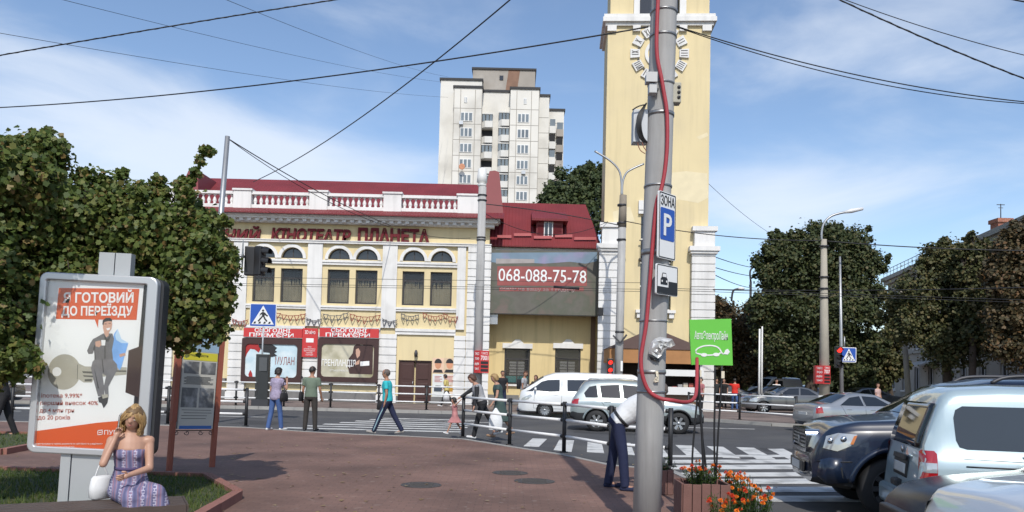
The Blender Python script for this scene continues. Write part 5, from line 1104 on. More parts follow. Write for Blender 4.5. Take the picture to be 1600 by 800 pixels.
sp = U(939, 487, YT - .6); t = thing('loudspeaker', 'small black loudspeaker on the left pier of the clock tower', 'loudspeaker', sp); MB().box(-.13, .13, 0, .2, -.2, .22).build('case', m_sk_, t, bevel=.02); MB().box(-.03, .03, .2, .24, -.05, .05).build('bracket', m_sk_, t)

# ------------------------------------------------------------ backlit poster stand
YL = 8.5; LEAN = .05; k_px = 1200 / YL
cx0, cy0 = 146.0, 570.0; cL = U(cx0, cy0, YL)
tilt = LEAN - ROLL
ps = thing('poster_stand', 'large silver framed street poster stand with a man sitting on a key', 'poster stand', cL, rot=(0, tilt, R(0)))
c_, s_ = math.cos(LEAN), math.sin(LEAN)
def L2(px, py):
    dx, dy = px - cx0, py - cy0; return ((dx * c_ + dy * s_) / k_px, (-dy * c_ + dx * s_) / k_px)
m_sil = mat('silver_frame', (.52, .53, .54), .35, metal=.55, var=.06, scale=2); m_white_p = mat('poster_white', (.70, .72, .71), .3, var=.04)
xl, xr = L2(51, 570)[0], L2(237, 570)[0]; zt, zb_ = L2(150, 428)[1], L2(150, 711)[1]
f = MB(); ring_mb(f, rrect(xl, xr, zb_, zt, .09, 8), rrect(xl + .078, xr - .12, zb_ + .075, zt - .085, .02, 8), 0, .1); f.build('frame', m_sil, ps, bevel=.015)
MB().prism(rrect(xl + .01, xr + .03, zb_ + .01, zt - .01, .09, 8), .1, .24).build('case', mat('dark_case', (.03, .032, .035), .5), ps)
ix0, ix1, iz0, iz1 = xl + .078, xr - .12, zb_ + .075, zt - .085
MB().box(ix0 + .06, ix1, .06, .0995, iz0, iz1).build('shadow_gap', mat('dark_gap', (.02, .018, .02), .6), ps)
poster = MB().prism([L2(72, 437) if False else (ix0, iz0), (ix1 - .08, iz0), (ix1 - .055, iz1), (ix0, iz1)], .05, .058).build('poster', m_white_p, ps)
y_ = [.0494]
def art(name, polys, m, step=.0002):
    y_[0] -= step; mb = MB()
    for P in polys: mb.flat([L2(*p) for p in P], y_[0], 0, .0001)
    return mb.build(name, m, poster)
def c1(*pts): return [(30 + a / 3.478, 420 + b / 3.478) for a, b in pts]      # points read off an enlarged crop
m_or = mat('poster_orange', (.55, .09, .02), .4, var=.05); m_brown = mat('poster_brown', (.045, .025, .022), .4, var=.1)
art('dark_print', [c1((660, 413), (655, 690), (640, 745), (640, 700), (568, 672), (580, 443))], m_brown)
y_[0] -= .0006
art('orange_banner', [[(48.5, 700), (50.5, 674), (95, 668), (150, 660.5), (215, 655), (214, 705), (47, 705)], c1((190, 100), (632, 105), (620, 276), (412, 274), (410, 320), (392, 274), (178, 270))], m_or)
m_key = mat('poster_key', (.36, .35, .29), .4, var=.2, scale=4); m_key2 = mat('poster_key_dark', (.10, .10, .085), .4, var=.2)
kc = [c1((232 + 90 * math.cos(t), 560 + 97 * math.sin(t)))[0] for t in np.linspace(R(28), R(332), 26)]
art('key_print', [kc + c1((312, 515), (345, 530), (572, 535), (572, 575), (400, 590), (385, 618), (340, 618), (312, 600))], m_key)
art('key_groove', [c1((330, 556), (430, 560), (430, 572), (335, 566)), c1((335, 578), (390, 580), (390, 590), (340, 586)), c1((345, 600), (385, 598), (383, 612), (345, 612)), c1((500, 552), (572, 552), (572, 560), (500, 560)), c1((303, 520), (306, 520), (306, 600), (303, 600))], m_key2)
art('key_hole', [[c1((192 + 25 * math.cos(t), 559 + 25 * math.sin(t)))[0] for t in np.linspace(0, 6.28, 17)[:-1]]], m_white_p)
art('pillow_print', [c1((518, 325), (540, 380), (578, 403), (560, 470), (545, 530), (535, 552), (510, 520), (490, 480), (488, 400), (500, 350))], mat('poster_blue', (.17, .36, .68), .4, var=.3, scale=6))
art('pillow_fold', [c1((518, 325), (540, 380), (576, 404), (540, 402), (512, 385), (505, 360))], mat('poster_pale_sky', (.42, .58, .72), .4, var=.15, scale=6))
m_gr = mat('poster_grey', (.13, .13, .135), .45, var=.3, scale=14); m_gr2 = mat('poster_trouser_grey', (.16, .16, .165), .45, var=.3, scale=12); m_grd = mat('poster_grey_dark', (.05, .05, .052), .45)
art('trousers_print', [c1((398, 490), (490, 485), (520, 520), (522, 550), (500, 590), (475, 640), (478, 690), (462, 700), (450, 640), (462, 580), (440, 570), (452, 640), (455, 690), (420, 694), (398, 620), (378, 540), (385, 505))], m_gr2)
art('shoes_print', [c1((420, 700), (445, 690), (478, 690), (472, 730), (452, 758), (440, 730), (425, 725))], m_grd)
art('socks_print', [c1((440, 684), (474, 682), (476, 698), (446, 706))], m_key)
art('shirt_print', [c1((402, 372), (440, 350), (490, 350), (500, 380), (490, 440), (497, 490), (398, 495), (392, 440), (385, 460), (362, 462), (354, 445), (370, 405), (385, 380))], m_gr)
art('shirt_fold', [c1((393, 425), (397, 425), (402, 492), (396, 492)), c1((448, 378), (454, 378), (456, 488), (450, 488)), c1((405, 405), (395, 430), (386, 450), (390, 420)), c1((440, 352), (462, 378), (488, 352), (470, 395), (455, 395)), c1((436, 492), (440, 492), (450, 566), (444, 560)), c1((395, 540), (402, 560), (425, 650), (418, 650))], m_grd)
art('skin_print', [c1((436, 285), (485, 280), (488, 300), (484, 325), (472, 342), (470, 362), (458, 372), (446, 352), (438, 320)), c1((398, 395), (425, 388), (432, 412), (420, 426), (400, 420)), c1((530, 464), (560, 456), (565, 470), (535, 480))], m_skin_print)
art('hair_print', [c1((434, 300), (436, 278), (452, 265), (475, 264), (487, 275), (486, 284), (465, 282), (444, 288), (440, 305)), c1((446, 296), (458, 296), (458, 299), (446, 300)), c1((468, 294), (480, 293), (480, 296), (468, 297))], m_ink)
art('cup_print', [c1((430, 386), (454, 386), (452, 416), (433, 416)), c1((456, 322), (478, 318), (474, 330), (462, 333))], m_white_p)
y_[0] -= .0002
def ptext(s, px0, px1, py, hpx, m, name='lettering', bold=.006):
    a, b = L2(px0, py), L2(px1, py); mb = text_mb(s, hpx / k_px, 0, 0, 0, .0002, math.hypot(b[0] - a[0], b[1] - a[1]), bold); ang = math.atan2(b[1] - a[1], b[0] - a[0]) ; ca, sa = math.cos(ang), math.sin(ang); mx_, mz_ = (a[0] + b[0]) / 2, (a[1] + b[1]) / 2
    mb.v = [(mx_ + v[0] * ca - v[2] * sa, y_[0] + v[1], mz_ + v[0] * sa + v[2] * ca) for v in mb.v]; return mb.build(name, m, poster)
ptext('Я ГОТОВИЙ', 92, 203, 464, 15, m_white_p, bold=.03); ptext('ДО ПЕРЕЇЗДУ', 90, 202, 485, 14, m_white_p, bold=.03)
m_txt = mat('poster_red_text', (.40, .10, .07), .45)
ptext('іпотека 9,99%*', 62, 126, 618, 6.5, m_txt); ptext('перший внесок 40%', 61, 151, 629.5, 6.5, m_txt); ptext('до 4 млн грн', 60, 114, 641, 6.5, m_txt); ptext('до 20 років', 58, 108, 652, 6.5, m_txt)
for py in (618, 629.5, 641, 652): art('bullet', [[(57.5 - (py - 618) * .06, py), (59.5 - (py - 618) * .06, py), (59.5 - (py - 618) * .06, py + 2), (57.5 - (py - 618) * .06, py + 2)]], m_txt, 0)
ptext('ПУМБ', 162, 192, 675.5, 7, m_white_p); ptext('умови програми та перелік документів на сайті банку та у відділеннях', 54, 160, 693, 2.6, m_white_p, bold=.001); ptext('детальні умови за телефоном гарячої лінії', 54, 116, 698, 2.4, m_white_p, bold=.001)
art('logo_mark', [[(151.5, 672), (159.5, 671.3), (159.3, 672.5), (151.4, 673.2)], [(151.5, 678.5), (159.5, 678), (159.3, 679.2), (151.4, 679.7)], [(151.5, 672), (152.6, 672), (152.5, 679), (151.4, 679)], [(158.4, 672), (159.5, 672), (159.4, 679), (158.3, 679)], [(153.5, 675), (157.5, 674.8), (157.5, 676), (153.5, 676.2)]], m_white_p, 0)
m_fg, n, L, b = node_mat('clear_front_glass'); tb = n.nodes.new('ShaderNodeBsdfTransparent'); gl_ = n.nodes.new('ShaderNodeBsdfGlossy'); gl_.inputs['Roughness'].default_value = .05; fz_ = n.nodes.new('ShaderNodeFresnel'); fz_.inputs[0].default_value = 1.3; ms = n.nodes.new('ShaderNodeMixShader'); L.new(fz_.outputs[0], ms.inputs[0]); L.new(tb.outputs[0], ms.inputs[1]); L.new(gl_.outputs[0], ms.inputs[2]); L.new(ms.outputs[0], n.nodes['Material Output'].inputs[0])
MB().prism(rrect(ix0, ix1, iz0, iz1, .01), .012, .016).build('front_glass', m_fg, ps)
# column and foot
m_col = mat('stand_column', (.42, .435, .44), .45, metal=.3, var=.08)
cm = MB(); x0, x1 = L2(141, 410)[0], L2(192, 410)[0]; zt2 = L2(178, 392)[1]
cm.box(x0, (x0 + x1) / 2 - .006, .12, .22, zt - .2, zt2); cm.box((x0 + x1) / 2 + .006, x1, .12, .22, zt - .2, zt2); cm.build('top_column', m_col, ps)
ft = MB(); x0, x1 = L2(94, 745)[0], L2(215, 745)[0]; gz = -cL.z + .01
ft.box(x0, x0 + .11, .04, .24, gz, zb_ + .02); ft.box(x0 + .12, x1, .05, .23, gz, zb_ + .02); ft.box(x0 - .04, x1 + .04, .02, .26, gz - .02, gz + .09); ft.build('foot', m_col, ps)
# info board
pL, pR = G(264, 735.5), G(331, 729.5); d = (pR - pL); ln = d.xy.length
ib = thing('info_board', 'information board with old photographs between two terracotta posts', 'information board', (pL.x, pL.y, 0), rot=(0, R(2.2), math.atan2(d.y, d.x)))
m_tc = mat('terracotta_paint', (.30, .085, .05), .6, var=.15, scale=5)
for x in (0, ln): MB().prism_z([(x + .05 * math.cos(t), .05 * math.sin(t)) for t in np.linspace(0, 2 * math.pi, 9)[:-1]], 0, .78).box(x - .042, x + .042, -.042, .042, .78, 2.25).build('post', m_tc, ib)
bx0, bx1, bz0, bz1 = .06, ln - .06, .66, 2.18
MB().box(bx0, bx1, -.03, .03, bz0, bz1).build('board', mat('board_grey', (.42, .41, .38), .5, var=.06), ib)
sh = MB().box(bx0 + .01, bx1 - .01, -.036, -.031, bz0 + .01, bz1 - .01).build('sheet', mat('board_sheet', (.50, .48, .42), .45, var=.06), ib)
H = bz1 - bz0; W2 = bx1 - bx0
def bb(a, b, c, e, nm, m, y=-.039): return MB().box(bx0 + W2 * a, bx0 + W2 * b, y, y + .0025, bz0 + H * c, bz0 + H * e).build(nm, m, sh)
bb(.02, .98, .735, .82, 'yellow_strip', mat('board_yellow', (.62, .55, .04), .5)); bb(.05, .95, .0, .035, 'blue_strip', mat('board_blue', (.04, .14, .40), .5)); bb(.0, 1, .83, .99, 'header', mat('board_pale_blue', (.3, .42, .52), .5, var=.3, scale=4))
m_ph = mat('board_photo', (.12, .12, .12), .4, var=.85, scale=9, col2=(.45, .45, .44), c2amt=.9, c2scale=5)
for q in ((.06, .47, .59, .72), (.53, .95, .59, .72), (.04, .48, .23, .44), (.54, .95, .23, .44)): bb(*q, 'photograph', m_ph)
tl = MB()
for k in range(12): y = .555 - k * .011 if k < 8 else .2 - (k - 8) * .03; tl.box(bx0 + W2 * (.08 if k % 3 else .14), bx0 + W2 * random.uniform(.75, .94), -.039, -.037, bz0 + H * y, bz0 + H * (y + .005))
tl.build('text_line', m_dkmet, sh)
text_mb('Історія міста', .035, bx0 + W2 * .4, bz0 + H * .79, -.042, .002, W2 * .6, .0).build('lettering', m_dkmet, sh)
sc = MB()
for s in (-1, 1):
    cxs = (bx0 + bx1) / 2
    for (ox, rr_) in ((.12, .045), (.30, .04)): sc.tube([(cxs + s * (ox + rr_ * (1 - t / 9) * math.cos(t)), 0, bz0 - .06 - rr_ * (1 - t / 9) * math.sin(t)) for t in np.linspace(0, 7, 18)], .006, 5)
sc.tube([(bx0, 0, bz0 - .025), (bx1, 0, bz0 - .025)], .008, 6); sc.build('scrollwork', m_dkmet, ib)
# bench
p0, p1, p2 = Vector((-3.81, 6.73)), Vector((-3.0, 7.15)), Vector((-2.89, 6.65))
bdv = (p1 - p0).normalized(); bn = thing('bench', 'dark brown slatted wooden bench below the poster stand', 'bench', (-3.0, 7.12, 0), math.atan2(bdv.y, bdv.x)); m_bw = mat('dark_bench_wood', (.065, .045, .036), .6, var=.3, scale=6, bump=.3)
LB, WB = 2.3, .50
for k in range(5): MB().box(-LB, 0, -WB + k * WB / 5 + .006, -WB + (k + 1) * WB / 5 - .012, .435, .47).build('slat', m_bw, bn, bevel=.005)
for x in (-.35, -LB + .35): MB().box(x - .04, x + .04, -WB + .03, -.03, .36, .433).box(x - .06, x + .06, -WB + .05, -.05, 0, .36).build('leg', mat('bench_leg', (.04, .035, .032), .7), bn)
MB().box(-LB, 0, -WB - .018, -WB - .002, .38, .468).box(.003, .02, -WB, 0, .38, .468).build('apron', m_bw, bn)
# ------------------------------------------------------------ trees
MAPLE = np.array([(0, -.45), (.16, -.30), (.40, -.28), (.36, -.08), (.5, .14), (.32, .22), (.20, .36), (0, .55), (-.20, .36), (-.32, .22), (-.5, .14), (-.36, -.08), (-.40, -.28), (-.16, -.30)])
DIAM = np.array([(0, -.5), (.30, -.05), (.12, .3), (0, .5), (-.12, .3), (-.30, -.05)])
CLUMP = np.array([(-.5, -.1), (-.1, -.42), (.38, -.3), (.5, .12), (.12, .22), (.05, .5), (-.35, .3)])
def leaves(blobs, n, size, shape, fill=.45, flat_=.0, up=.5):
    C = np.array([b[:3] for b in blobs]); Rr = np.array([b[3] for b in blobs])
    sat = []                                # tufts standing out of the crown, with gaps between them
    for c, r in zip(C, Rr):
        for _ in range(9 if len(blobs) < 45 else 4):
            v = rng.normal(size=3); v[2] = v[2] * .8 + .25; v /= np.linalg.norm(v); q = r * rng.uniform(.16, .34); sat.append((*(c + v * r * rng.uniform(.88, 1.14)), q))
    sat = np.array(sat); C = np.vstack([C, sat[:, :3]]); Rr = np.concatenate([Rr * .93, sat[:, 3]]); w = Rr ** 2; idx = rng.choice(len(C), n, p=w / w.sum())
    d = rng.normal(size=(n, 3)); d /= np.linalg.norm(d, axis=1)[:, None]
    rad = Rr[idx] * (1 - fill * rng.random(n) ** 1.6) * (1 + rng.normal(0, .12, n))
    # lumpy outline
    lump = 1 + .16 * np.sin(d[:, 0] * 7 + idx) * np.sin(d[:, 2] * 6 + idx * 2.3) + .1 * np.sin(d[:, 1] * 11 + idx)
    P = C[idx] + d * (rad * lump)[:, None]
    nrm = d * .7 + rng.normal(0, .55, (n, 3)); nrm[:, 2] += up; nrm[:, 1] -= .3; nrm /= np.linalg.norm(nrm, axis=1)[:, None]
    a = np.cross(nrm, rng.normal(size=(n, 3))); a /= np.linalg.norm(a, axis=1)[:, None]; b = np.cross(nrm, a)
    s = size * rng.uniform(.55, 1.25, n); k = len(shape)
    V = P[:, None, :] + (a[:, None, :] * shape[None, :, 0:1] + b[:, None, :] * shape[None, :, 1:2]) * s[:, None, None]
    V += nrm[:, None, :] * (np.abs(shape[:, 0]) * -.35)[None, :, None] * s[:, None, None]      # folded along the rib
    return V
def px_blobs(L, dep=.8):
    out_ = []
    for (px, py, Y, r) in L:
        p = U(px, py, Y); out_.append((p.x, p.y, p.z, r * Y / 1200))
    return out_
m_bark = mat('bark', (.075, .058, .045), .95, var=.35, scale=6, bump=.7)
def tree(name, label, base, blobs, n, size, shape, lm, tr, group=None, fill=.45, fork=.5, up=.5, nl=9, lean=(0, 0)):
    t = thing(name, label, 'tree', base, group=group); base = Vector(base); C = [Vector(b[:3]) for b in blobs]
    cen = sum(C, Vector()) / len(C); zt = max(c.z for c in C); fk_ = Vector((base.x + (cen.x - base.x) * .35, base.y + (cen.y - base.y) * .35, base.z + (cen.z - base.z) * fork))
    mid = base.lerp(fk_, .5) + Vector((tr * .5, 0, 0)); mb = MB(); mb.tube(smooth([base - Vector((0, 0, .1)), base + Vector((0, 0, .15)), mid, fk_], 3), [tr * 1.5, tr * 1.4, tr * 1.25, tr * 1.12, tr * 1.08, tr * 1.04, tr, tr * .97, tr * .93, tr * .9], 10)
    mb.build('trunk', m_bark, t, True)
    lb_ = MB(); order = sorted(range(len(C)), key=lambda i: -blobs[i][3])[:nl]
    for i in order:
        q = C[i]; m2 = fk_.lerp(q, .5) + Vector((random.uniform(-.1, .1), random.uniform(-.1, .1), .12)) * blobs[i][3]
        lb_.tube(smooth([fk_ - Vector((0, 0, tr)), m2, q], 4), [tr * .62 * (1 - .09 * k) for k in range(9)], 7)
        for k in range(4):
            e = q + Vector((random.gauss(0, 1), random.gauss(0, 1), random.gauss(.3, .8))).normalized() * blobs[i][3] * .85; lb_.tube(smooth([m2.lerp(q, .6), m2.lerp(e, .6), e], 3), [tr * .2, tr * .17, tr * .14, tr * .12, tr * .09, tr * .06, tr * .04], 5)
    lb_.build('limb', m_bark, t, True)
    o = bpy.data.objects.new('crown', quads_mesh('crown', leaves(blobs, n, size, shape, fill, 0, up), lm, len(shape))); link(o, t, True); return t
m_maple = leaf_mat('maple_leaves', [(0, (.055, .085, .022)), (.3, (.09, .135, .030)), (.68, (.145, .18, .044)), (.88, (.20, .205, .058)), (.96, (.25, .16, .055)), (1, (.34, .27, .13))], .42, .5)
m_dark = leaf_mat('dark_foliage', [(0, (0.024, 0.038, 0.013)), (.5, (0.050, 0.066, 0.022)), (.85, (0.077, 0.086, 0.028)), (1, (0.111, 0.094, 0.038))], .2)
m_brownf = leaf_mat('browning_foliage', [(0, (0.035, 0.031, 0.014)), (.5, (0.071, 0.058, 0.024)), (.8, (0.111, 0.073, 0.032)), (1, (0.161, 0.088, 0.038))], .2)
m_olive = leaf_mat('olive_foliage', [(0, (0.037, 0.047, 0.016)), (.5, (0.074, 0.082, 0.029)), (.85, (0.118, 0.109, 0.043)), (1, (0.161, 0.129, 0.054))], .25)
m_green = leaf_mat('green_foliage', [(0, (0.027, 0.044, 0.016)), (.5, (0.055, 0.079, 0.028)), (1, (0.093, 0.112, 0.039))], .25)
near = px_blobs([(40, 305, 9.5, 82), (-40, 350, 9, 105), (130, 345, 9.7, 78), (210, 352, 9.8, 68), (268, 370, 9.8, 66), (310, 425, 9.6, 56), (300, 480, 9.7, 60), (250, 450, 10, 70), (318, 360, 9.6, 34), (30, 430, 9.6, 92), (-50, 500, 8.5, 105), (12, 515, 9.2, 60), (100, 440, 9.4, 55), (75, 238, 9.6, 34), (70, 218, 9.6, 15), (342, 395, 9.5, 26), (342, 465, 9.5, 26), (285, 515, 9.7, 38), (28, 558, 8.3, 30), (56, 574, 8.2, 13), (-12, 575, 8.3, 38), (160, 300, 9.8, 36), (330, 240, 9.6, 6), (320, 236, 9.6, 9), (313, 252, 9.6, 8), (305, 268, 9.6, 9), (297, 285, 9.6, 9), (291, 300, 9.6, 12), (288, 312, 9.6, 16), (352, 345, 9.5, 10), (180, 420, 10.2, 62), (-10, 265, 7.6, 55), (60, 285, 7.9, 42), (250, 300, 9.8, 22), (20, 240, 9.5, 26), (330, 510, 9.6, 22), (283, 290, 9.7, 14), (40, 225, 9.5, 12), (190, 272, 9.8, 10), (60, 520, 9.6, 50), (150, 400, 10.3, 50)])
tree('maple_tree', 'large maple with browning leaf tips hanging over the poster stand', (-5.4, 9.75, .05), near, 84000, .072, MAPLE, m_maple, .14, None, .6, .45, .35, 14)
tree('dark_tree', 'biggest dark green tree, behind the tapered lamp post', (U(1262, 600, 50).x, 50, 0), px_blobs([(1280, 405, 50, 52), (1232, 430, 50, 46), (1330, 420, 50, 42), (1275, 375, 50, 28), (1215, 390, 50, 24), (1335, 378, 50, 26), (1240, 490, 50, 52), (1310, 490, 49, 52), (1352, 465, 50, 32), (1270, 540, 50, 50), (1325, 555, 49, 44), (1222, 540, 50, 40), (1198, 425, 50, 18), (1240, 372, 50, 14), (1365, 410, 50, 20), (1190, 480, 50, 26), (1340, 590, 48, 26), (1365, 540, 49, 22), (1210, 370, 50, 10), (1310, 362, 50, 12)]), 95000, .19, CLUMP, m_dark, .38, 'trees on the right', .55, .5, .5, 10)
tree('browning_tree', 'brownish tree between the green sign and the biggest dark tree', (U(1150, 600, 56).x, 56, 0), px_blobs([(1140, 505, 56, 34), (1128, 545, 56, 36), (1165, 540, 56, 42), (1188, 500, 56, 28), (1140, 578, 56, 26), (1180, 575, 55, 34), (1120, 480, 56, 18), (1205, 560, 55, 30)]), 34000, .19, CLUMP, m_brownf, .26, 'trees on the right')
tree('olive_tree', 'loose olive green tree with a dark forked trunk before the grey corner building', (U(1478, 600, 40).x, 40, 0), px_blobs([(1430, 455, 40, 36), (1478, 430, 40, 42), (1495, 490, 40, 48), (1440, 505, 40, 40), (1478, 545, 39, 40), (1400, 480, 41, 26), (1512, 410, 40, 34), (1530, 460, 40, 38), (1455, 402, 40, 22), (1490, 398, 40, 26), (1548, 418, 39, 30), (1520, 540, 39, 34), (1410, 520, 40, 22)]), 38000, .155, CLUMP, m_olive, .24, 'trees on the right', .75)
tree('slender_tree', 'slender tree with thin pointed top before the brick chimney', (U(1516, 600, 38).x, 38, 0), px_blobs([(1518, 370, 38, 10), (1520, 395, 38, 18), (1545, 385, 38, 14), (1518, 430, 38, 24), (1520, 470, 38, 26), (1522, 515, 38, 26), (1500, 395, 38, 10), (1547, 420, 38, 18)]), 7000, .17, CLUMP, m_olive, .16, 'trees on the right', .8, .8)
tree('browning_tree', 'reddish brown tree at the right edge of the picture', (U(1610, 600, 34).x, 34, 0), px_blobs([(1592, 400, 34, 42), (1610, 470, 34, 52), (1575, 440, 34, 36), (1605, 535, 34, 44), (1570, 500, 34, 30), (1600, 368, 34, 26), (1582, 388, 34, 26), (1660, 430, 34, 60), (1565, 545, 34, 22)]), 34000, .155, CLUMP, m_brownf, .22, 'trees on the right', .5)
tree('dark_tree', 'dark low tree under the right flank of the biggest dark tree', (U(1392, 610, 52).x, 52, 0), px_blobs([(1380, 560, 52, 28), (1390, 530, 52, 22), (1372, 590, 52, 22), (1400, 575, 52, 20)]), 6000, .24, CLUMP, m_olive, .16, 'trees on the right')
tree('green_tree', 'dark green tree rising between the apartment block and the clock tower', (U(895, 560, 76).x, 76, 0), px_blobs([(892, 300, 76, 34), (925, 285, 76, 28), (862, 312, 76, 20), (922, 330, 76, 46), (880, 345, 76, 46), (905, 272, 76, 14), (945, 275, 76, 18), (850, 320, 76, 12)]), 26000, .3, CLUMP, m_green, .4, None, .5)
V = []
hedge = leaves([(x, 92 + random.uniform(-4, 4), random.uniform(1, 4.5), random.uniform(2.5, 4.5)) for x in np.arange(18, 62, 2.2)], 9000, .9, CLUMP, .5)
o = bpy.data.objects.new('far_trees', quads_mesh('far_trees', hedge, m_dark, len(CLUMP))); COL.objects.link(o); tag(o, 'far mass of dark trees closing the side street on the right', 'trees', kind='stuff')
# ------------------------------------------------------------ overhead wires
m_wire = mat('black_cable', (.012, .012, .014), .6)
def wire(label, a, b, r, sag=.3, n=24, mids=None, twist=False):
    a, b = U(*a), U(*b); pts = []
    for i in range(n + 1):
        t = i / n; p = a.lerp(b, t); p.z -= sag * 4 * t * (1 - t); pts.append(p)
    mb = MB(); mb.tube(pts, r, 6)
    if twist:
        d = (b - a).normalized(); e1 = d.orthogonal().normalized(); e2 = d.cross(e1); pp = []; N = n * 12
        for i in range(N + 1):
            t = i / N; p = a.lerp(b, t); p.z -= sag * 4 * t * (1 - t); w = t * (b - a).length / .35 * 2 * math.pi; pp.append(p + (e1 * math.cos(w) + e2 * math.sin(w)) * r * .7)
        mb.tube(pp, r * .7, 5)
    o = mb.build('overhead_wire', m_wire); tag(o, label, 'wire', 'overhead wires'); return o
wire('thick twisted cable crossing the upper left sky', (-20, 90, 15), (560, -6, 15), .0125, -.02, twist=True)
wire('long cable from the left edge rising to the top of the thick pole', (-20, 169, 12), (1013, 42, 8.2), .0085, .14)
wire('cable from the thick pole falling to the right edge, upper of a close pair', (1057, 41, 8.35), (1620, 161, 9), .0065, .12)
wire('cable from the thick pole falling to the right edge, lower of a close pair', (1057, 42, 8.36), (1620, 163, 9.05), .0055, .16)
wire('cable falling from the top of the sky to the cinema roof', (806, -8, 21), (396, 284, 40), .022, .5)
wire('cable from the leaning mast down to the cinema frieze', (357, 217, 24), (610, 352, 40.2), .018, .2)
wire('pale bracket wire from the mast top to the frieze corner', (358, 218, 24), (735, 372, 35.8), .012, .9)
wire('thick twisted cable in the upper right sky', (1296, -8, 13), (1625, 132, 13), .0125, .05, twist=True)
wire('thin cable above the thick one in the upper right sky', (1290, -12, 14), (1625, 92, 14), .008, .08)
wire('short cable in the top right corner of the sky', (1560, -6, 14), (1640, 8, 14), .014, .02)
wire('cable from the cinema corner lamp post past the annex roof to the two-armed lamp post', (750, 318, 36), (968, 352, 36.4), .022, -.1)
wire('cable from the two-armed lamp post to the tapered lamp post', (970, 344, 36.4), (1285, 376, 33), .020, .25)
wire('cable from the tapered lamp post to the right edge', (1285, 376, 33), (1640, 392, 30), .022, .1)
wire('slack cable under the roof cable on the annex', (752, 330, 36), (950, 346, 40), .014, .9)
for k, (ya, yb) in enumerate(((437, 442), (447, 452), (450, 455.5))): wire('tram wire across the cinema windows, %s of three' % ('uppermost', 'middle', 'lowest')[k], (-60, ya - 10, 26), (1010, yb, 27), .008, -.0)
for k, (ya, yb) in enumerate(((449, 470), (452, 474))): wire('tram wire right of the clock tower, %s of two' % ('upper', 'lower')[k], (1000, ya, 27), (1640, yb, 26), .009, .0)
wire('cable in front of the dark trees at half height', (1105, 452, 40), (1640, 448, 30), .02, .1)
for k, (a, b) in enumerate((((1108, 398, 40.0), (1200, 420, 72)), ((1108, 415, 40.0), (1200, 432, 72)), ((1108, 425, 40.0), (1180, 450, 72)))): wire('wire between the tower and the far lamps, %s of three' % ('top', 'middle', 'bottom')[k], a, b, .025, .2)
for k, (a, b) in enumerate((((-10, 50, 40), (700, 152, 130)), ((60, -10, 40), (690, 128, 130)), ((330, -10, 40), (700, 120, 130)))): wire('faint far wire towards the apartment block, %s of three' % ('lowest', 'middle', 'highest')[k], a, b, .016, .6)
wire('sloping cable end right of the clock tower', (1105, 285, 44), (1230, 380, 60), .012, .3)
a, b = U(865, 448, 27), U(905, 451, 27); o = MB().cyl(a, b, .045, n=8).build('wire_clamp', m_wire); tag(o, 'thick black wire clamp before the advertising screen', 'clamp')
# ------------------------------------------------------------ vehicles
m_tyre = mat('tyre_rubber', (.016, .016, .017), .75, var=.2, bump=.2, bscale=80); m_rim = mat('alloy_rim', (.42, .43, .44), .3, metal=.8, var=.08); m_rimdk = mat('dark_rim', (.05, .05, .052), .4, metal=.4)
m_trim = mat('dark_plastic_trim', (.022, .023, .025), .55, var=.12); m_cglass = mat('car_glass', (.010, .012, .014), .03, var=0, spec=.9); m_cglass2 = mat('tinted_car_glass', (.022, .027, .033), .08, var=.1, spec=.7)
m_chrome = mat('chrome', (.62, .62, .63), .12, metal=1.0, var=.04); m_lamp = mat('clear_lamp', (.42, .44, .46), .08, var=.25, scale=9, coat=1.0, metal=.35); m_tail = mat('red_tail_lamp', (.33, .008, .012), .12, var=.1, coat=1.0); m_plate = mat('number_plate', (.60, .60, .58), .4, var=.15, scale=30); m_amber = mat('amber_lamp', (.5, .14, .01), .15, coat=1)
def gs(v, k):
    w = np.exp(-np.linspace(-2, 2, 2 * k + 1) ** 2); w /= w.sum(); return np.convolve(np.pad(v, k, mode='edge'), w, 'valid')
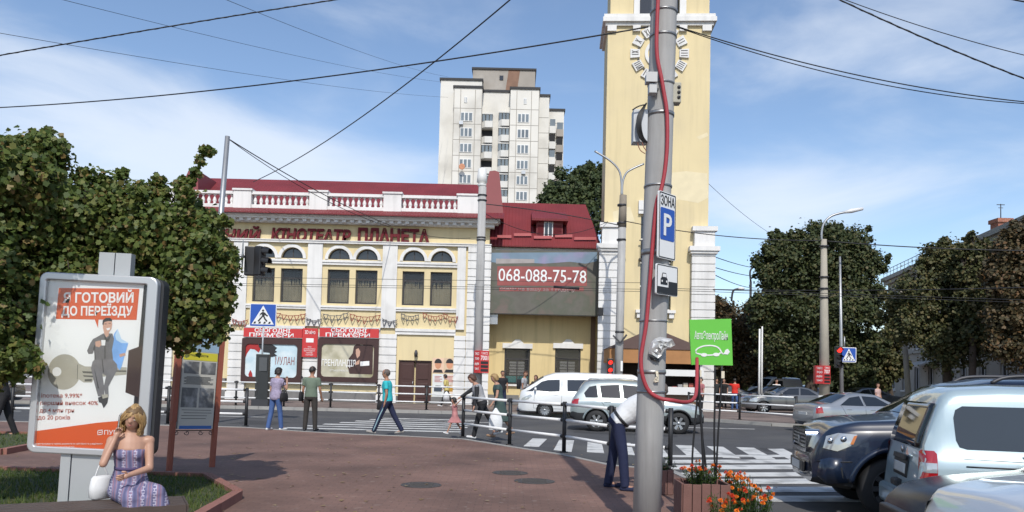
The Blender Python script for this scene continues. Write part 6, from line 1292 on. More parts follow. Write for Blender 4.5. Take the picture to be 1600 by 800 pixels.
class Car:
    def __init__(s, top, bot, hw, belt, tumble=.30, n=90, sm=2, crown=.035):
        s.x0, s.x1 = top[0][0], top[-1][0]; s.xs = np.linspace(s.x0, s.x1, n)
        ip = lambda L: gs(np.interp(s.xs, [p[0] for p in L], [p[1] for p in L]), sm)
        s.t, s.b, s.w, s.be = ip(top), ip(bot), ip(hw), ip(belt); s.tumble = tumble; s.crown = crown
        s.sec = np.array([s.section(i) for i in range(n)])        # n, k, 2 (y, z)
    def section(s, i):
        t, b, w = s.t[i], s.b[i], s.w[i]; be = min(s.be[i], t - .05); h = t - be; tu = s.tumble; H = be - b
        wr = max(w * .93 - tu * h, w * .3)
        return [(0, b), (w * .84, b), (w * .955, b + .05), (w * .985, b + .2 * H), (w * .996, b + .42 * H), (w, b + .62 * H), (w * .99, b + .84 * H), (w * .975, be - .015), (w * .955, be + .012),
                (w * .95 - (w * .95 - wr) * .45, be + h * .45), (w * .95 - (w * .95 - wr) * .82, be + h * .80), (wr * .985, be + h * .90), (wr * .93, be + h * .96), (wr * .78, t), (wr * .4, t + s.crown * .7), (0, t + s.crown)]
    def at(s, x):
        f = (x - s.x0) / (s.x1 - s.x0) * (len(s.xs) - 1); i = int(np.clip(math.floor(f), 0, len(s.xs) - 2)); return s.sec[i] + (s.sec[i + 1] - s.sec[i]) * (f - i)
    def side(s, x, z):
        p = s.at(x)[2:13]; return float(np.interp(z, p[:, 1], p[:, 0]))
    def topz(s, x, y):
        p = s.at(x)[8:][::-1]; return float(np.interp(abs(y), p[:, 0], p[:, 1]))
    def body(s, name, mats, parent, arches, split=None, rad=.36):
        rings = []
        for i, x in enumerate(s.xs):
            h = s.sec[i]; ring = [(x, y, z) for y, z in h] + [(x, -y, z) for y, z in h[1:-1][::-1]]; rings.append(ring)
        mb = MB(); mb.loft(rings, 0, True, True); o = mb.build(name, mats, parent); me = o.data
        if split:
            for p in me.polygons:
                if split(p.center): p.material_index = 1
        for (ax_, az) in arches:
            for sd in (-1, 1):
                c = MB(); yo = sd * (s.w.max() + .15); yi = sd * (s.w.max() - .34); ring = lambda y: [(ax_ + rad * math.cos(a), y, az + rad * math.sin(a)) for a in np.linspace(0, 2 * math.pi, 33)[:-1]]
                c.loft([ring(yo), ring(yi)], 1, False); co_ = c.build('cutter', [m_trim, m_trim], parent); bm_ = o.modifiers.new('arch', 'BOOLEAN'); bm_.operation = 'DIFFERENCE'; bm_.object = co_; bm_.solver = 'EXACT'; cutters.append(co_)
        return o
    def pane(s, name, poly, m, parent, sd, off=.006, sub=5):
        mb = MB(); P = []
        for a, b in zip(poly, poly[1:] + poly[:1]):
            for k in range(sub): t = k / sub; P.append((a[0] + (b[0] - a[0]) * t, a[1] + (b[1] - a[1]) * t))
        cx, cz = sum(p[0] for p in P) / len(P), sum(p[1] for p in P) / len(P); rings = []
        for f in (1, .66, .33): rings.append([(cx + (x - cx) * f, sd * (s.side(cx + (x - cx) * f, cz + (z - cz) * f) + off), cz + (z - cz) * f) for x, z in P])
        n = len(P); mb.loft(rings, 0, True, False); mb.add(rings[-1], [tuple(range(n))], 0, True); return mb.build(name, m, parent)
    def cap(s, name, xa, xb, fy, m, parent, off=.008, nx=8, ny=10, fy2=None):
        mb = MB(); rows = []
        for i in range(nx + 1):
            x = xa + (xb - xa) * i / nx; f = fy + ((fy2 if fy2 is not None else fy) - fy) * i / nx; wr = s.at(x)[12][0] / .93; row = []
            for j in range(ny + 1): y = wr * f * (2 * j / ny - 1); row.append((x, y, s.topz(x, y) + off))
            rows.append(row)
        mb.loft(rows, 0, True, False, False); return mb.build(name, m, parent)
    def line(s, name, pts, m, parent, sd, r=.006, k=8):
        P = []
        for a, b in zip(pts[:-1], pts[1:]):
            for i in range(k): t = i / k; x, z = a[0] + (b[0] - a[0]) * t, a[1] + (b[1] - a[1]) * t; P.append((x, sd * (s.side(x, z) + .001), z))
        x, z = pts[-1]; P.append((x, sd * (s.side(x, z) + .001), z)); return MB().tube(P, r, 5).build(name, m, parent)
cutters = []
def wheel(parent, x, y, z, r, w, rim_r, spokes=7, m=None, sd=1, steer=0.0, lug=.16):
    o = MB().lathe([(rim_r * .98, -w / 2), (r * .93, -w / 2), (r * .985, -w * .36), (r, -w * .2), (r, w * .2), (r * .985, w * .36), (r * .93, w / 2), (rim_r * .98, w / 2)], (0, 0, 0), 32, 'y', 0, False).build('wheel', m_tyre, parent)
    o.location = (x, y, z); o.rotation_euler = (0, 0, steer); rm = MB(); f = sd * w / 2; q = lambda d: f - sd * d
    rm.lathe([(rim_r * .99, q(.005)), (rim_r * .97, q(-.004)), (rim_r * .90, q(.012)), (rim_r * .86, q(.06)), (.06, q(.07)), (.02, q(.07))], (0, 0, 0), 28, 'y', 1, False)
    for k in range(spokes):
        a = 2 * math.pi * k / spokes; c, s_ = math.cos(a), math.sin(a); pc = (-s_, c)
        def P(rr, t, d): return (rr * c + pc[0] * t, q(d), rr * s_ + pc[1] * t)
        rm.loft([[P(.03, -.03, .018), P(.03, .03, .018), P(.03, .03, .06), P(.03, -.03, .06)], [P(rim_r * .93, -lug * rim_r, .006), P(rim_r * .93, lug * rim_r, .006), P(rim_r * .93, lug * rim_r, .05), P(rim_r * .93, -lug * rim_r, .05)]], 0, False)
    rm.lathe([(.055, q(.02)), (.05, q(.008)), (.01, q(.005))], (0, 0, 0), 14, 'y'); rm.build('rim', [m or m_rim, m_rimdk], o); return o
def mirror(parent, x, y, z, m, sd):
    mb = MB(); mb.ball((x, y + sd * .1, z), (.06, .11, .085), 12); o = mb.build('mirror', m, parent); MB().bar((x + .03, y - sd * .03, z - .05), (x + .01, y + sd * .06, z - .03), .04, .03).build('stalk', m_trim, o); return o
def mbox(name, m, parent, x0, x1, y0, y1, z0, z1, bev=.01): return MB().box(x0, x1, y0, y1, z0, z1).build(name, m, parent, bevel=bev)
ROADZ = -.12
# --- white van, facing left (x runs forward; front at +)
wv = thing('white_van', 'white passenger van facing left behind the silver off-roader', 'van', (1200 and U(850, 600, 33.6).x, 33.6 - .0, ROADZ), R(181))
pw_ = paint('white_car_paint', (.70, .71, .71)); f0 = 1.05
Cv = Car([(-4.1, 1.50), (-4.03, 1.80), (-3.8, 1.90), (-1.2, 1.93), (-.45, 1.90), (.0, 1.76), (.05, 1.74), (.96, 1.13), (1.5 - .42, 1.08), (f0 - .45 + .42, .98), (f0 + .0, .70), (f0 + .06, .5)], [(-4.1, .34), (-3.6, .24), (.7, .22), (f0, .24), (f0 + .06, .32)], [(-4.1, .86), (-3.9, .94), (.3, .95), (.8, .90), (f0 - .05, .74), (f0 + .06, .6)], [(-4.1, 1.08), (0, 1.05), (f0, 1.0)], .16)
bodyv = Cv.body('body', [pw_, m_trim], wv, ((0, .31), (-3.0, .31)), None, .37)
for sd in (1, -1):
    for x in (0, -3.0): wheel(wv, x, sd * .82, .315, .315, .2, .22, 12, sd=sd)
    Cv.pane('side_window', [(.60, 1.16), (.15, 1.52), (-.12, 1.60), (-.62, 1.62), (-.62, 1.12), (-.2, 1.10)], m_cglass, wv, sd); Cv.pane('quarter_window', [(.82, 1.10), (.66, 1.16), (.42, 1.33), (.52, 1.10)], m_cglass, wv, sd, .005)
    Cv.pane('side_window', [(-.95, 1.14), (-.95, 1.62), (-2.2, 1.64), (-2.2, 1.14)], m_cglass, wv, sd); Cv.pane('side_window', [(-2.35, 1.14), (-2.35, 1.64), (-3.35, 1.60), (-3.4, 1.16)], m_cglass, wv, sd)
    Cv.line('door_seam', [(.45, .98), (.48, .4), (-.7, .38), (-.72, 1.75)], m_trim, wv, sd); Cv.line('side_strip', [(.35, .52), (-2.5, .52)], m_trim, wv, sd, .012); mirror(wv, .42, sd * .92, 1.2, pw_, sd)
    Cv.pane('headlight', [(.98, .80), (.62, .98), (.55, .90), (.72, .76), (1.0, .70)], m_lamp, wv, sd, .008); Cv.pane('tail_light', [(-3.7, .8), (-3.7, 1.3), (-3.58, 1.3), (-3.58, .8)], m_tail, wv, sd); Cv.line('door_handle', [(-.55, .98), (-.35, .98)], pw_, wv, sd, .018)
Cv.cap('windscreen', .06, .90, .93, m_cglass, wv); mbox('bumper', m_trim, wv, f0 - .1, f0 + .07, -.5, .5, .25, .36)
mbox('paper_notice', m_plate, wv, -.08, -.02, .925, .93, 1.2, 1.3, 0) if False else None
# --- silver off-roader, facing right
ts = thing('silver_offroader', 'silver compact off-roader with dark lower cladding, passing behind the bending man', 'car', (2.92, 26.0, ROADZ), R(-7))
p_sil = paint('silver_green_paint', (.36, .41, .41), .3, .55)
Ct = Car([(-.86, .80), (-.83, 1.0), (-.62, 1.32), (-.45, 1.58), (-.25, 1.66), (.6, 1.70), (1.35, 1.66), (1.6, 1.58), (2.35, 1.06), (2.8, 1.0), (3.25, .92), (3.4, .76), (3.46, .6)], [(-.86, .42), (-.6, .30), (3.1, .28), (3.46, .36)], [(-.86, .78), (-.7, .86), (0, .895), (2.7, .895), (3.2, .80), (3.46, .62)], [(-.86, .98), (0, 1.02), (3.4, .94)], .34)
Ct.body('body', [p_sil, m_trim], ts, ((0, .34), (2.63, .34)), lambda c: c[2] < .60, .40)
for sd in (1, -1):
    for x in (0, 2.63): wheel(ts, x, sd * .80, .345, .345, .22, .225, 6, sd=sd, lug=.2)
    for x in (0, 2.63):
        a_ = [(x + .43 * math.cos(t), .34 + .43 * math.sin(t)) for t in np.linspace(.1, math.pi - .1, 14)]; Ct.line('arch_flare', a_, p_sil if x == 0 else m_trim, ts, sd, .035, 2)
    Ct.pane('rear_quarter_window', [(-.36, 1.10), (-.42, 1.24), (-.25, 1.45), (-.02, 1.50), (.05, 1.1)], m_cglass, ts, sd); Ct.pane('side_window', [(.16, 1.10), (.10, 1.50), (.72, 1.54), (.78, 1.10)], m_cglass, ts, sd); Ct.pane('side_window', [(.88, 1.09), (.82, 1.54), (1.38, 1.50), (2.0, 1.12)], m_cglass, ts, sd)
    Ct.line('door_seam', [(.10, 1.5), (.14, 1.0), (.45, .55)], m_trim, ts, sd); Ct.line('door_seam', [(.80, 1.5), (.84, .45)], m_trim, ts, sd); Ct.line('door_seam', [(1.95, 1.05), (2.0, .5)], m_trim, ts, sd); Ct.line('door_handle', [(.25, .97), (.45, .97)], p_sil, ts, sd, .018); Ct.line('door_handle', [(1.0, .96), (1.2, .96)], p_sil, ts, sd, .018)
    Ct.pane('tail_light', [(-.82, .78), (-.80, 1.02), (-.58, 1.06), (-.62, .80)], m_tail, ts, sd, .01); Ct.pane('headlight', [(3.38, .74), (3.34, .86), (3.0, .92), (3.05, .78)], m_lamp, ts, sd, .008); mirror(ts, 1.9, sd * .88, 1.12, p_sil, sd)
    MB().tube(smooth([Vector((-.3, sd * .58, 1.66)), Vector((-.15, sd * .58, 1.735)), Vector((.6, sd * .58, 1.765)), Vector((1.2, sd * .58, 1.73)), Vector((1.35, sd * .58, 1.66))]), .022, 8).build('roof_rail', m_sil, ts)
Ct.cap('windscreen', 1.66, 2.28, .93, m_cglass, ts); Ct.cap('rear_window', -.66, -.45, .85, m_cglass, ts)
# --- navy off-roader, near, facing left
nv = thing('navy_offroader', 'large dark navy off-roader with chrome grille, facing left beside the pale blue van', 'car', (5.16, 11.0, ROADZ), R(170))
p_nav = paint('navy_paint', (.010, .018, .040), .3, .0, .7)
Cn = Car([(-4.0, .90), (-3.95, 1.25), (-3.75, 1.70), (-3.4, 1.84), (-2.2, 1.87), (-1.4, 1.85), (-.88, 1.76), (-.22, 1.31), (.40, 1.27), (.72, 1.19), (.88, 1.03), (.95, .75)], [(-4.0, .5), (-3.6, .38), (.5, .36), (.95, .42)], [(-4.0, .86), (-3.7, .97), (.3, 1.0), (.62, .97), (.84, .86), (.95, .70)], [(-4.0, 1.18), (-.5, 1.18), (.5, 1.14), (.95, 1.02)], .30)
Cn.body('body', [p_nav, m_trim], nv, ((0, .40), (-3.1, .40)), lambda c: c[2] < .52, .49)
for sd in (1, -1):
    for x in (0, -3.1): wheel(nv, x, sd * .86, .405, .405, .28, .27, 10, mat('grey_rim', (.12, .12, .125), .35, metal=.6), sd=sd, lug=.12, steer=R(0))
    for x in (0, -3.1): Cn.line('arch_flare', [(x + .52 * math.cos(t), .40 + .52 * math.sin(t)) for t in np.linspace(.15, math.pi - .1, 16)], p_nav, nv, sd, .045, 2)
    Cn.pane('side_window', [(-.62, 1.24), (-1.12, 1.58), (-1.5, 1.66), (-1.5, 1.22)], m_cglass, nv, sd); Cn.pane('side_window', [(-1.6, 1.22), (-1.6, 1.66), (-2.4, 1.68), (-2.4, 1.22)], m_cglass, nv, sd); Cn.pane('side_window', [(-2.52, 1.22), (-2.52, 1.67), (-3.4, 1.63), (-3.55, 1.26)], m_cglass, nv, sd)
    Cn.line('door_seam', [(-.3, 1.18), (-.42, .5)], m_trim, nv, sd); Cn.line('door_seam', [(-1.3, 1.6), (-1.32, .5)], m_trim, nv, sd); mirror(nv, -.75, sd * 1.0, 1.26, p_nav, sd)
    Cn.pane('headlight', [(.84, .90), (.80, 1.06), (.66, 1.11), (.44, 1.10), (.52, .95), (.68, .87)], m_lamp, nv, sd, .012); [MB().ball((bx_, sd * (Cn.side(bx_, bz_) + .006), bz_), (.045, .02, .045), 12).build('reflector', m_chrome, nv) for bx_, bz_ in ((.745, 1.0), (.60, 1.03))]; Cn.pane('indicator', [(.53, .97), (.48, 1.08), (.44, 1.09), (.49, .97)], m_amber, nv, sd, .018)
    o = MB().ball((.80, sd * .66, .56), (.05, .09, .06), 12).build('fog_lamp', m_lamp, nv); Cn.pane('fog_lamp_recess', [(.86, .50), (.84, .66), (.62, .66), (.60, .48)], m_trim, nv, sd, .01)
    MB().tube(smooth([Vector((-3.2, sd * .66, 1.84)), Vector((-3.0, sd * .66, 1.91)), Vector((-2.0, sd * .66, 1.92)), Vector((-1.5, sd * .66, 1.90)), Vector((-1.3, sd * .66, 1.82))]), .025, 8).build('roof_rail', m_dkmet, nv)
    Cn.line('bumper_line', [(.9, .72), (.5, .74)], m_trim, nv, sd, .008)
Cn.cap('windscreen', -.84, -.28, .94, m_cglass, nv)
g = MB(); gf = rrect(-.50, .50, .80, 1.12, .08); gi = rrect(-.44, .44, .85, 1.07, .06)
def yz(mb, poly, xa, xb, mi=0):
    n = len(poly); vs = [(xa, p[0], p[1]) for p in poly] + [(xb, p[0], p[1]) for p in poly]; return mb.add(vs, [(i, (i + 1) % n, n + (i + 1) % n, n + i) for i in range(n)] + [tuple(range(n))[::-1], tuple(range(n, 2 * n))], mi)
n = len(gf); vs = [(.93 + .055, *p) for p in gf] + [(.93 + .055, *p) for p in gi] + [(.80, *p) for p in gi] + [(.80, *p) for p in gf]
g.add(vs, [f for k in range(n) for j in [(k + 1) % n] for f in ((k, j, n + j, n + k), (n + k, n + j, 2 * n + j, 2 * n + k), (3 * n + k, 3 * n + j, j, k))]); go = g.build('grille', m_chrome, nv)
mbox('backing', m_sk_, go, .80, .94, -.44, .44, .85, 1.07, 0); s_m = MB()
for k in range(4): s_m.box(.94, .975, -.44, .44, .875 + k * .05, .90 + k * .05)
s_m.lathe([(.06, .985), (.05, .99), (.01, .99)], (0, 0, .96), 16, 'x'); s_m.build('slat', m_rim, go)
bm_o = MB().loft([[(.5, -.98, z) for z in ()]] if False else [[(.55, y, .46), (.95 - abs(y) * .16, y, .44), (1.02 - abs(y) * abs(y) * .2, y, .52), (1.0 - abs(y) * abs(y) * .2, y, .74), (.90 - abs(y) * .14, y, .78), (.55, y, .78)] for y in np.linspace(-.96, .96, 13)], 0, True).build('bumper', p_nav, nv)
mbox('lower_grille', m_sk_, nv, .985, 1.024, -.44, .44, .53, .68); mbox('number_plate', m_plate, nv, 1.02, 1.035, -.26, .26, .55, .66, .004)
# --- pale blue van, rear three-quarter
cv = thing('pale_blue_van', 'pale blue panel van seen from behind, with dark tinted windows, parked at right', 'van', (4.50, 8.86, ROADZ), R(-14.8))
p_lb = paint('pale_blue_paint', (.40, .50, .53), .3, .25)
Cc = Car([(-.03, .50), (0, .9), (.05, 1.20), (.22, 1.66), (.34, 1.73), (.8, 1.765), (2.6, 1.76), (2.95, 1.66), (3.65, 1.10), (4.2, .98), (4.38, .72)], [(-.03, .36), (.15, .28), (4.2, .26), (4.38, .36)], [(-.03, .80), (.04, .86), (.2, .885), (3.6, .89), (4.2, .78), (4.38, .6)], [(-.03, 1.02), (4.0, 1.02)], .12, 110, 2, .03)
Cc.body('body', [p_lb, m_trim], cv, ((.85, .32), (3.53, .32)), None, .38)
for sd in (1, -1):
    for x in (.85, 3.53): wheel(cv, x, sd * .78, .32, .32, .2, .21, 9, sd=sd)
    Cc.pane('side_window', [(.44, 1.12), (.37, 1.14), (.34, 1.21), (.325, 1.44), (.345, 1.52), (.41, 1.56), (1.42, 1.565), (1.49, 1.12)], m_cglass2, cv, sd, .006); Cc.pane('side_window', [(1.50, 1.12), (1.43, 1.565), (2.55, 1.54), (2.62, 1.10)], m_cglass2, cv, sd, .005); Cc.pane('side_window', [(2.74, 1.10), (2.70, 1.50), (2.95, 1.46), (3.45, 1.12)], m_cglass, cv, sd)
    for pth in ([(1.40, 1.68), (1.455, 1.3), (1.515, .96), (1.52, .35)], [(.40, 1.02), (1.51, 1.005)]): Cc.line('panel_seam', pth, m_trim, cv, sd, .004)
    Cc.line('slide_rail', [(.42, .945), (1.5, .945)], m_sk_, cv, sd, .009); MB().ball((.95, sd * (Cc.side(.95, 1.06) + .004), 1.06), (.016, .008, .016), 8).build('rivet', p_lb, cv)
    tl = [(.0, .73), (.01, 1.07), (.03, 1.09), (.13, 1.09), (.155, 1.06), (.155, .75), (.12, .715)]; Cc.pane('tail_light', tl, m_tail, cv, sd, .012)
    Cc.pane('reversing_lamp', [(.005, .865), (.01, .965), (.15, .965), (.15, .865)], m_lamp, cv, sd, .016)
    mirror(cv, 3.2, sd * .9, 1.15, p_lb, sd)
    Cc.pane('headlight', [(4.25, .72), (4.2, .84), (3.9, .9), (3.95, .74)], m_lamp, cv, sd, .008)
def rearx(z): return float(np.interp(z, [.50, .9, 1.20, 1.66, 1.73], [-.03, 0, .05, .22, .34]))
def rear_panel(name, m, parent, y0, y1, z0, z1, off, rr_=.03):
    mb = MB(); rows = [[(rearx(z) - off, y, z) for y in np.linspace(y0, y1, 7)] for z in np.linspace(z0, z1, 9)]; mb.loft(rows, 0, True, False, False); o = mb.build(name, m, parent); sm_ = o.modifiers.new('thick', 'SOLIDIFY'); sm_.thickness = .008; return o
rear_panel('rear_window', m_cglass, cv, -.66, .66, 1.10, 1.58, .012); rear_panel('plate_recess', m_trim, cv, -.32, .32, .74, .98, .008); rear_panel('number_plate', m_plate, cv, -.26, .26, .78, .89, .02)
rear_panel('handle_strip', m_trim, cv, -.30, .30, .93, .985, .03); MB().lathe([(.045, -.02), (.03, -.03), (.005, -.031)], (.03, 0, 1.04), 16, 'x').build('badge', m_chrome, cv)
MB().box(-.09, .25, -.82, .82, .34, .58).build('bumper', p_lb, cv, bevel=.05); MB().box(-.095, .0, -.12, .12, .62, .70).build('latch', m_trim, cv, bevel=.02)
ca = MB().tube(smooth([Vector((-.03, -.55, 1.0)), Vector((-.05, -.60, 1.02)), Vector((-.04, -.66, 1.01))]), .012, 6).build('door_handle', p_lb, cv)
Cc.cap('windscreen', 2.98, 3.58, .93, m_cglass, cv)
# --- saloons
def saloon(name, label, loc, rz, p, detail=True, rimm=None, group=None, hood=0.0, rail=False):
    t = thing(name, label, 'car', loc, rz, group)
    C = Car([(-1.05, .70), (-1.0, .95), (-.80, 1.02), (-.45, 1.05), (.25, 1.36), (.75, 1.42), (1.4, 1.38), (2.15 - .1, 1.06 + hood), (2.15, 1.0 + hood), (2.9, .92 + hood), (3.25, .84 + hood), (3.45, .70), (3.52, .5)], [(-1.05, .4), (-.8, .24), (3.2, .22), (3.52, .3)], [(-1.05, .66), (-.95, .80), (-.5, .885), (2.6, .885), (3.2, .78), (3.42, .62), (3.52, .45)], [(-1.05, .93), (1.0, .93), (2.2, .92 + hood), (3.5, .80 + hood)], .42)
    C.body('body', [p, m_trim], t, ((0, .31), (2.7, .31)), None, .37)
    for sd in (1, -1):
        for x in (0, 2.7): wheel(t, x, sd * .78, .315, .315, .2, .215, 7, rimm, sd=sd)
        C.pane('side_window', [(-.12, 1.0), (.30, 1.27), (.70, 1.33), (.78, .99)], m_cglass, t, sd); C.pane('side_window', [(.86, .99), (.79, 1.33), (1.32, 1.30), (1.86, 1.0)], m_cglass, t, sd)
        C.pane('tail_light', [(-1.0, .70), (-.98, .90), (-.80, .93), (-.76, .72)], m_tail, t, sd, .012); C.pane('headlight', [(3.40, .62 + hood), (3.34, .76 + hood), (3.12, .82 + hood), (2.86, .84 + hood), (2.92, .70 + hood), (3.1, .60 + hood)], m_lamp, t, sd, .01); mirror(t, 1.85, sd * .88, 1.02, p, sd)
        if detail:
            for pth in ([(.80, 1.3), (.84, .4)], [(1.9, .95), (1.95, .4)], [(-.1, 1.0), (.2, .45)]): C.line('door_seam', pth, m_trim, t, sd, .005)
            C.line('door_handle', [(.1, .86), (.28, .86)], p, t, sd, .016); C.line('door_handle', [(1.0, .85), (1.18, .85)], p, t, sd, .016)
    C.cap('windscreen', 1.45, 2.05, .94, m_cglass, t); C.cap('rear_window', -.40, .22, .92, m_cglass, t)
    if detail:
        MB().box(3.44, 3.525, -.42, .42, .52, .68).build('grille', m_sk_, t, bevel=.02); mbox('number_plate', m_plate, t, 3.525, 3.54, -.26, .26, .38, .49, .004); mbox('rear_plate', m_plate, t, -1.07, -1.05, -.26, .26, .62, .73, .004)
        MB().tube([(2.08, -.55, 1.03 + hood), (2.12, -.1, 1.05 + hood), (2.06, .02, 1.04 + hood)], .008, 5).tube([(2.08, .1, 1.03 + hood), (2.12, .5, 1.05 + hood), (2.06, .66, 1.02 + hood)], .008, 5).build('wiper', m_sk_, t)
        MB().loft([[(2.06 + .0, y, C.topz(2.1, y) + .006) for y in np.linspace(-.62, .62, 9)], [(2.24, y, C.topz(2.24, y) + .006) for y in np.linspace(-.58, .58, 9)]], 0, True, False, False).build('cowl', m_trim, t)
    return t
saloon('silver_saloon', 'silver saloon car seen from its rear corner beyond the navy off-roader', (U(1272, 640, 26.6).x + .92, 27.5, ROADZ), R(9.5), paint('silver_paint', (.34, .35, .36), .28, .6))
saloon('dark_saloon', 'dark blue car whose bonnet points left in front of the pale blue van', (6.88, 6.3, ROADZ), R(172), mat('dark_blue_paint', (.006, .008, .016), .25, var=.05, spec=.14), hood=-.01)
saloon('white_saloon', 'pale silver car whose bonnet fills the bottom right corner', (6.22, 4.6, ROADZ), R(176), paint('pale_silver_paint', (.55, .57, .59), .28, .4), hood=.2)
p_bk = paint('black_paint', (.012, .012, .014), .25); p_gy = paint('grey_paint', (.14, .145, .15), .28, .5)
saloon('black_saloon', 'black car passing behind the railing at the left edge', (U(-30, 600, 30.5).x, 31.0, ROADZ), R(180), p_bk, False)
for (px, Y, rz, p, nm, lab) in ((1150, 47, 170, p_bk, 'black_saloon', 'black car parked in deep shade under the brownish tree'), (1188, 44, 5, p_bk, 'black_saloon', 'black car parked under the trees left of the white flagpoles'), (1262, 40, 185, p_gy, 'grey_saloon', 'grey car parked in shade behind the tapered lamp post'), (1330, 46, 10, p_gy, 'grey_saloon', 'grey car under the biggest dark tree right of the red traffic light'), (1240, 55, 0, paint('pale_silver_paint', (.55, .57, .59)), 'silver_saloon', 'pale silver car far back under the biggest dark tree')):
    saloon(nm, lab, (U(px, 600, Y).x, Y, 0), R(rz), p, False, group='cars parked in the shade of the trees')
t = thing('white_truck', 'small white van far back under the trees beside the flagpoles', 'van', (U(1202, 600, 53).x, 53, 0), R(200)); C2 = Car([(-2.2, 1.2), (-2.1, 1.9), (.0, 1.95), (.3, 1.85), (1.0, 1.2), (1.3, 1.0), (1.4, .6)], [(-2.2, .35), (1.4, .35)], [(-2.2, .88), (1.0, .9), (1.4, .7)], [(-2.2, 1.1), (1.4, 1.05)], .12); C2.body('body', [pw_, m_trim], t, ((.6, .32), (-1.5, .32)), None, .36)
for sd in (1, -1):
    for x in (.6, -1.5): wheel(t, x, sd * .8, .32, .32, .2, .2, 6, sd=sd)
    C2.pane('side_window', [(.75, 1.2), (.2, 1.7), (-.5, 1.7), (-.5, 1.18)], m_cglass, t, sd)
C2.cap('windscreen', .36, .94, .9, m_cglass, t)
# bake the wheel arch cuts and remove the cutters
dg = bpy.context.evaluated_depsgraph_get(); dg.update()
for o in [o for o in COL.objects if any(m.type == 'BOOLEAN' for m in o.modifiers)]:
    me = bpy.data.meshes.new_from_object(o.evaluated_get(dg)); o.modifiers.clear(); old = o.data; o.data = me; me.name = 'body'
    for p in me.polygons: p.use_smooth = True
    sh_ = o.modifiers.new('split', 'EDGE_SPLIT'); sh_.split_angle = R(38)
for c in cutters: bpy.data.objects.remove(c)
# ------------------------------------------------------------ people
m_skin = mat('skin', (.42, .235, .165), .5, var=.08, scale=8); m_skin_t = mat('tanned_skin', (.34, .175, .11), .5, var=.08, scale=8)
m_eyew = mat('eye_white', (.6, .58, .55), .3, var=0); m_eyed = mat('eye_dark', (.02, .015, .012), .3, var=0); m_lip = mat('lips', (.36, .11, .10), .45, var=0)
def cloth(name, c, **k): return mat(name, c, k.pop('rough', .85), var=k.pop('var', .16), scale=k.pop('scale', 9), bump=k.pop('bump', .8), bscale=k.pop('bscale', 13), **k)
def remesh(mb, voxel, it=3, fac=.5):
    o = bpy.data.objects.new('tmp', mb.mesh('tmp', m_skin)); COL.objects.link(o)
    r = o.modifiers.new('r', 'REMESH'); r.mode = 'VOXEL'; r.voxel_size = voxel; s = o.modifiers.new('s', 'SMOOTH'); s.factor = fac; s.iterations = it
    d = bpy.context.evaluated_depsgraph_get(); d.update(); me = bpy.data.meshes.new_from_object(o.evaluated_get(d)); old = o.data
    bpy.data.objects.remove(o); bpy.data.meshes.remove(old); out_ = MB(); out_.add([v.co[:] for v in me.vertices], [tuple(p.vertices) for p in me.polygons], 0, True); bpy.data.meshes.remove(me); return out_
def caps(mb, p, q, r0, r1, n=12):
    p, q = Vector(p), Vector(q); mb.tube([p, q], [r0, r1], n); mb.ball(p, r0 * .995, n); mb.ball(q, r1 * .995, n); return mb
def ell_loft(mb, rows, n=20):
    """rows: (centre, right axis, front axis, rx, ry)"""
    rings = []
    for c, a, b, rx, ry in rows: rings.append([c + a * (rx * math.cos(2 * math.pi * k / n)) + b * (ry * math.sin(2 * math.pi * k / n)) for k in range(n)])
    return mb.loft(rings, 0, True)
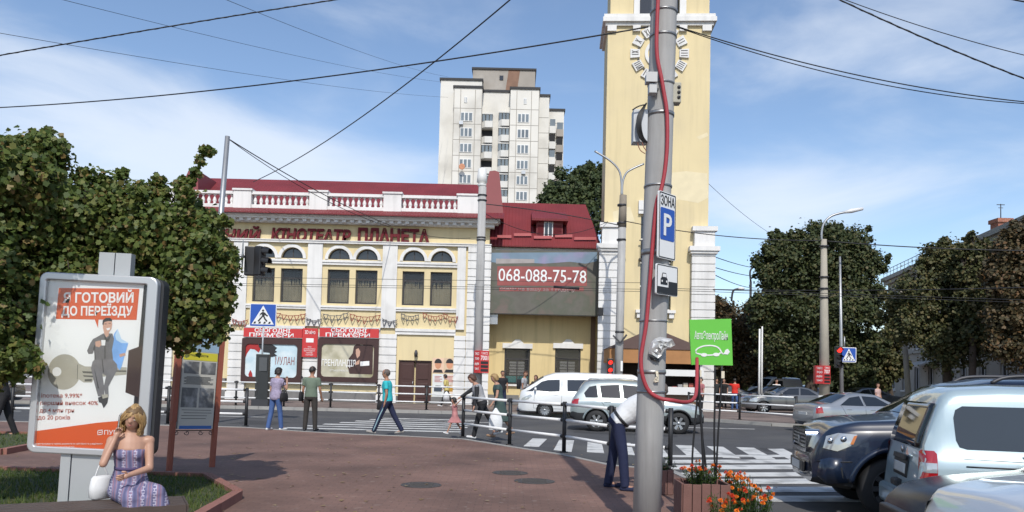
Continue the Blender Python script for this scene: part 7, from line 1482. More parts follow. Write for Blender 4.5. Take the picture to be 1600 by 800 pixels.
class Figure:
    def __init__(s, H=1.75, female=False, lean=0, legs=((0, 0, 3), (0, 0, 3)), arms=((5, 8, 10), (5, 8, 10)), head=(0, 0, 0), arm_pts=None, side=0, pelvis_z=None, foot_pitch=(0, 0), child=False, belly=0.0):
        k = s.k = H / 1.75; s.f = female; X = Vector((1, 0, 0)); a = R(lean)
        up = s.up = Vector((math.sin(R(side)), -math.sin(a), math.cos(a))).normalized(); fr = s.fr = Vector((0, -math.cos(a), -math.sin(a))); s.X = X; s.belly = belly
        s.P = Vector((0, 0, 0)); hk = 1.28 if child else 1.0
        tl = .50 * k * (1.0 if not child else .98); s.C = s.P + up * tl; s.N = s.C + up * .045 * k; s.tl = tl
        hd = R(head[0] + lean); s.hup = Vector((math.sin(R(head[2])), -math.sin(hd), math.cos(hd))).normalized(); s.hr = (.107 if not female else .102) * k * hk
        s.Hc = s.N + s.hup * (.175 * k * (1.08 if child else 1)); yaw = R(head[1]); fwd0 = Vector((0, -math.cos(hd), -math.sin(hd))); s.hf = (fwd0 * math.cos(yaw) + X * math.sin(yaw)); s.hf = (s.hf - s.hup * s.hf.dot(s.hup)).normalized(); s.hx = s.hf.cross(s.hup) * -1
        hw = .092 * k; sw = (.165 if female else .19) * k; s.L = {}; s.A = {}
        for i, sd in enumerate((1, -1)):
            sw_, kb, ab = legs[i]; h = s.P + X * sd * hw - Vector((0, 0, .03 * k)); t = R(sw_); b = R(ab) * sd
            d = Vector((math.sin(b), -math.sin(t) * math.cos(b), -math.cos(t) * math.cos(b))); kn = h + d * .43 * k; t2 = R(sw_ - kb); d2 = Vector((math.sin(b) * .6, -math.sin(t2), -math.cos(t2))).normalized(); an = kn + d2 * .42 * k
            fp = R(foot_pitch[i]); toe = an + Vector((sd * .03 * k, -math.cos(fp) * .17 * k, math.sin(fp) * .17 * k - .045 * k)); s.L[sd] = (h, kn, an, toe)
            S_ = s.C + X * sd * sw - up * .035 * k; ap = arm_pts.get(sd) if arm_pts else None
            if ap: e = S_ + Vector(ap[0]) * k; w = e + Vector(ap[1]) * k
            else:
                q, ab2, eb = arms[i]; t = R(q); b = R(ab2) * sd; e = S_ + Vector((math.sin(b), -math.sin(t) * math.cos(b), -math.cos(t) * math.cos(b))) * .285 * k; t2 = R(q + eb); w = e + Vector((math.sin(b) * .3, -math.sin(t2), -math.cos(t2))).normalized() * .25 * k
            s.A[sd] = (S_, e, w)
        zmin = min(min(l[2].z - .075 * k, l[3].z - .025 * k) for l in s.L.values()); off = -zmin if pelvis_z is None else pelvis_z
        O = Vector((0, 0, off)); s.P += O; s.C += O; s.N += O; s.Hc += O
        for sd in (1, -1): s.L[sd] = tuple(p + O for p in s.L[sd]); s.A[sd] = tuple(p + O for p in s.A[sd])
    def torso_rows(s, inf=0.0, z0=-.10, z1=1.0):
        k = s.k; F_ = s.f
        T = [(-.10, .125, .095), (-.03, .165 if not F_ else .172, .115 if not F_ else .122), (.07, .158 if not F_ else .165, .115), (.20, .14 if not F_ else .122, .102 + s.belly), (.31, .155 if not F_ else .140, .112 + s.belly * .6), (.40, .172 if not F_ else .152, .118 if not F_ else .122), (.47, .176 if not F_ else .150, .098), (.52, .12, .078), (.555, .07, .066)]
        out_ = []
        for z, rx, ry in T:
            if z < z0 - .001 or z > z1 + .001: continue
            out_.append((s.P + s.up * z * k, s.X, s.fr, rx * k + inf, ry * k + inf))
        return out_
    def skin(s, voxel=.014, fingers=True, grip=(.3, .3), m=None, lips=True):
        k = s.k; mb = MB(); ell_loft(mb, s.torso_rows())
        caps(mb, s.C - s.up * .01, s.Hc - s.hup * .06 * k, .056 * k, .05 * k); r = s.hr
        ell_loft(mb, [(s.Hc + s.hup * h * r + s.hf * f_ * r, s.hx, s.hf, rx * r, ry * r) for h, rx, ry, f_ in ((-1.08, .28, .25, .42), (-1.0, .42, .45, .30), (-.8, .56, .70, .17), (-.5, .68, .86, .06), (-.1, .75, .96, 0), (.3, .78, 1.0, -.03), (.65, .70, .90, -.06), (.92, .48, .62, -.08), (1.06, .18, .25, -.08))])
        nose = s.Hc + s.hf * r * .98 - s.hup * r * .22; caps(mb, s.Hc + s.hf * r * .88 + s.hup * .12 * r, nose, .10 * r, .15 * r, 8)
        for sd in (1, -1):
            e = s.Hc + s.hx * sd * r * .77 - s.hup * .08 * r; mb.ball(e, (.07 * r + .006, .16 * r, .26 * r), 8)
            S_, E, Wp = s.A[sd]; caps(mb, s.C - s.up * .045 * k + s.X * sd * .08 * k, S_, .062 * k, .056 * k); caps(mb, S_, E, .050 * k, .038 * k); caps(mb, E, Wp, .038 * k, .026 * k)
            d = (Wp - E).normalized(); caps(mb, Wp, Wp + d * .05 * k, .026 * k, .030 * k, 8)
            h, kn, an, toe = s.L[sd]; caps(mb, h, kn, .082 * k, .054 * k); caps(mb, kn, an, .053 * k, .036 * k); m_ = kn.lerp(an, .3); mb.ball(m_ + Vector((0, .012, 0)), .055 * k, 10); caps(mb, an - Vector((0, 0, .02 * k)), toe, .036 * k, .026 * k)
        out_ = remesh(mb, voxel)
        if fingers:
            for gi, sd in enumerate((1, -1)):
                S_, E, Wp = s.A[sd]; d = (Wp - E).normalized(); palm = Wp + d * .065 * k; ref = s.X * sd; side = d.cross(Vector((0, 1, 0.2))); side = side.normalized() if side.length > .1 else Vector((1, 0, 0)); inn = side.cross(d).normalized()
                if inn.dot(ref) > 0: inn = -inn
                for j, ln in enumerate((.070, .078, .074, .058)):
                    o_ = side * ((j - 1.5) * .0165 * k); g = grip[gi]; p0 = palm + o_ * .8; p1 = p0 + d * ln * .45 * k + o_ * .15; d2 = (d * math.cos(g * 1.4) + inn * math.sin(g * 1.4)); p2 = p1 + d2 * ln * .33 * k; d3 = (d * math.cos(g * 2.8) + inn * math.sin(g * 2.8)); p3 = p2 + d3 * ln * .26 * k; out_.tube([p0, p1, p2, p3], [.0095 * k, .009 * k, .0082 * k, .0062 * k], 6)
                t0 = Wp + d * .03 * k - side * .02 * k; t1 = t0 + (d * .6 - side * .8).normalized() * .03 * k; t2 = t1 + (d * .85 - side * .2 + inn * .5).normalized() * .032 * k; out_.tube([t0, t1, t2], [.0115 * k, .0105 * k, .008 * k], 6)
        for sd in (1, -1):
            e = s.Hc + s.hf * r * .84 + s.hx * sd * .32 * r + s.hup * .0 * r; out_.ball(e, (.10 * r, .10 * r, .062 * r), 8, 1); out_.ball(e + s.hf * .05 * r, (.06 * r, .06 * r, .056 * r), 8, 2); b0 = s.Hc + s.hf * r * .93 + s.hup * .22 * r; out_.tube([b0 + s.hx * sd * .14 * r, b0 + s.hx * sd * .34 * r + s.hup * .05 * r - s.hf * .04 * r, b0 + s.hx * sd * .52 * r - s.hf * .14 * r], .035 * r, 5, 2)
        l0 = s.Hc + s.hf * r * .93 - s.hup * .60 * r; out_.tube([l0 - s.hx * .24 * r - s.hf * .1 * r, l0, l0 + s.hx * .24 * r - s.hf * .1 * r], [.03 * r, .055 * r, .03 * r], 6, 3); s.body = out_; return out_
    def top(s, sleeve=.55, inf=.016, long=False, hem=-.08, voxel=.014):
        mb = MB(); rows = s.torso_rows(inf, hem, .53); ell_loft(mb, [r for r in rows])
        for sd in (1, -1):
            S_, E, Wp = s.A[sd]; caps(mb, s.C - s.up * .045 * s.k + s.X * sd * .08 * s.k, S_, .068 * s.k, .066 * s.k)
            if long: caps(mb, S_, E, .062 * s.k, .052 * s.k); mb.tube([E, E.lerp(Wp, .92)], [.052 * s.k, .040 * s.k], 12); mb.ball(E, .051 * s.k)
            elif sleeve > 0: mb.tube([S_, S_.lerp(E, sleeve)], [.066 * s.k, .062 * s.k], 12)
        return remesh(mb, voxel, 4)
    def trousers(s, length=1.0, inf=.014, flare=.0, voxel=.014, top_=.06):
        mb = MB(); ell_loft(mb, s.torso_rows(inf * .8, -.10, .08))
        for sd in (1, -1):
            h, kn, an, toe = s.L[sd]; k = s.k; caps(mb, h, kn, .088 * k + inf * .4, .064 * k + inf * .4)
            e = an if length >= 1 else kn.lerp(an, max(0, length * 2 - 1))
            if length > .5: mb.tube([kn, kn.lerp(e, .5), e + (e - kn).normalized() * (.03 * k if length >= 1 else 0)], [.064 * k + inf * .4, .062 * k + inf * .3 + flare * .5, .056 * k + inf * .3 + flare], 12)
        return remesh(mb, voxel, 4)
    def skirt(s, length=.55, inf=.02, flare=.06, voxel=.014, z1=.08):
        mb = MB(); k = s.k; rows = s.torso_rows(inf, -.03, z1)[::-1]; kn = (s.L[1][1] + s.L[-1][1]) / 2; d = Vector((0, (kn.y - s.P.y) * .8, -1)) * length * k; rows.append((s.P + d * .5, s.X, Vector((0, -1, 0)), .175 * k + flare * .5, .13 * k + flare * .6 + abs(s.L[1][1].y - s.L[-1][1].y) * .2)); rows.append((s.P + d, s.X, Vector((0, -1, 0)), .165 * k + flare, .13 * k + flare + abs(s.L[1][1].y - s.L[-1][1].y) * .42)); ell_loft(mb, rows); return remesh(mb, voxel, 3)
    def shoes(s, sole=True):
        mb = MB(); so_ = MB(); k = s.k
        for sd in (1, -1):
            h, kn, an, toe = s.L[sd]; heel = an + Vector((0, .035 * k, -.045 * k)); caps(mb, heel, toe, .040 * k, .034 * k); caps(mb, an - Vector((0, 0, .01)), heel.lerp(toe, .35), .046 * k, .040 * k)
        return remesh(mb, .011, 2)
    def hair(s, kind='short', voxel=.011):
        mb = MB(); r = s.hr; rr_ = random.Random(5)
        for i in range(150):
            z = 1 - 2 * (i + .5) / 150; ph = i * 2.39996; c = math.sqrt(1 - z * z); x, y = c * math.cos(ph), c * math.sin(ph)     # y towards the face
            lim = .18 if kind != 'bald' else 2
            if kind == 'bald': break
            if y > .25 and z < .52: continue
            if y <= .25 and z < (-.15 if kind == 'short' else -.5) - max(0, -y) * (.45 if kind == 'short' else .3): continue
            if abs(x) > .8 and y > -.2 and z < .12 and kind == 'short': continue
            mb.ball(s.Hc + s.hx * x * r * .78 + s.hf * (y * r * .95 - .03 * r) + s.hup * (z * r * 1.02), r * rr_.uniform(.17, .22) * (1 if kind == 'short' else 1.35), 6)
        if kind in ('bob', 'long', 'tail'):
            ln = {'bob': 1.15, 'long': 2.5, 'tail': 1.0}[kind]
            for j in range(15):
                a = math.pi * (.12 + .76 * j / 14); x, y = math.cos(a) * .82, -math.sin(a) * .85 + .1; p0 = s.Hc + s.hx * x * r + s.hf * y * r + s.hup * .2 * r; p1 = p0 - s.hup * ln * r * .6 + s.hx * x * .1 * r; p2 = p0 - s.hup * ln * r + s.hx * x * .02 * r - s.hf * .1 * r; mb.tube(smooth([p0, p1, p2], 3), [r * .26 * f_ for f_ in (1, 1, 1, 1, .98, .9, .6)], 7)
        if kind == 'tail': mb.tube(smooth([s.Hc - s.hf * r * .9 + s.hup * .2 * r, s.Hc - s.hf * r * 1.3 - s.hup * .5 * r, s.Hc - s.hf * r * 1.2 - s.hup * 1.6 * r], 4), [r * .2] * 8 + [r * .06], 7)
        return remesh(mb, voxel, 2)
def person(label, pos, rz, fig, skin=None, voxel=.014, parts=(), group=None, grip=(.3, .3), fingers=True):
    t = thing('person', label, 'person', pos, R(rz), group); b = fig.skin(voxel, fingers, grip).build('body', [skin or m_skin, m_eyew, m_eyed, m_lip], t)
    for nm, mb, m in parts: mb.build(nm, m, t)
    return t
def at_px(px, py, z=0.0):
    p = G(px, py, z); return (p.x, p.y, z)
c_jean = cloth('blue_jeans', (.05, .10, .25)); c_black = cloth('black_cloth', (.012, .012, .014)); c_navy = cloth('navy_cloth', (.012, .017, .05)); c_white = cloth('white_cloth', (.66, .67, .68), var=.05); c_whshoe = mat('white_shoes', (.6, .6, .6), .6); c_dkshoe = mat('dark_shoes', (.02, .02, .022), .5)
h_dark = cloth('dark_hair', (.014, .010, .008), rough=.5, bscale=90); h_brown = cloth('reddish_brown_hair', (.07, .028, .014), rough=.5, bscale=90); h_blond = cloth('blond_hair', (.30, .19, .075), rough=.5, bscale=90); h_grey = cloth('cropped_grey_hair', (.10, .08, .07), rough=.7)
def bag(name, label, mb_parts, loc, rz, cat='bag', group=None):
    t = thing(name, label, cat, loc, R(rz), group)
    for nm, mb, m in mb_parts: mb.build(nm, m, t)
    return t
def soft_bag(w, d, h, strap=.5, sag=.1):
    mb = MB(); mb.loft([[(x * w / 2 * s1, y * d / 2 * s1, z) for x, y in ((-1, -.5), (-.6, -1), (.6, -1), (1, -.5), (1, .5), (.6, 1), (-.6, 1), (-1, .5))] for z, s1 in ((0, .75), (h * .06, .95), (h * .5, 1.0), (h * .92, .82), (h, .6))], 0, True)
    st = MB(); st.tube(smooth([Vector((-w * .3, 0, h * .95)), Vector((-w * .22, 0, h + strap * .6)), Vector((0, 0, h + strap)), Vector((w * .22, 0, h + strap * .6)), Vector((w * .3, 0, h * .95))]), .011, 6); return mb, st
# 1 woman on the phone
f = Figure(1.68, True, 4, legs=((-6, 6, 3), (10, 4, 3)), arms=((0, 12, 20), (0, 0, 0)), arm_pts={-1: ((-.10, -.10, -.23), (.04, -.05, .23))}, head=(8, -8, 0))
p = at_px(429, 672); person('woman with dark bob, mauve blouse and blue jeans, holding a phone to her ear', p, 152, f, parts=(('blouse', f.top(.6, .022, hem=-.10), cloth('mauve_print_blouse', (.30, .26, .36), var=.5, scale=22)), ('jeans', f.trousers(1.0), c_jean), ('hair', f.hair('bob'), h_dark), ('shoes', f.shoes(), c_whshoe)), grip=(.3, .8))
a, b_ = soft_bag(.26, .10, .24, .32); bag('shoulder_bag', 'black shoulder bag hanging beside the woman in blue jeans', (('case', a, c_black), ('strap', b_, c_black)), (p[0] + .24, p[1] - .06, .78), 60)
# 2 man in the green shirt
f = Figure(1.72, False, 2, legs=((0, 2, 4), (2, 2, 4)), arms=((0, 9, 8), (4, 10, 22)), head=(10, 0, 0), belly=.015)
p = at_px(484, 673); person('man in grey green shirt and dark trousers standing with his back to us', p, 176, f, m_skin_t, parts=(('shirt', f.top(.62, .022, hem=-.06), cloth('grey_green_shirt', (.13, .17, .125))), ('trousers', f.trousers(1.0, .022), cloth('dark_brown_trousers', (.035, .030, .026))), ('hair', f.hair('short'), h_dark), ('shoes', f.shoes(), c_dkshoe)))
a, b_ = soft_bag(.24, .09, .26, .42); bag('shoulder_bag', 'black shoulder bag at the left side of the man in the green shirt', (('case', a, c_black), ('strap', b_, c_black)), (p[0] - .26, p[1] - .02, .80), 80)
# 3 walking man in turquoise
f = Figure(1.75, False, 4, legs=((24, 3, 2), (-24, 6, 2)), arms=((-8, 8, 18), (-6, 8, 14)), head=(4, 0, 0), foot_pitch=(12, -14))
p = at_px(604, 678); person('man in turquoise polo shirt and navy striped track trousers striding left', p, -90, f, m_skin_t, parts=(('polo_shirt', f.top(.6, .024, hem=-.09), cloth('turquoise_shirt', (.03, .42, .46))), ('track_trousers', f.trousers(1.0, .02), c_navy), ('hair', f.hair('short') if False else MB().ball(f.Hc + f.hup * .012 - f.hf * .012, (f.hr * .86, f.hr * .99, f.hr * .99), 14), h_grey), ('shoes', f.shoes(), cloth('grey_shoes', (.3, .28, .26))),
       ('side_stripe', MB().tube(smooth([f.L[1][0] + Vector((.108, 0, .03)), f.L[1][0].lerp(f.L[1][1], .5) + Vector((.096, 0, 0)), f.L[1][1] + Vector((.082, 0, 0)), f.L[1][2] + Vector((.075, 0, 0))]), .017, 6), cloth('pale_blue_stripe', (.25, .38, .42)))))
a, b_ = soft_bag(.26, .11, .24, .22); bag('shoulder_bag', 'small black bag carried in front of the man in turquoise', (('case', a, c_black), ('strap', b_, c_black)), (p[0] - .20, p[1] + .28, .62), 0)
# 4-6 girl and two women
f = Figure(1.0, True, 4, legs=((28, 8, 2), (-22, 14, 2)), arms=((10, 10, 20), (0, 0, 0)), arm_pts={1: ((.10, .12, .14), (.05, .12, .12))}, child=True, foot_pitch=(16, -20), head=(6, 0, 0))
p = at_px(710, 679); person('small girl in pink dress and white shoes stepping left, led by the hand', p, -85, f, voxel=.012, parts=(('dress', f.top(.2, .016, hem=-.10, voxel=.012), cloth('pink_dress', (.46, .20, .20), var=.3)), ('skirt', f.skirt(.34, .018, .04, .012), cloth('pink_dress', (.46, .20, .20))), ('hair', f.hair('bob'), h_dark), ('shoes', f.shoes(), c_whshoe)))
f = Figure(1.70, True, 20, legs=((16, 4, 2), (-30, 14, 2)), arms=((10, 4, 0), (20, 8, 20)), arm_pts={-1: ((-.02, -.23, -.16), (0, -.20, -.14)), 1: ((.05, .0, -.27), (.02, -.06, -.25))}, head=(16, 10, 0), foot_pitch=(8, -22))
p = at_px(752, 685); person('woman with reddish bob in black and grey jacket, leaning forward, leading the girl', p, -86, f, parts=(('jacket', f.top(.6, .024, True, hem=-.06), cloth('black_jacket', (.02, .02, .023))), ('grey_panel', f.top(0, .030, False, hem=.06), cloth('grey_knit', (.30, .30, .31))), ('trousers', f.trousers(1.0, .016), c_black), ('hair', f.hair('bob'), h_brown), ('shoes', f.shoes(), c_whshoe)))
w = MB(); w.loft([[(x * sx, y * .05, z) for x, y in ((-.16, -1), (.16, -1), (.17, .3), (0, 1), (-.17, .3))] for z, sx in ((0, .95), (.02, 1), (.25, 1.03), (.42, .75), (.50, .35), (.56, .12))], 0, True); q = U(774, 672, 19.6); bag('carrier_bag', 'white plastic carrier bag held by the woman in the black and grey jacket', (('case', w, c_white),), (q.x, 19.6, q.z), 5)
f = Figure(1.68, True, 10, legs=((14, 4, 2), (-20, 18, 2)), arms=((8, 8, 25), (-8, 8, 20)), head=(14, 0, 0), foot_pitch=(8, -20))
p = at_px(779, 685); p = (p[0], p[1] + .5, 0 if p[1] < 20.2 else ROADZ * 0); person('blond woman in dark green dress walking left beside the white carrier bag', p, -80, f, parts=(('dress', f.top(.35, .018, hem=-.10), cloth('dark_green_dress', (.045, .075, .07))), ('skirt', f.skirt(.50, .02, .05), cloth('dark_green_dress', (.045, .075, .07))), ('hair', f.hair('bob'), h_blond), ('shoes', f.shoes(), cloth('tan_shoes', (.32, .2, .13)))))
# 7-9 people on the far pavement
f = Figure(1.80, False, 0, legs=((4, 2, 3), (-4, 2, 3)), arms=((0, 8, 10), (2, 8, 8)), head=(0, -10, 0)); person('dark haired man in black T-shirt standing on the far pavement before the ochre wall', (U(785, 600, 35).x, 35.0, 0), 20, f, m_skin_t, .018, (('tshirt', f.top(.55, .018, voxel=.018), c_black), ('trousers', f.trousers(1, voxel=.018), c_navy), ('hair', f.hair('short'), h_dark), ('shoes', f.shoes(), c_dkshoe)), fingers=False)
f = Figure(1.82, False, 4, legs=((10, 4, 3), (-10, 4, 3)), arms=((4, 8, 10), (0, 8, 8)), head=(10, -20, 0)); p = (U(818, 600, 35.2).x, 35.2, 0); person('bearded man in pale grey T-shirt with a dark backpack on the far pavement', p, 70, f, m_skin_t, .018, (('tshirt', f.top(.6, .02, voxel=.018), cloth('pale_grey_shirt', (.36, .36, .37))), ('jeans', f.trousers(1, voxel=.018), c_jean), ('hair', f.hair('short'), h_brown), ('beard', MB().ball(f.Hc - f.hup * f.hr * .75 + f.hf * f.hr * .5, (f.hr * .5, f.hr * .5, f.hr * .35), 10), h_brown), ('shoes', f.shoes(), c_dkshoe)), fingers=False)
a, b_ = soft_bag(.30, .18, .45, .12); bag('backpack', 'dark backpack worn by the man in the pale grey T-shirt', (('case', a, c_black), ('strap', b_, c_black)), (p[0] - .20, p[1] + .07, 1.02), 70, 'backpack')
f = Figure(1.64, True, 0, legs=((4, 3, 3), (-6, 4, 3)), arms=((2, 8, 20), (2, 8, 12)), head=(0, -20, 0)); person('young woman with long dark hair and black top before the ochre annex wall', (U(837, 600, 35.6).x, 35.6, 0), -15, f, None, .018, (('top', f.top(.4, .016, voxel=.018), c_black), ('trousers', f.trousers(1, voxel=.018), c_black), ('hair', f.hair('long'), h_brown), ('shoes', f.shoes(), c_whshoe)), fingers=False)
f = Figure(1.62, True, 6, legs=((20, 4, 2), (-22, 10, 2)), arms=((10, 8, 20), (-12, 8, 15)), head=(8, 0, 0), foot_pitch=(8, -16)); p = (U(697, 640, 38.6).x, 38.6, 0); person('woman in pale yellow top and black leggings walking left past the pasted posters', p, -90, f, None, .018, (('top', f.top(.8, .03, hem=-.12, voxel=.018), cloth('pale_yellow_top', (.55, .45, .16), var=.25)), ('leggings', f.trousers(1, .006, voxel=.018), c_black), ('hair', f.hair('bob'), h_dark), ('shoes', f.shoes(), c_whshoe)), fingers=False)
w = MB(); w.loft([[(x * sx, y * .06, z) for x, y in ((-.15, -1), (.15, -1), (.15, 1), (-.15, 1))] for z, sx in ((0, 1), (.28, 1), (.40, .5), (.46, .1))], 0, True); bag('carrier_bag', 'white bag carried by the woman in the pale yellow top', (('case', w, c_white),), (p[0] + .02, p[1] - .28, .30), 0)
# 11 bending man
f = Figure(1.86, False, 49, legs=((-9, 0, 4), (11, 6, 4)), arms=((60, 4, 0), (60, 4, 0)), arm_pts={1: ((.02, -.14, -.24), (-.02, -.05, -.24)), -1: ((-.02, -.16, -.23), (.02, -.05, -.24))}, head=(10, 0, 0), belly=.045)
p = at_px(964, 764); person('man in white shirt and navy trousers bending forward behind the thick concrete pole', p, 78, f, m_skin_t, .012, (('shirt', f.top(.75, .026, hem=-.05, voxel=.012), c_white), ('trousers', f.trousers(1.0, .024, voxel=.012), cloth('deep_blue_trousers', (.010, .015, .048))), ('belt', (lambda mb: (ell_loft(mb, [(f.P + f.up * z * f.k, f.X, f.fr, .160 * f.k + .034, .117 * f.k + .034) for z in (.04, .08)]), mb)[1])(MB()), c_dkshoe), ('hair', f.hair('short'), h_grey), ('shoes', f.shoes(), c_navy), ('sole', (lambda mb: ([caps(mb, f.L[s_][2] + Vector((0, .045, -.078)), f.L[s_][3] + Vector((0, -.01, -.022)), .012, .012, 8) for s_ in (1, -1)], mb)[1])(MB()), c_whshoe)))
# distant people on the right
def far_person(label, px, Y, rz, H, female, top_m, bot_m, hair_m, hairk='short', arms=((5, 8, 10), (5, 8, 10)), arm_pts=None):
    f = Figure(H, female, 2, legs=((8, 4, 3), (-8, 4, 3)), arms=arms, arm_pts=arm_pts); person(label, (U(px, 620, Y).x, Y, 0), rz, f, None, .022, (('top', f.top(.6, .022, voxel=.022), top_m), ('trousers', f.trousers(1, .016, voxel=.022), bot_m), ('hair', f.hair(hairk, .016), hair_m)), fingers=False)
far_person('man in bright red shirt and jeans raising one arm under the brownish tree', 1148, 43, 165, 1.74, False, cloth('bright_red_shirt', (.62, .03, .02)), c_jean, h_dark, arm_pts={1: ((.16, -.06, .02), (.22, -.04, .06))})
far_person('person in dusty pink top behind the right pier of the clock tower', 1095.5, 37.3, -60, 1.72, True, cloth('dusty_pink_top', (.36, .13, .14)), c_black, h_dark)
far_person('person in dark grey standing in the shade left of the man in red', 1119, 45, 20, 1.72, False, cloth('dark_grey_top', (.03, .033, .035)), c_black, h_dark)
far_person('person in black beside the man in red, nearest to him', 1131, 44.5, -30, 1.72, False, c_black, c_black, h_dark)
far_person('person in white shirt and beige trousers by the far white van', 1213, 47, 0, 1.76, False, c_white, cloth('beige_trousers', (.4, .34, .25)), h_dark)
far_person('person in pale pink far right behind the silver saloon', 1371, 40, 30, 1.66, True, cloth('pale_pink_top', (.5, .35, .33)), c_jean, h_brown)
f = Figure(1.74, False, 10, legs=((14, 10, 3), (-14, 6, 3)), arms=((10, 8, 40), (0, 8, 20)), head=(10, 0, 0)); person('person in black clothes at the left edge beyond the lawn strip', at_px(2, 684), -60, f, m_skin_t, .016, (('top', f.top(.6, .022, hem=-.08), c_black), ('trousers', f.trousers(1.0, .02), c_black), ('hair', f.hair('short'), h_dark), ('shoes', f.shoes(), c_dkshoe)))
# ------------------------------------------------------------ seated woman
f = Figure(1.55, True, 4, legs=((93, 96, 24), (86, 88, -20)), arms=((0, 0, 0), (0, 0, 0)), arm_pts={-1: ((-.055, -.165, -.205), (.085, .055, .235)), 1: ((.02, -.08, -.265), (-.165, -.175, -.04))}, head=(14, -14, 7), pelvis_z=.575)
m_dress, n, L, b = node_mat('mauve_patterned_dress'); t_ = n.nodes.new('ShaderNodeTexCoord'); mpn = n.nodes.new('ShaderNodeMapping'); mpn.inputs['Scale'].default_value = (1, 1, .45); L.new(t_.outputs['Object'], mpn.inputs[0])
wv_ = n.nodes.new('ShaderNodeTexWave'); wv_.bands_direction = 'X'; wv_.inputs['Scale'].default_value = 4.2; wv_.inputs['Distortion'].default_value = 2.5; wv_.inputs['Detail'].default_value = 2; L.new(mpn.outputs[0], wv_.inputs[0]); cr = n.nodes.new('ShaderNodeValToRGB'); e = cr.color_ramp.elements
for _ in range(3): e.new(.5)
for i, (p_, c) in enumerate(((0, (.10, .10, .19)), (.4, (.18, .17, .28)), (.6, (.25, .19, .27)), (.78, (.28, .15, .20)), (1, (.15, .14, .24)))): e[i].position = p_; e[i].color = (*c, 1)
L.new(wv_.outputs['Fac'], cr.inputs[0]); vr = n.nodes.new('ShaderNodeTexBrick'); mp2 = n.nodes.new('ShaderNodeMapping'); mp2.inputs['Rotation'].default_value = (R(90), 0, 0); L.new(t_.outputs['Object'], mp2.inputs[0]); L.new(mp2.outputs[0], vr.inputs['Vector']); vr.inputs['Scale'].default_value = 1; vr.inputs['Brick Width'].default_value = .03; vr.inputs['Row Height'].default_value = .022; vr.inputs['Mortar Size'].default_value = .0035; vr.inputs['Color1'].default_value = (0, 0, 0, 1); vr.inputs['Color2'].default_value = (0, 0, 0, 1); vr.inputs['Mortar'].default_value = (1, 1, 1, 1)
w2 = n.nodes.new('ShaderNodeTexWave'); w2.bands_direction = 'X'; w2.inputs['Scale'].default_value = 3.4; w2.inputs['Distortion'].default_value = .6; L.new(mpn.outputs[0], w2.inputs[0]); th = n.nodes.new('ShaderNodeMath'); th.operation = 'GREATER_THAN'; th.inputs[1].default_value = .8; L.new(w2.outputs['Fac'], th.inputs[0]); mu_ = n.nodes.new('ShaderNodeMath'); mu_.operation = 'MULTIPLY'; L.new(th.outputs[0], mu_.inputs[0]); L.new(vr.outputs['Color'], mu_.inputs[1])
mx_ = n.nodes.new('ShaderNodeMix'); mx_.data_type = 'RGBA'; L.new(mu_.outputs[0], mx_.inputs[0]); L.new(cr.outputs[0], mx_.inputs[6]); mx_.inputs[7].default_value = (.40, .38, .47, 1); L.new(mx_.outputs[2], b.inputs['Base Color']); b.inputs['Roughness'].default_value = .8
k = f.k; dr = MB(); ell_loft(dr, f.torso_rows(.012, -.10, .36) + [(f.P + f.up * .395 * k, f.X, f.fr, .150 * k + .008, .122 * k + .008)])
for sd in (1, -1):
    dr.ball(f.P + f.up * .345 * k + f.X * sd * .065 * k + f.fr * .085 * k, .062 * k, 12)
    h, kn, an, toe = f.L[sd]; caps(dr, h, kn + Vector((0, -.01, .005)), .105 * k, .088 * k); caps(dr, kn, an.lerp(kn, .1), .09 * k, .115 * k)
dr.loft([[f.L[s_][1].lerp(f.L[s_][2], t_2) + Vector((s_ * .06, y_o, 0)) for s_, y_o in ((1, -.06), (1, .06), (-1, .06), (-1, -.06))] for t_2 in (.0, .9)], 0, False)
dr.loft([[f.L[s_][0].lerp(f.L[s_][1], t_2) + Vector((0, 0, z_o)) for s_, z_o in ((1, .06), (1, -.07), (-1, -.07), (-1, .06))] for t_2 in (.1, 1.0)], 0, False)
dress = remesh(dr, .010, 5)
seat_p = (-3.36, 6.86, 0.0)
hb = MB(); r = f.hr; rr_ = random.Random(11); hair_mb = f.hair('short', .008)
sw_ = person('blond woman in strapless mauve dress sitting on the bench with a phone at her ear', seat_p, 22, f, cloth('light_tan_skin', (.44, .25, .17), rough=.45, var=.06, bump=0), .0075, (('dress', dress, m_dress), ('belt', (lambda mb: (ell_loft(mb, [(f.P + f.up * z * k, f.X, f.fr, .124 * k + .016, .104 * k + .016) for z in (.185, .215)]), mb)[1])(MB()), cloth('dark_mauve_belt', (.07, .05, .12)))), grip=(.25, .75))
hair_o = hair_mb.build('hair', cloth('blond_hair_base', (.16, .095, .04), rough=.5), sw_)
st = {0: MB(), 1: MB(), 2: MB()}
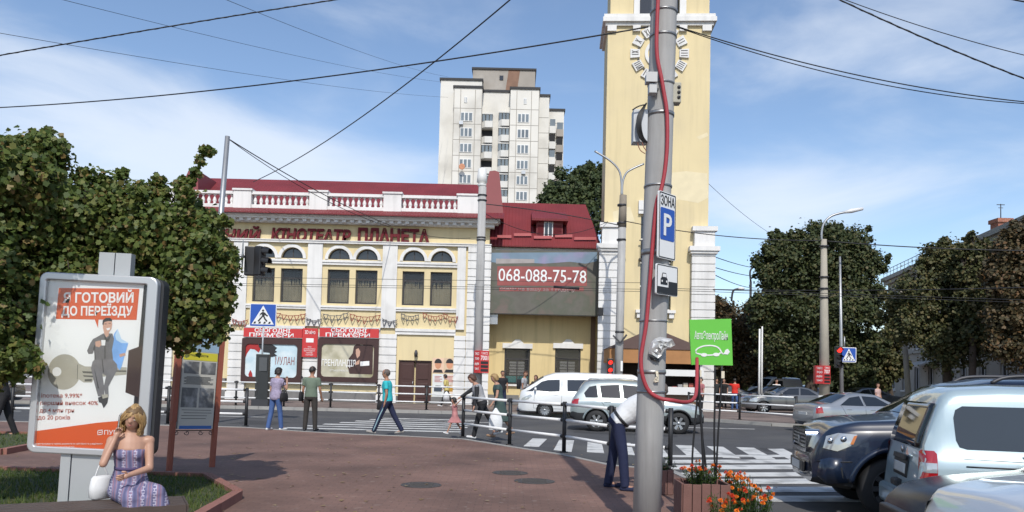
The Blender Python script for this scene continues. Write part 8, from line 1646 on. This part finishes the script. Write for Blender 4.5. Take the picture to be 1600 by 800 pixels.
for i in range(900):
    z = rr_.uniform(-.1, 1.0); ph = rr_.uniform(0, 2 * math.pi); c = math.sqrt(max(0, 1 - z * z)); x, y = c * math.cos(ph), c * math.sin(ph)
    if y > .35 and z < .45: continue
    part = -.25
    p0 = f.Hc + f.hx * (part * .5 + (x - part) * .35) * r * .7 + f.hup * r * 1.20 + f.hf * y * .35 * r - f.hf * .05 * r; s1 = 1.10 + rr_.uniform(-.04, .06)
    p1 = f.Hc + f.hx * x * r * .88 * s1 + f.hf * (y * r * 1.02 * s1 - .04 * r) + f.hup * z * r * .8
    xo, yo = (x / max(c, .2)), (y / max(c, .2)); 
    if yo > .55: yo = .45; xo = math.copysign(.9, xo)
    drop = rr_.uniform(1.25, 1.75) if yo < .3 else rr_.uniform(.9, 1.5); wv1 = rr_.uniform(-.12, .12)
    p2 = f.Hc + f.hx * xo * r * (1.08 + wv1) + f.hf * (yo * r * 1.05) - f.hup * .55 * r; p3 = f.Hc + f.hx * xo * r * (.98 - wv1) + f.hf * (yo * r * .98) - f.hup * drop * r; p4 = p3 + f.hx * xo * r * -.18 - f.hup * .12 * r + f.hf * .06 * r
    st[i % 3].tube(smooth([p0, p1, p2, p3, p4], 3), [r * .03] * 3 + [r * .042] * 7 + [r * .036, r * .026, r * .01], 5)
for q_, c in enumerate(((.34, .21, .085), (.24, .14, .055), (.44, .30, .14))): st[q_].build('hair_strand', mat('blond_strand_%d' % q_, c, .42, var=.15, scale=14), hair_o)
M4 = Matrix.LocRotScale(Vector(seat_p), Euler((0, 0, R(22))), None)
Wr = f.A[-1][2]; Er = f.A[-1][1]; dph = (Wr - Er).normalized(); ear = f.Hc - f.hx * (r * 1.12) - f.hup * .7 * r + f.hf * .25 * r; pc_ = M4 @ ear; mr_ = Matrix((f.hf, f.hx, (f.hup - f.hf * .35).normalized())).transposed().to_4x4(); t = thing('mobile_phone', 'dark mobile phone held to her ear by the seated woman', 'phone', pc_, rot=tuple((M4.to_3x3() @ mr_.to_3x3()).to_euler())); MB().box(-.037, .037, -.0045, .0, -.075, .075).build('case', m_sk_, t, bevel=.003); MB().box(-.036, .036, .001, .0045, -.074, .074).build('back', m_whitepaint, t)
hbm = MB(); hbm.loft([[(x * s1, y * d1, z) for x, y in ((-.15, 0), (-.12, -.05), (.12, -.05), (.15, 0), (.12, .05), (-.12, .05))] for z, s1, d1 in ((0, .5, .7), (.015, .68, .9), (.10, .72, .9), (.18, .62, .7), (.205, .5, .35))], 0, True); hs_ = MB(); hs_.tube(smooth([Vector((-.06, 0, .20)), Vector((-.01, .0, .31)), Vector((.06, 0, .20))]), .006, 5)
q = M4 @ Vector((-.225, .06, .472)); bag('handbag', 'white leather handbag on the bench beside the seated woman', (('case', hbm, mat('white_leather', (.66, .66, .65), .4, var=.05, bump=.15)), ('strap', hs_, MATS['white_leather'])), q, 60, 'handbag')
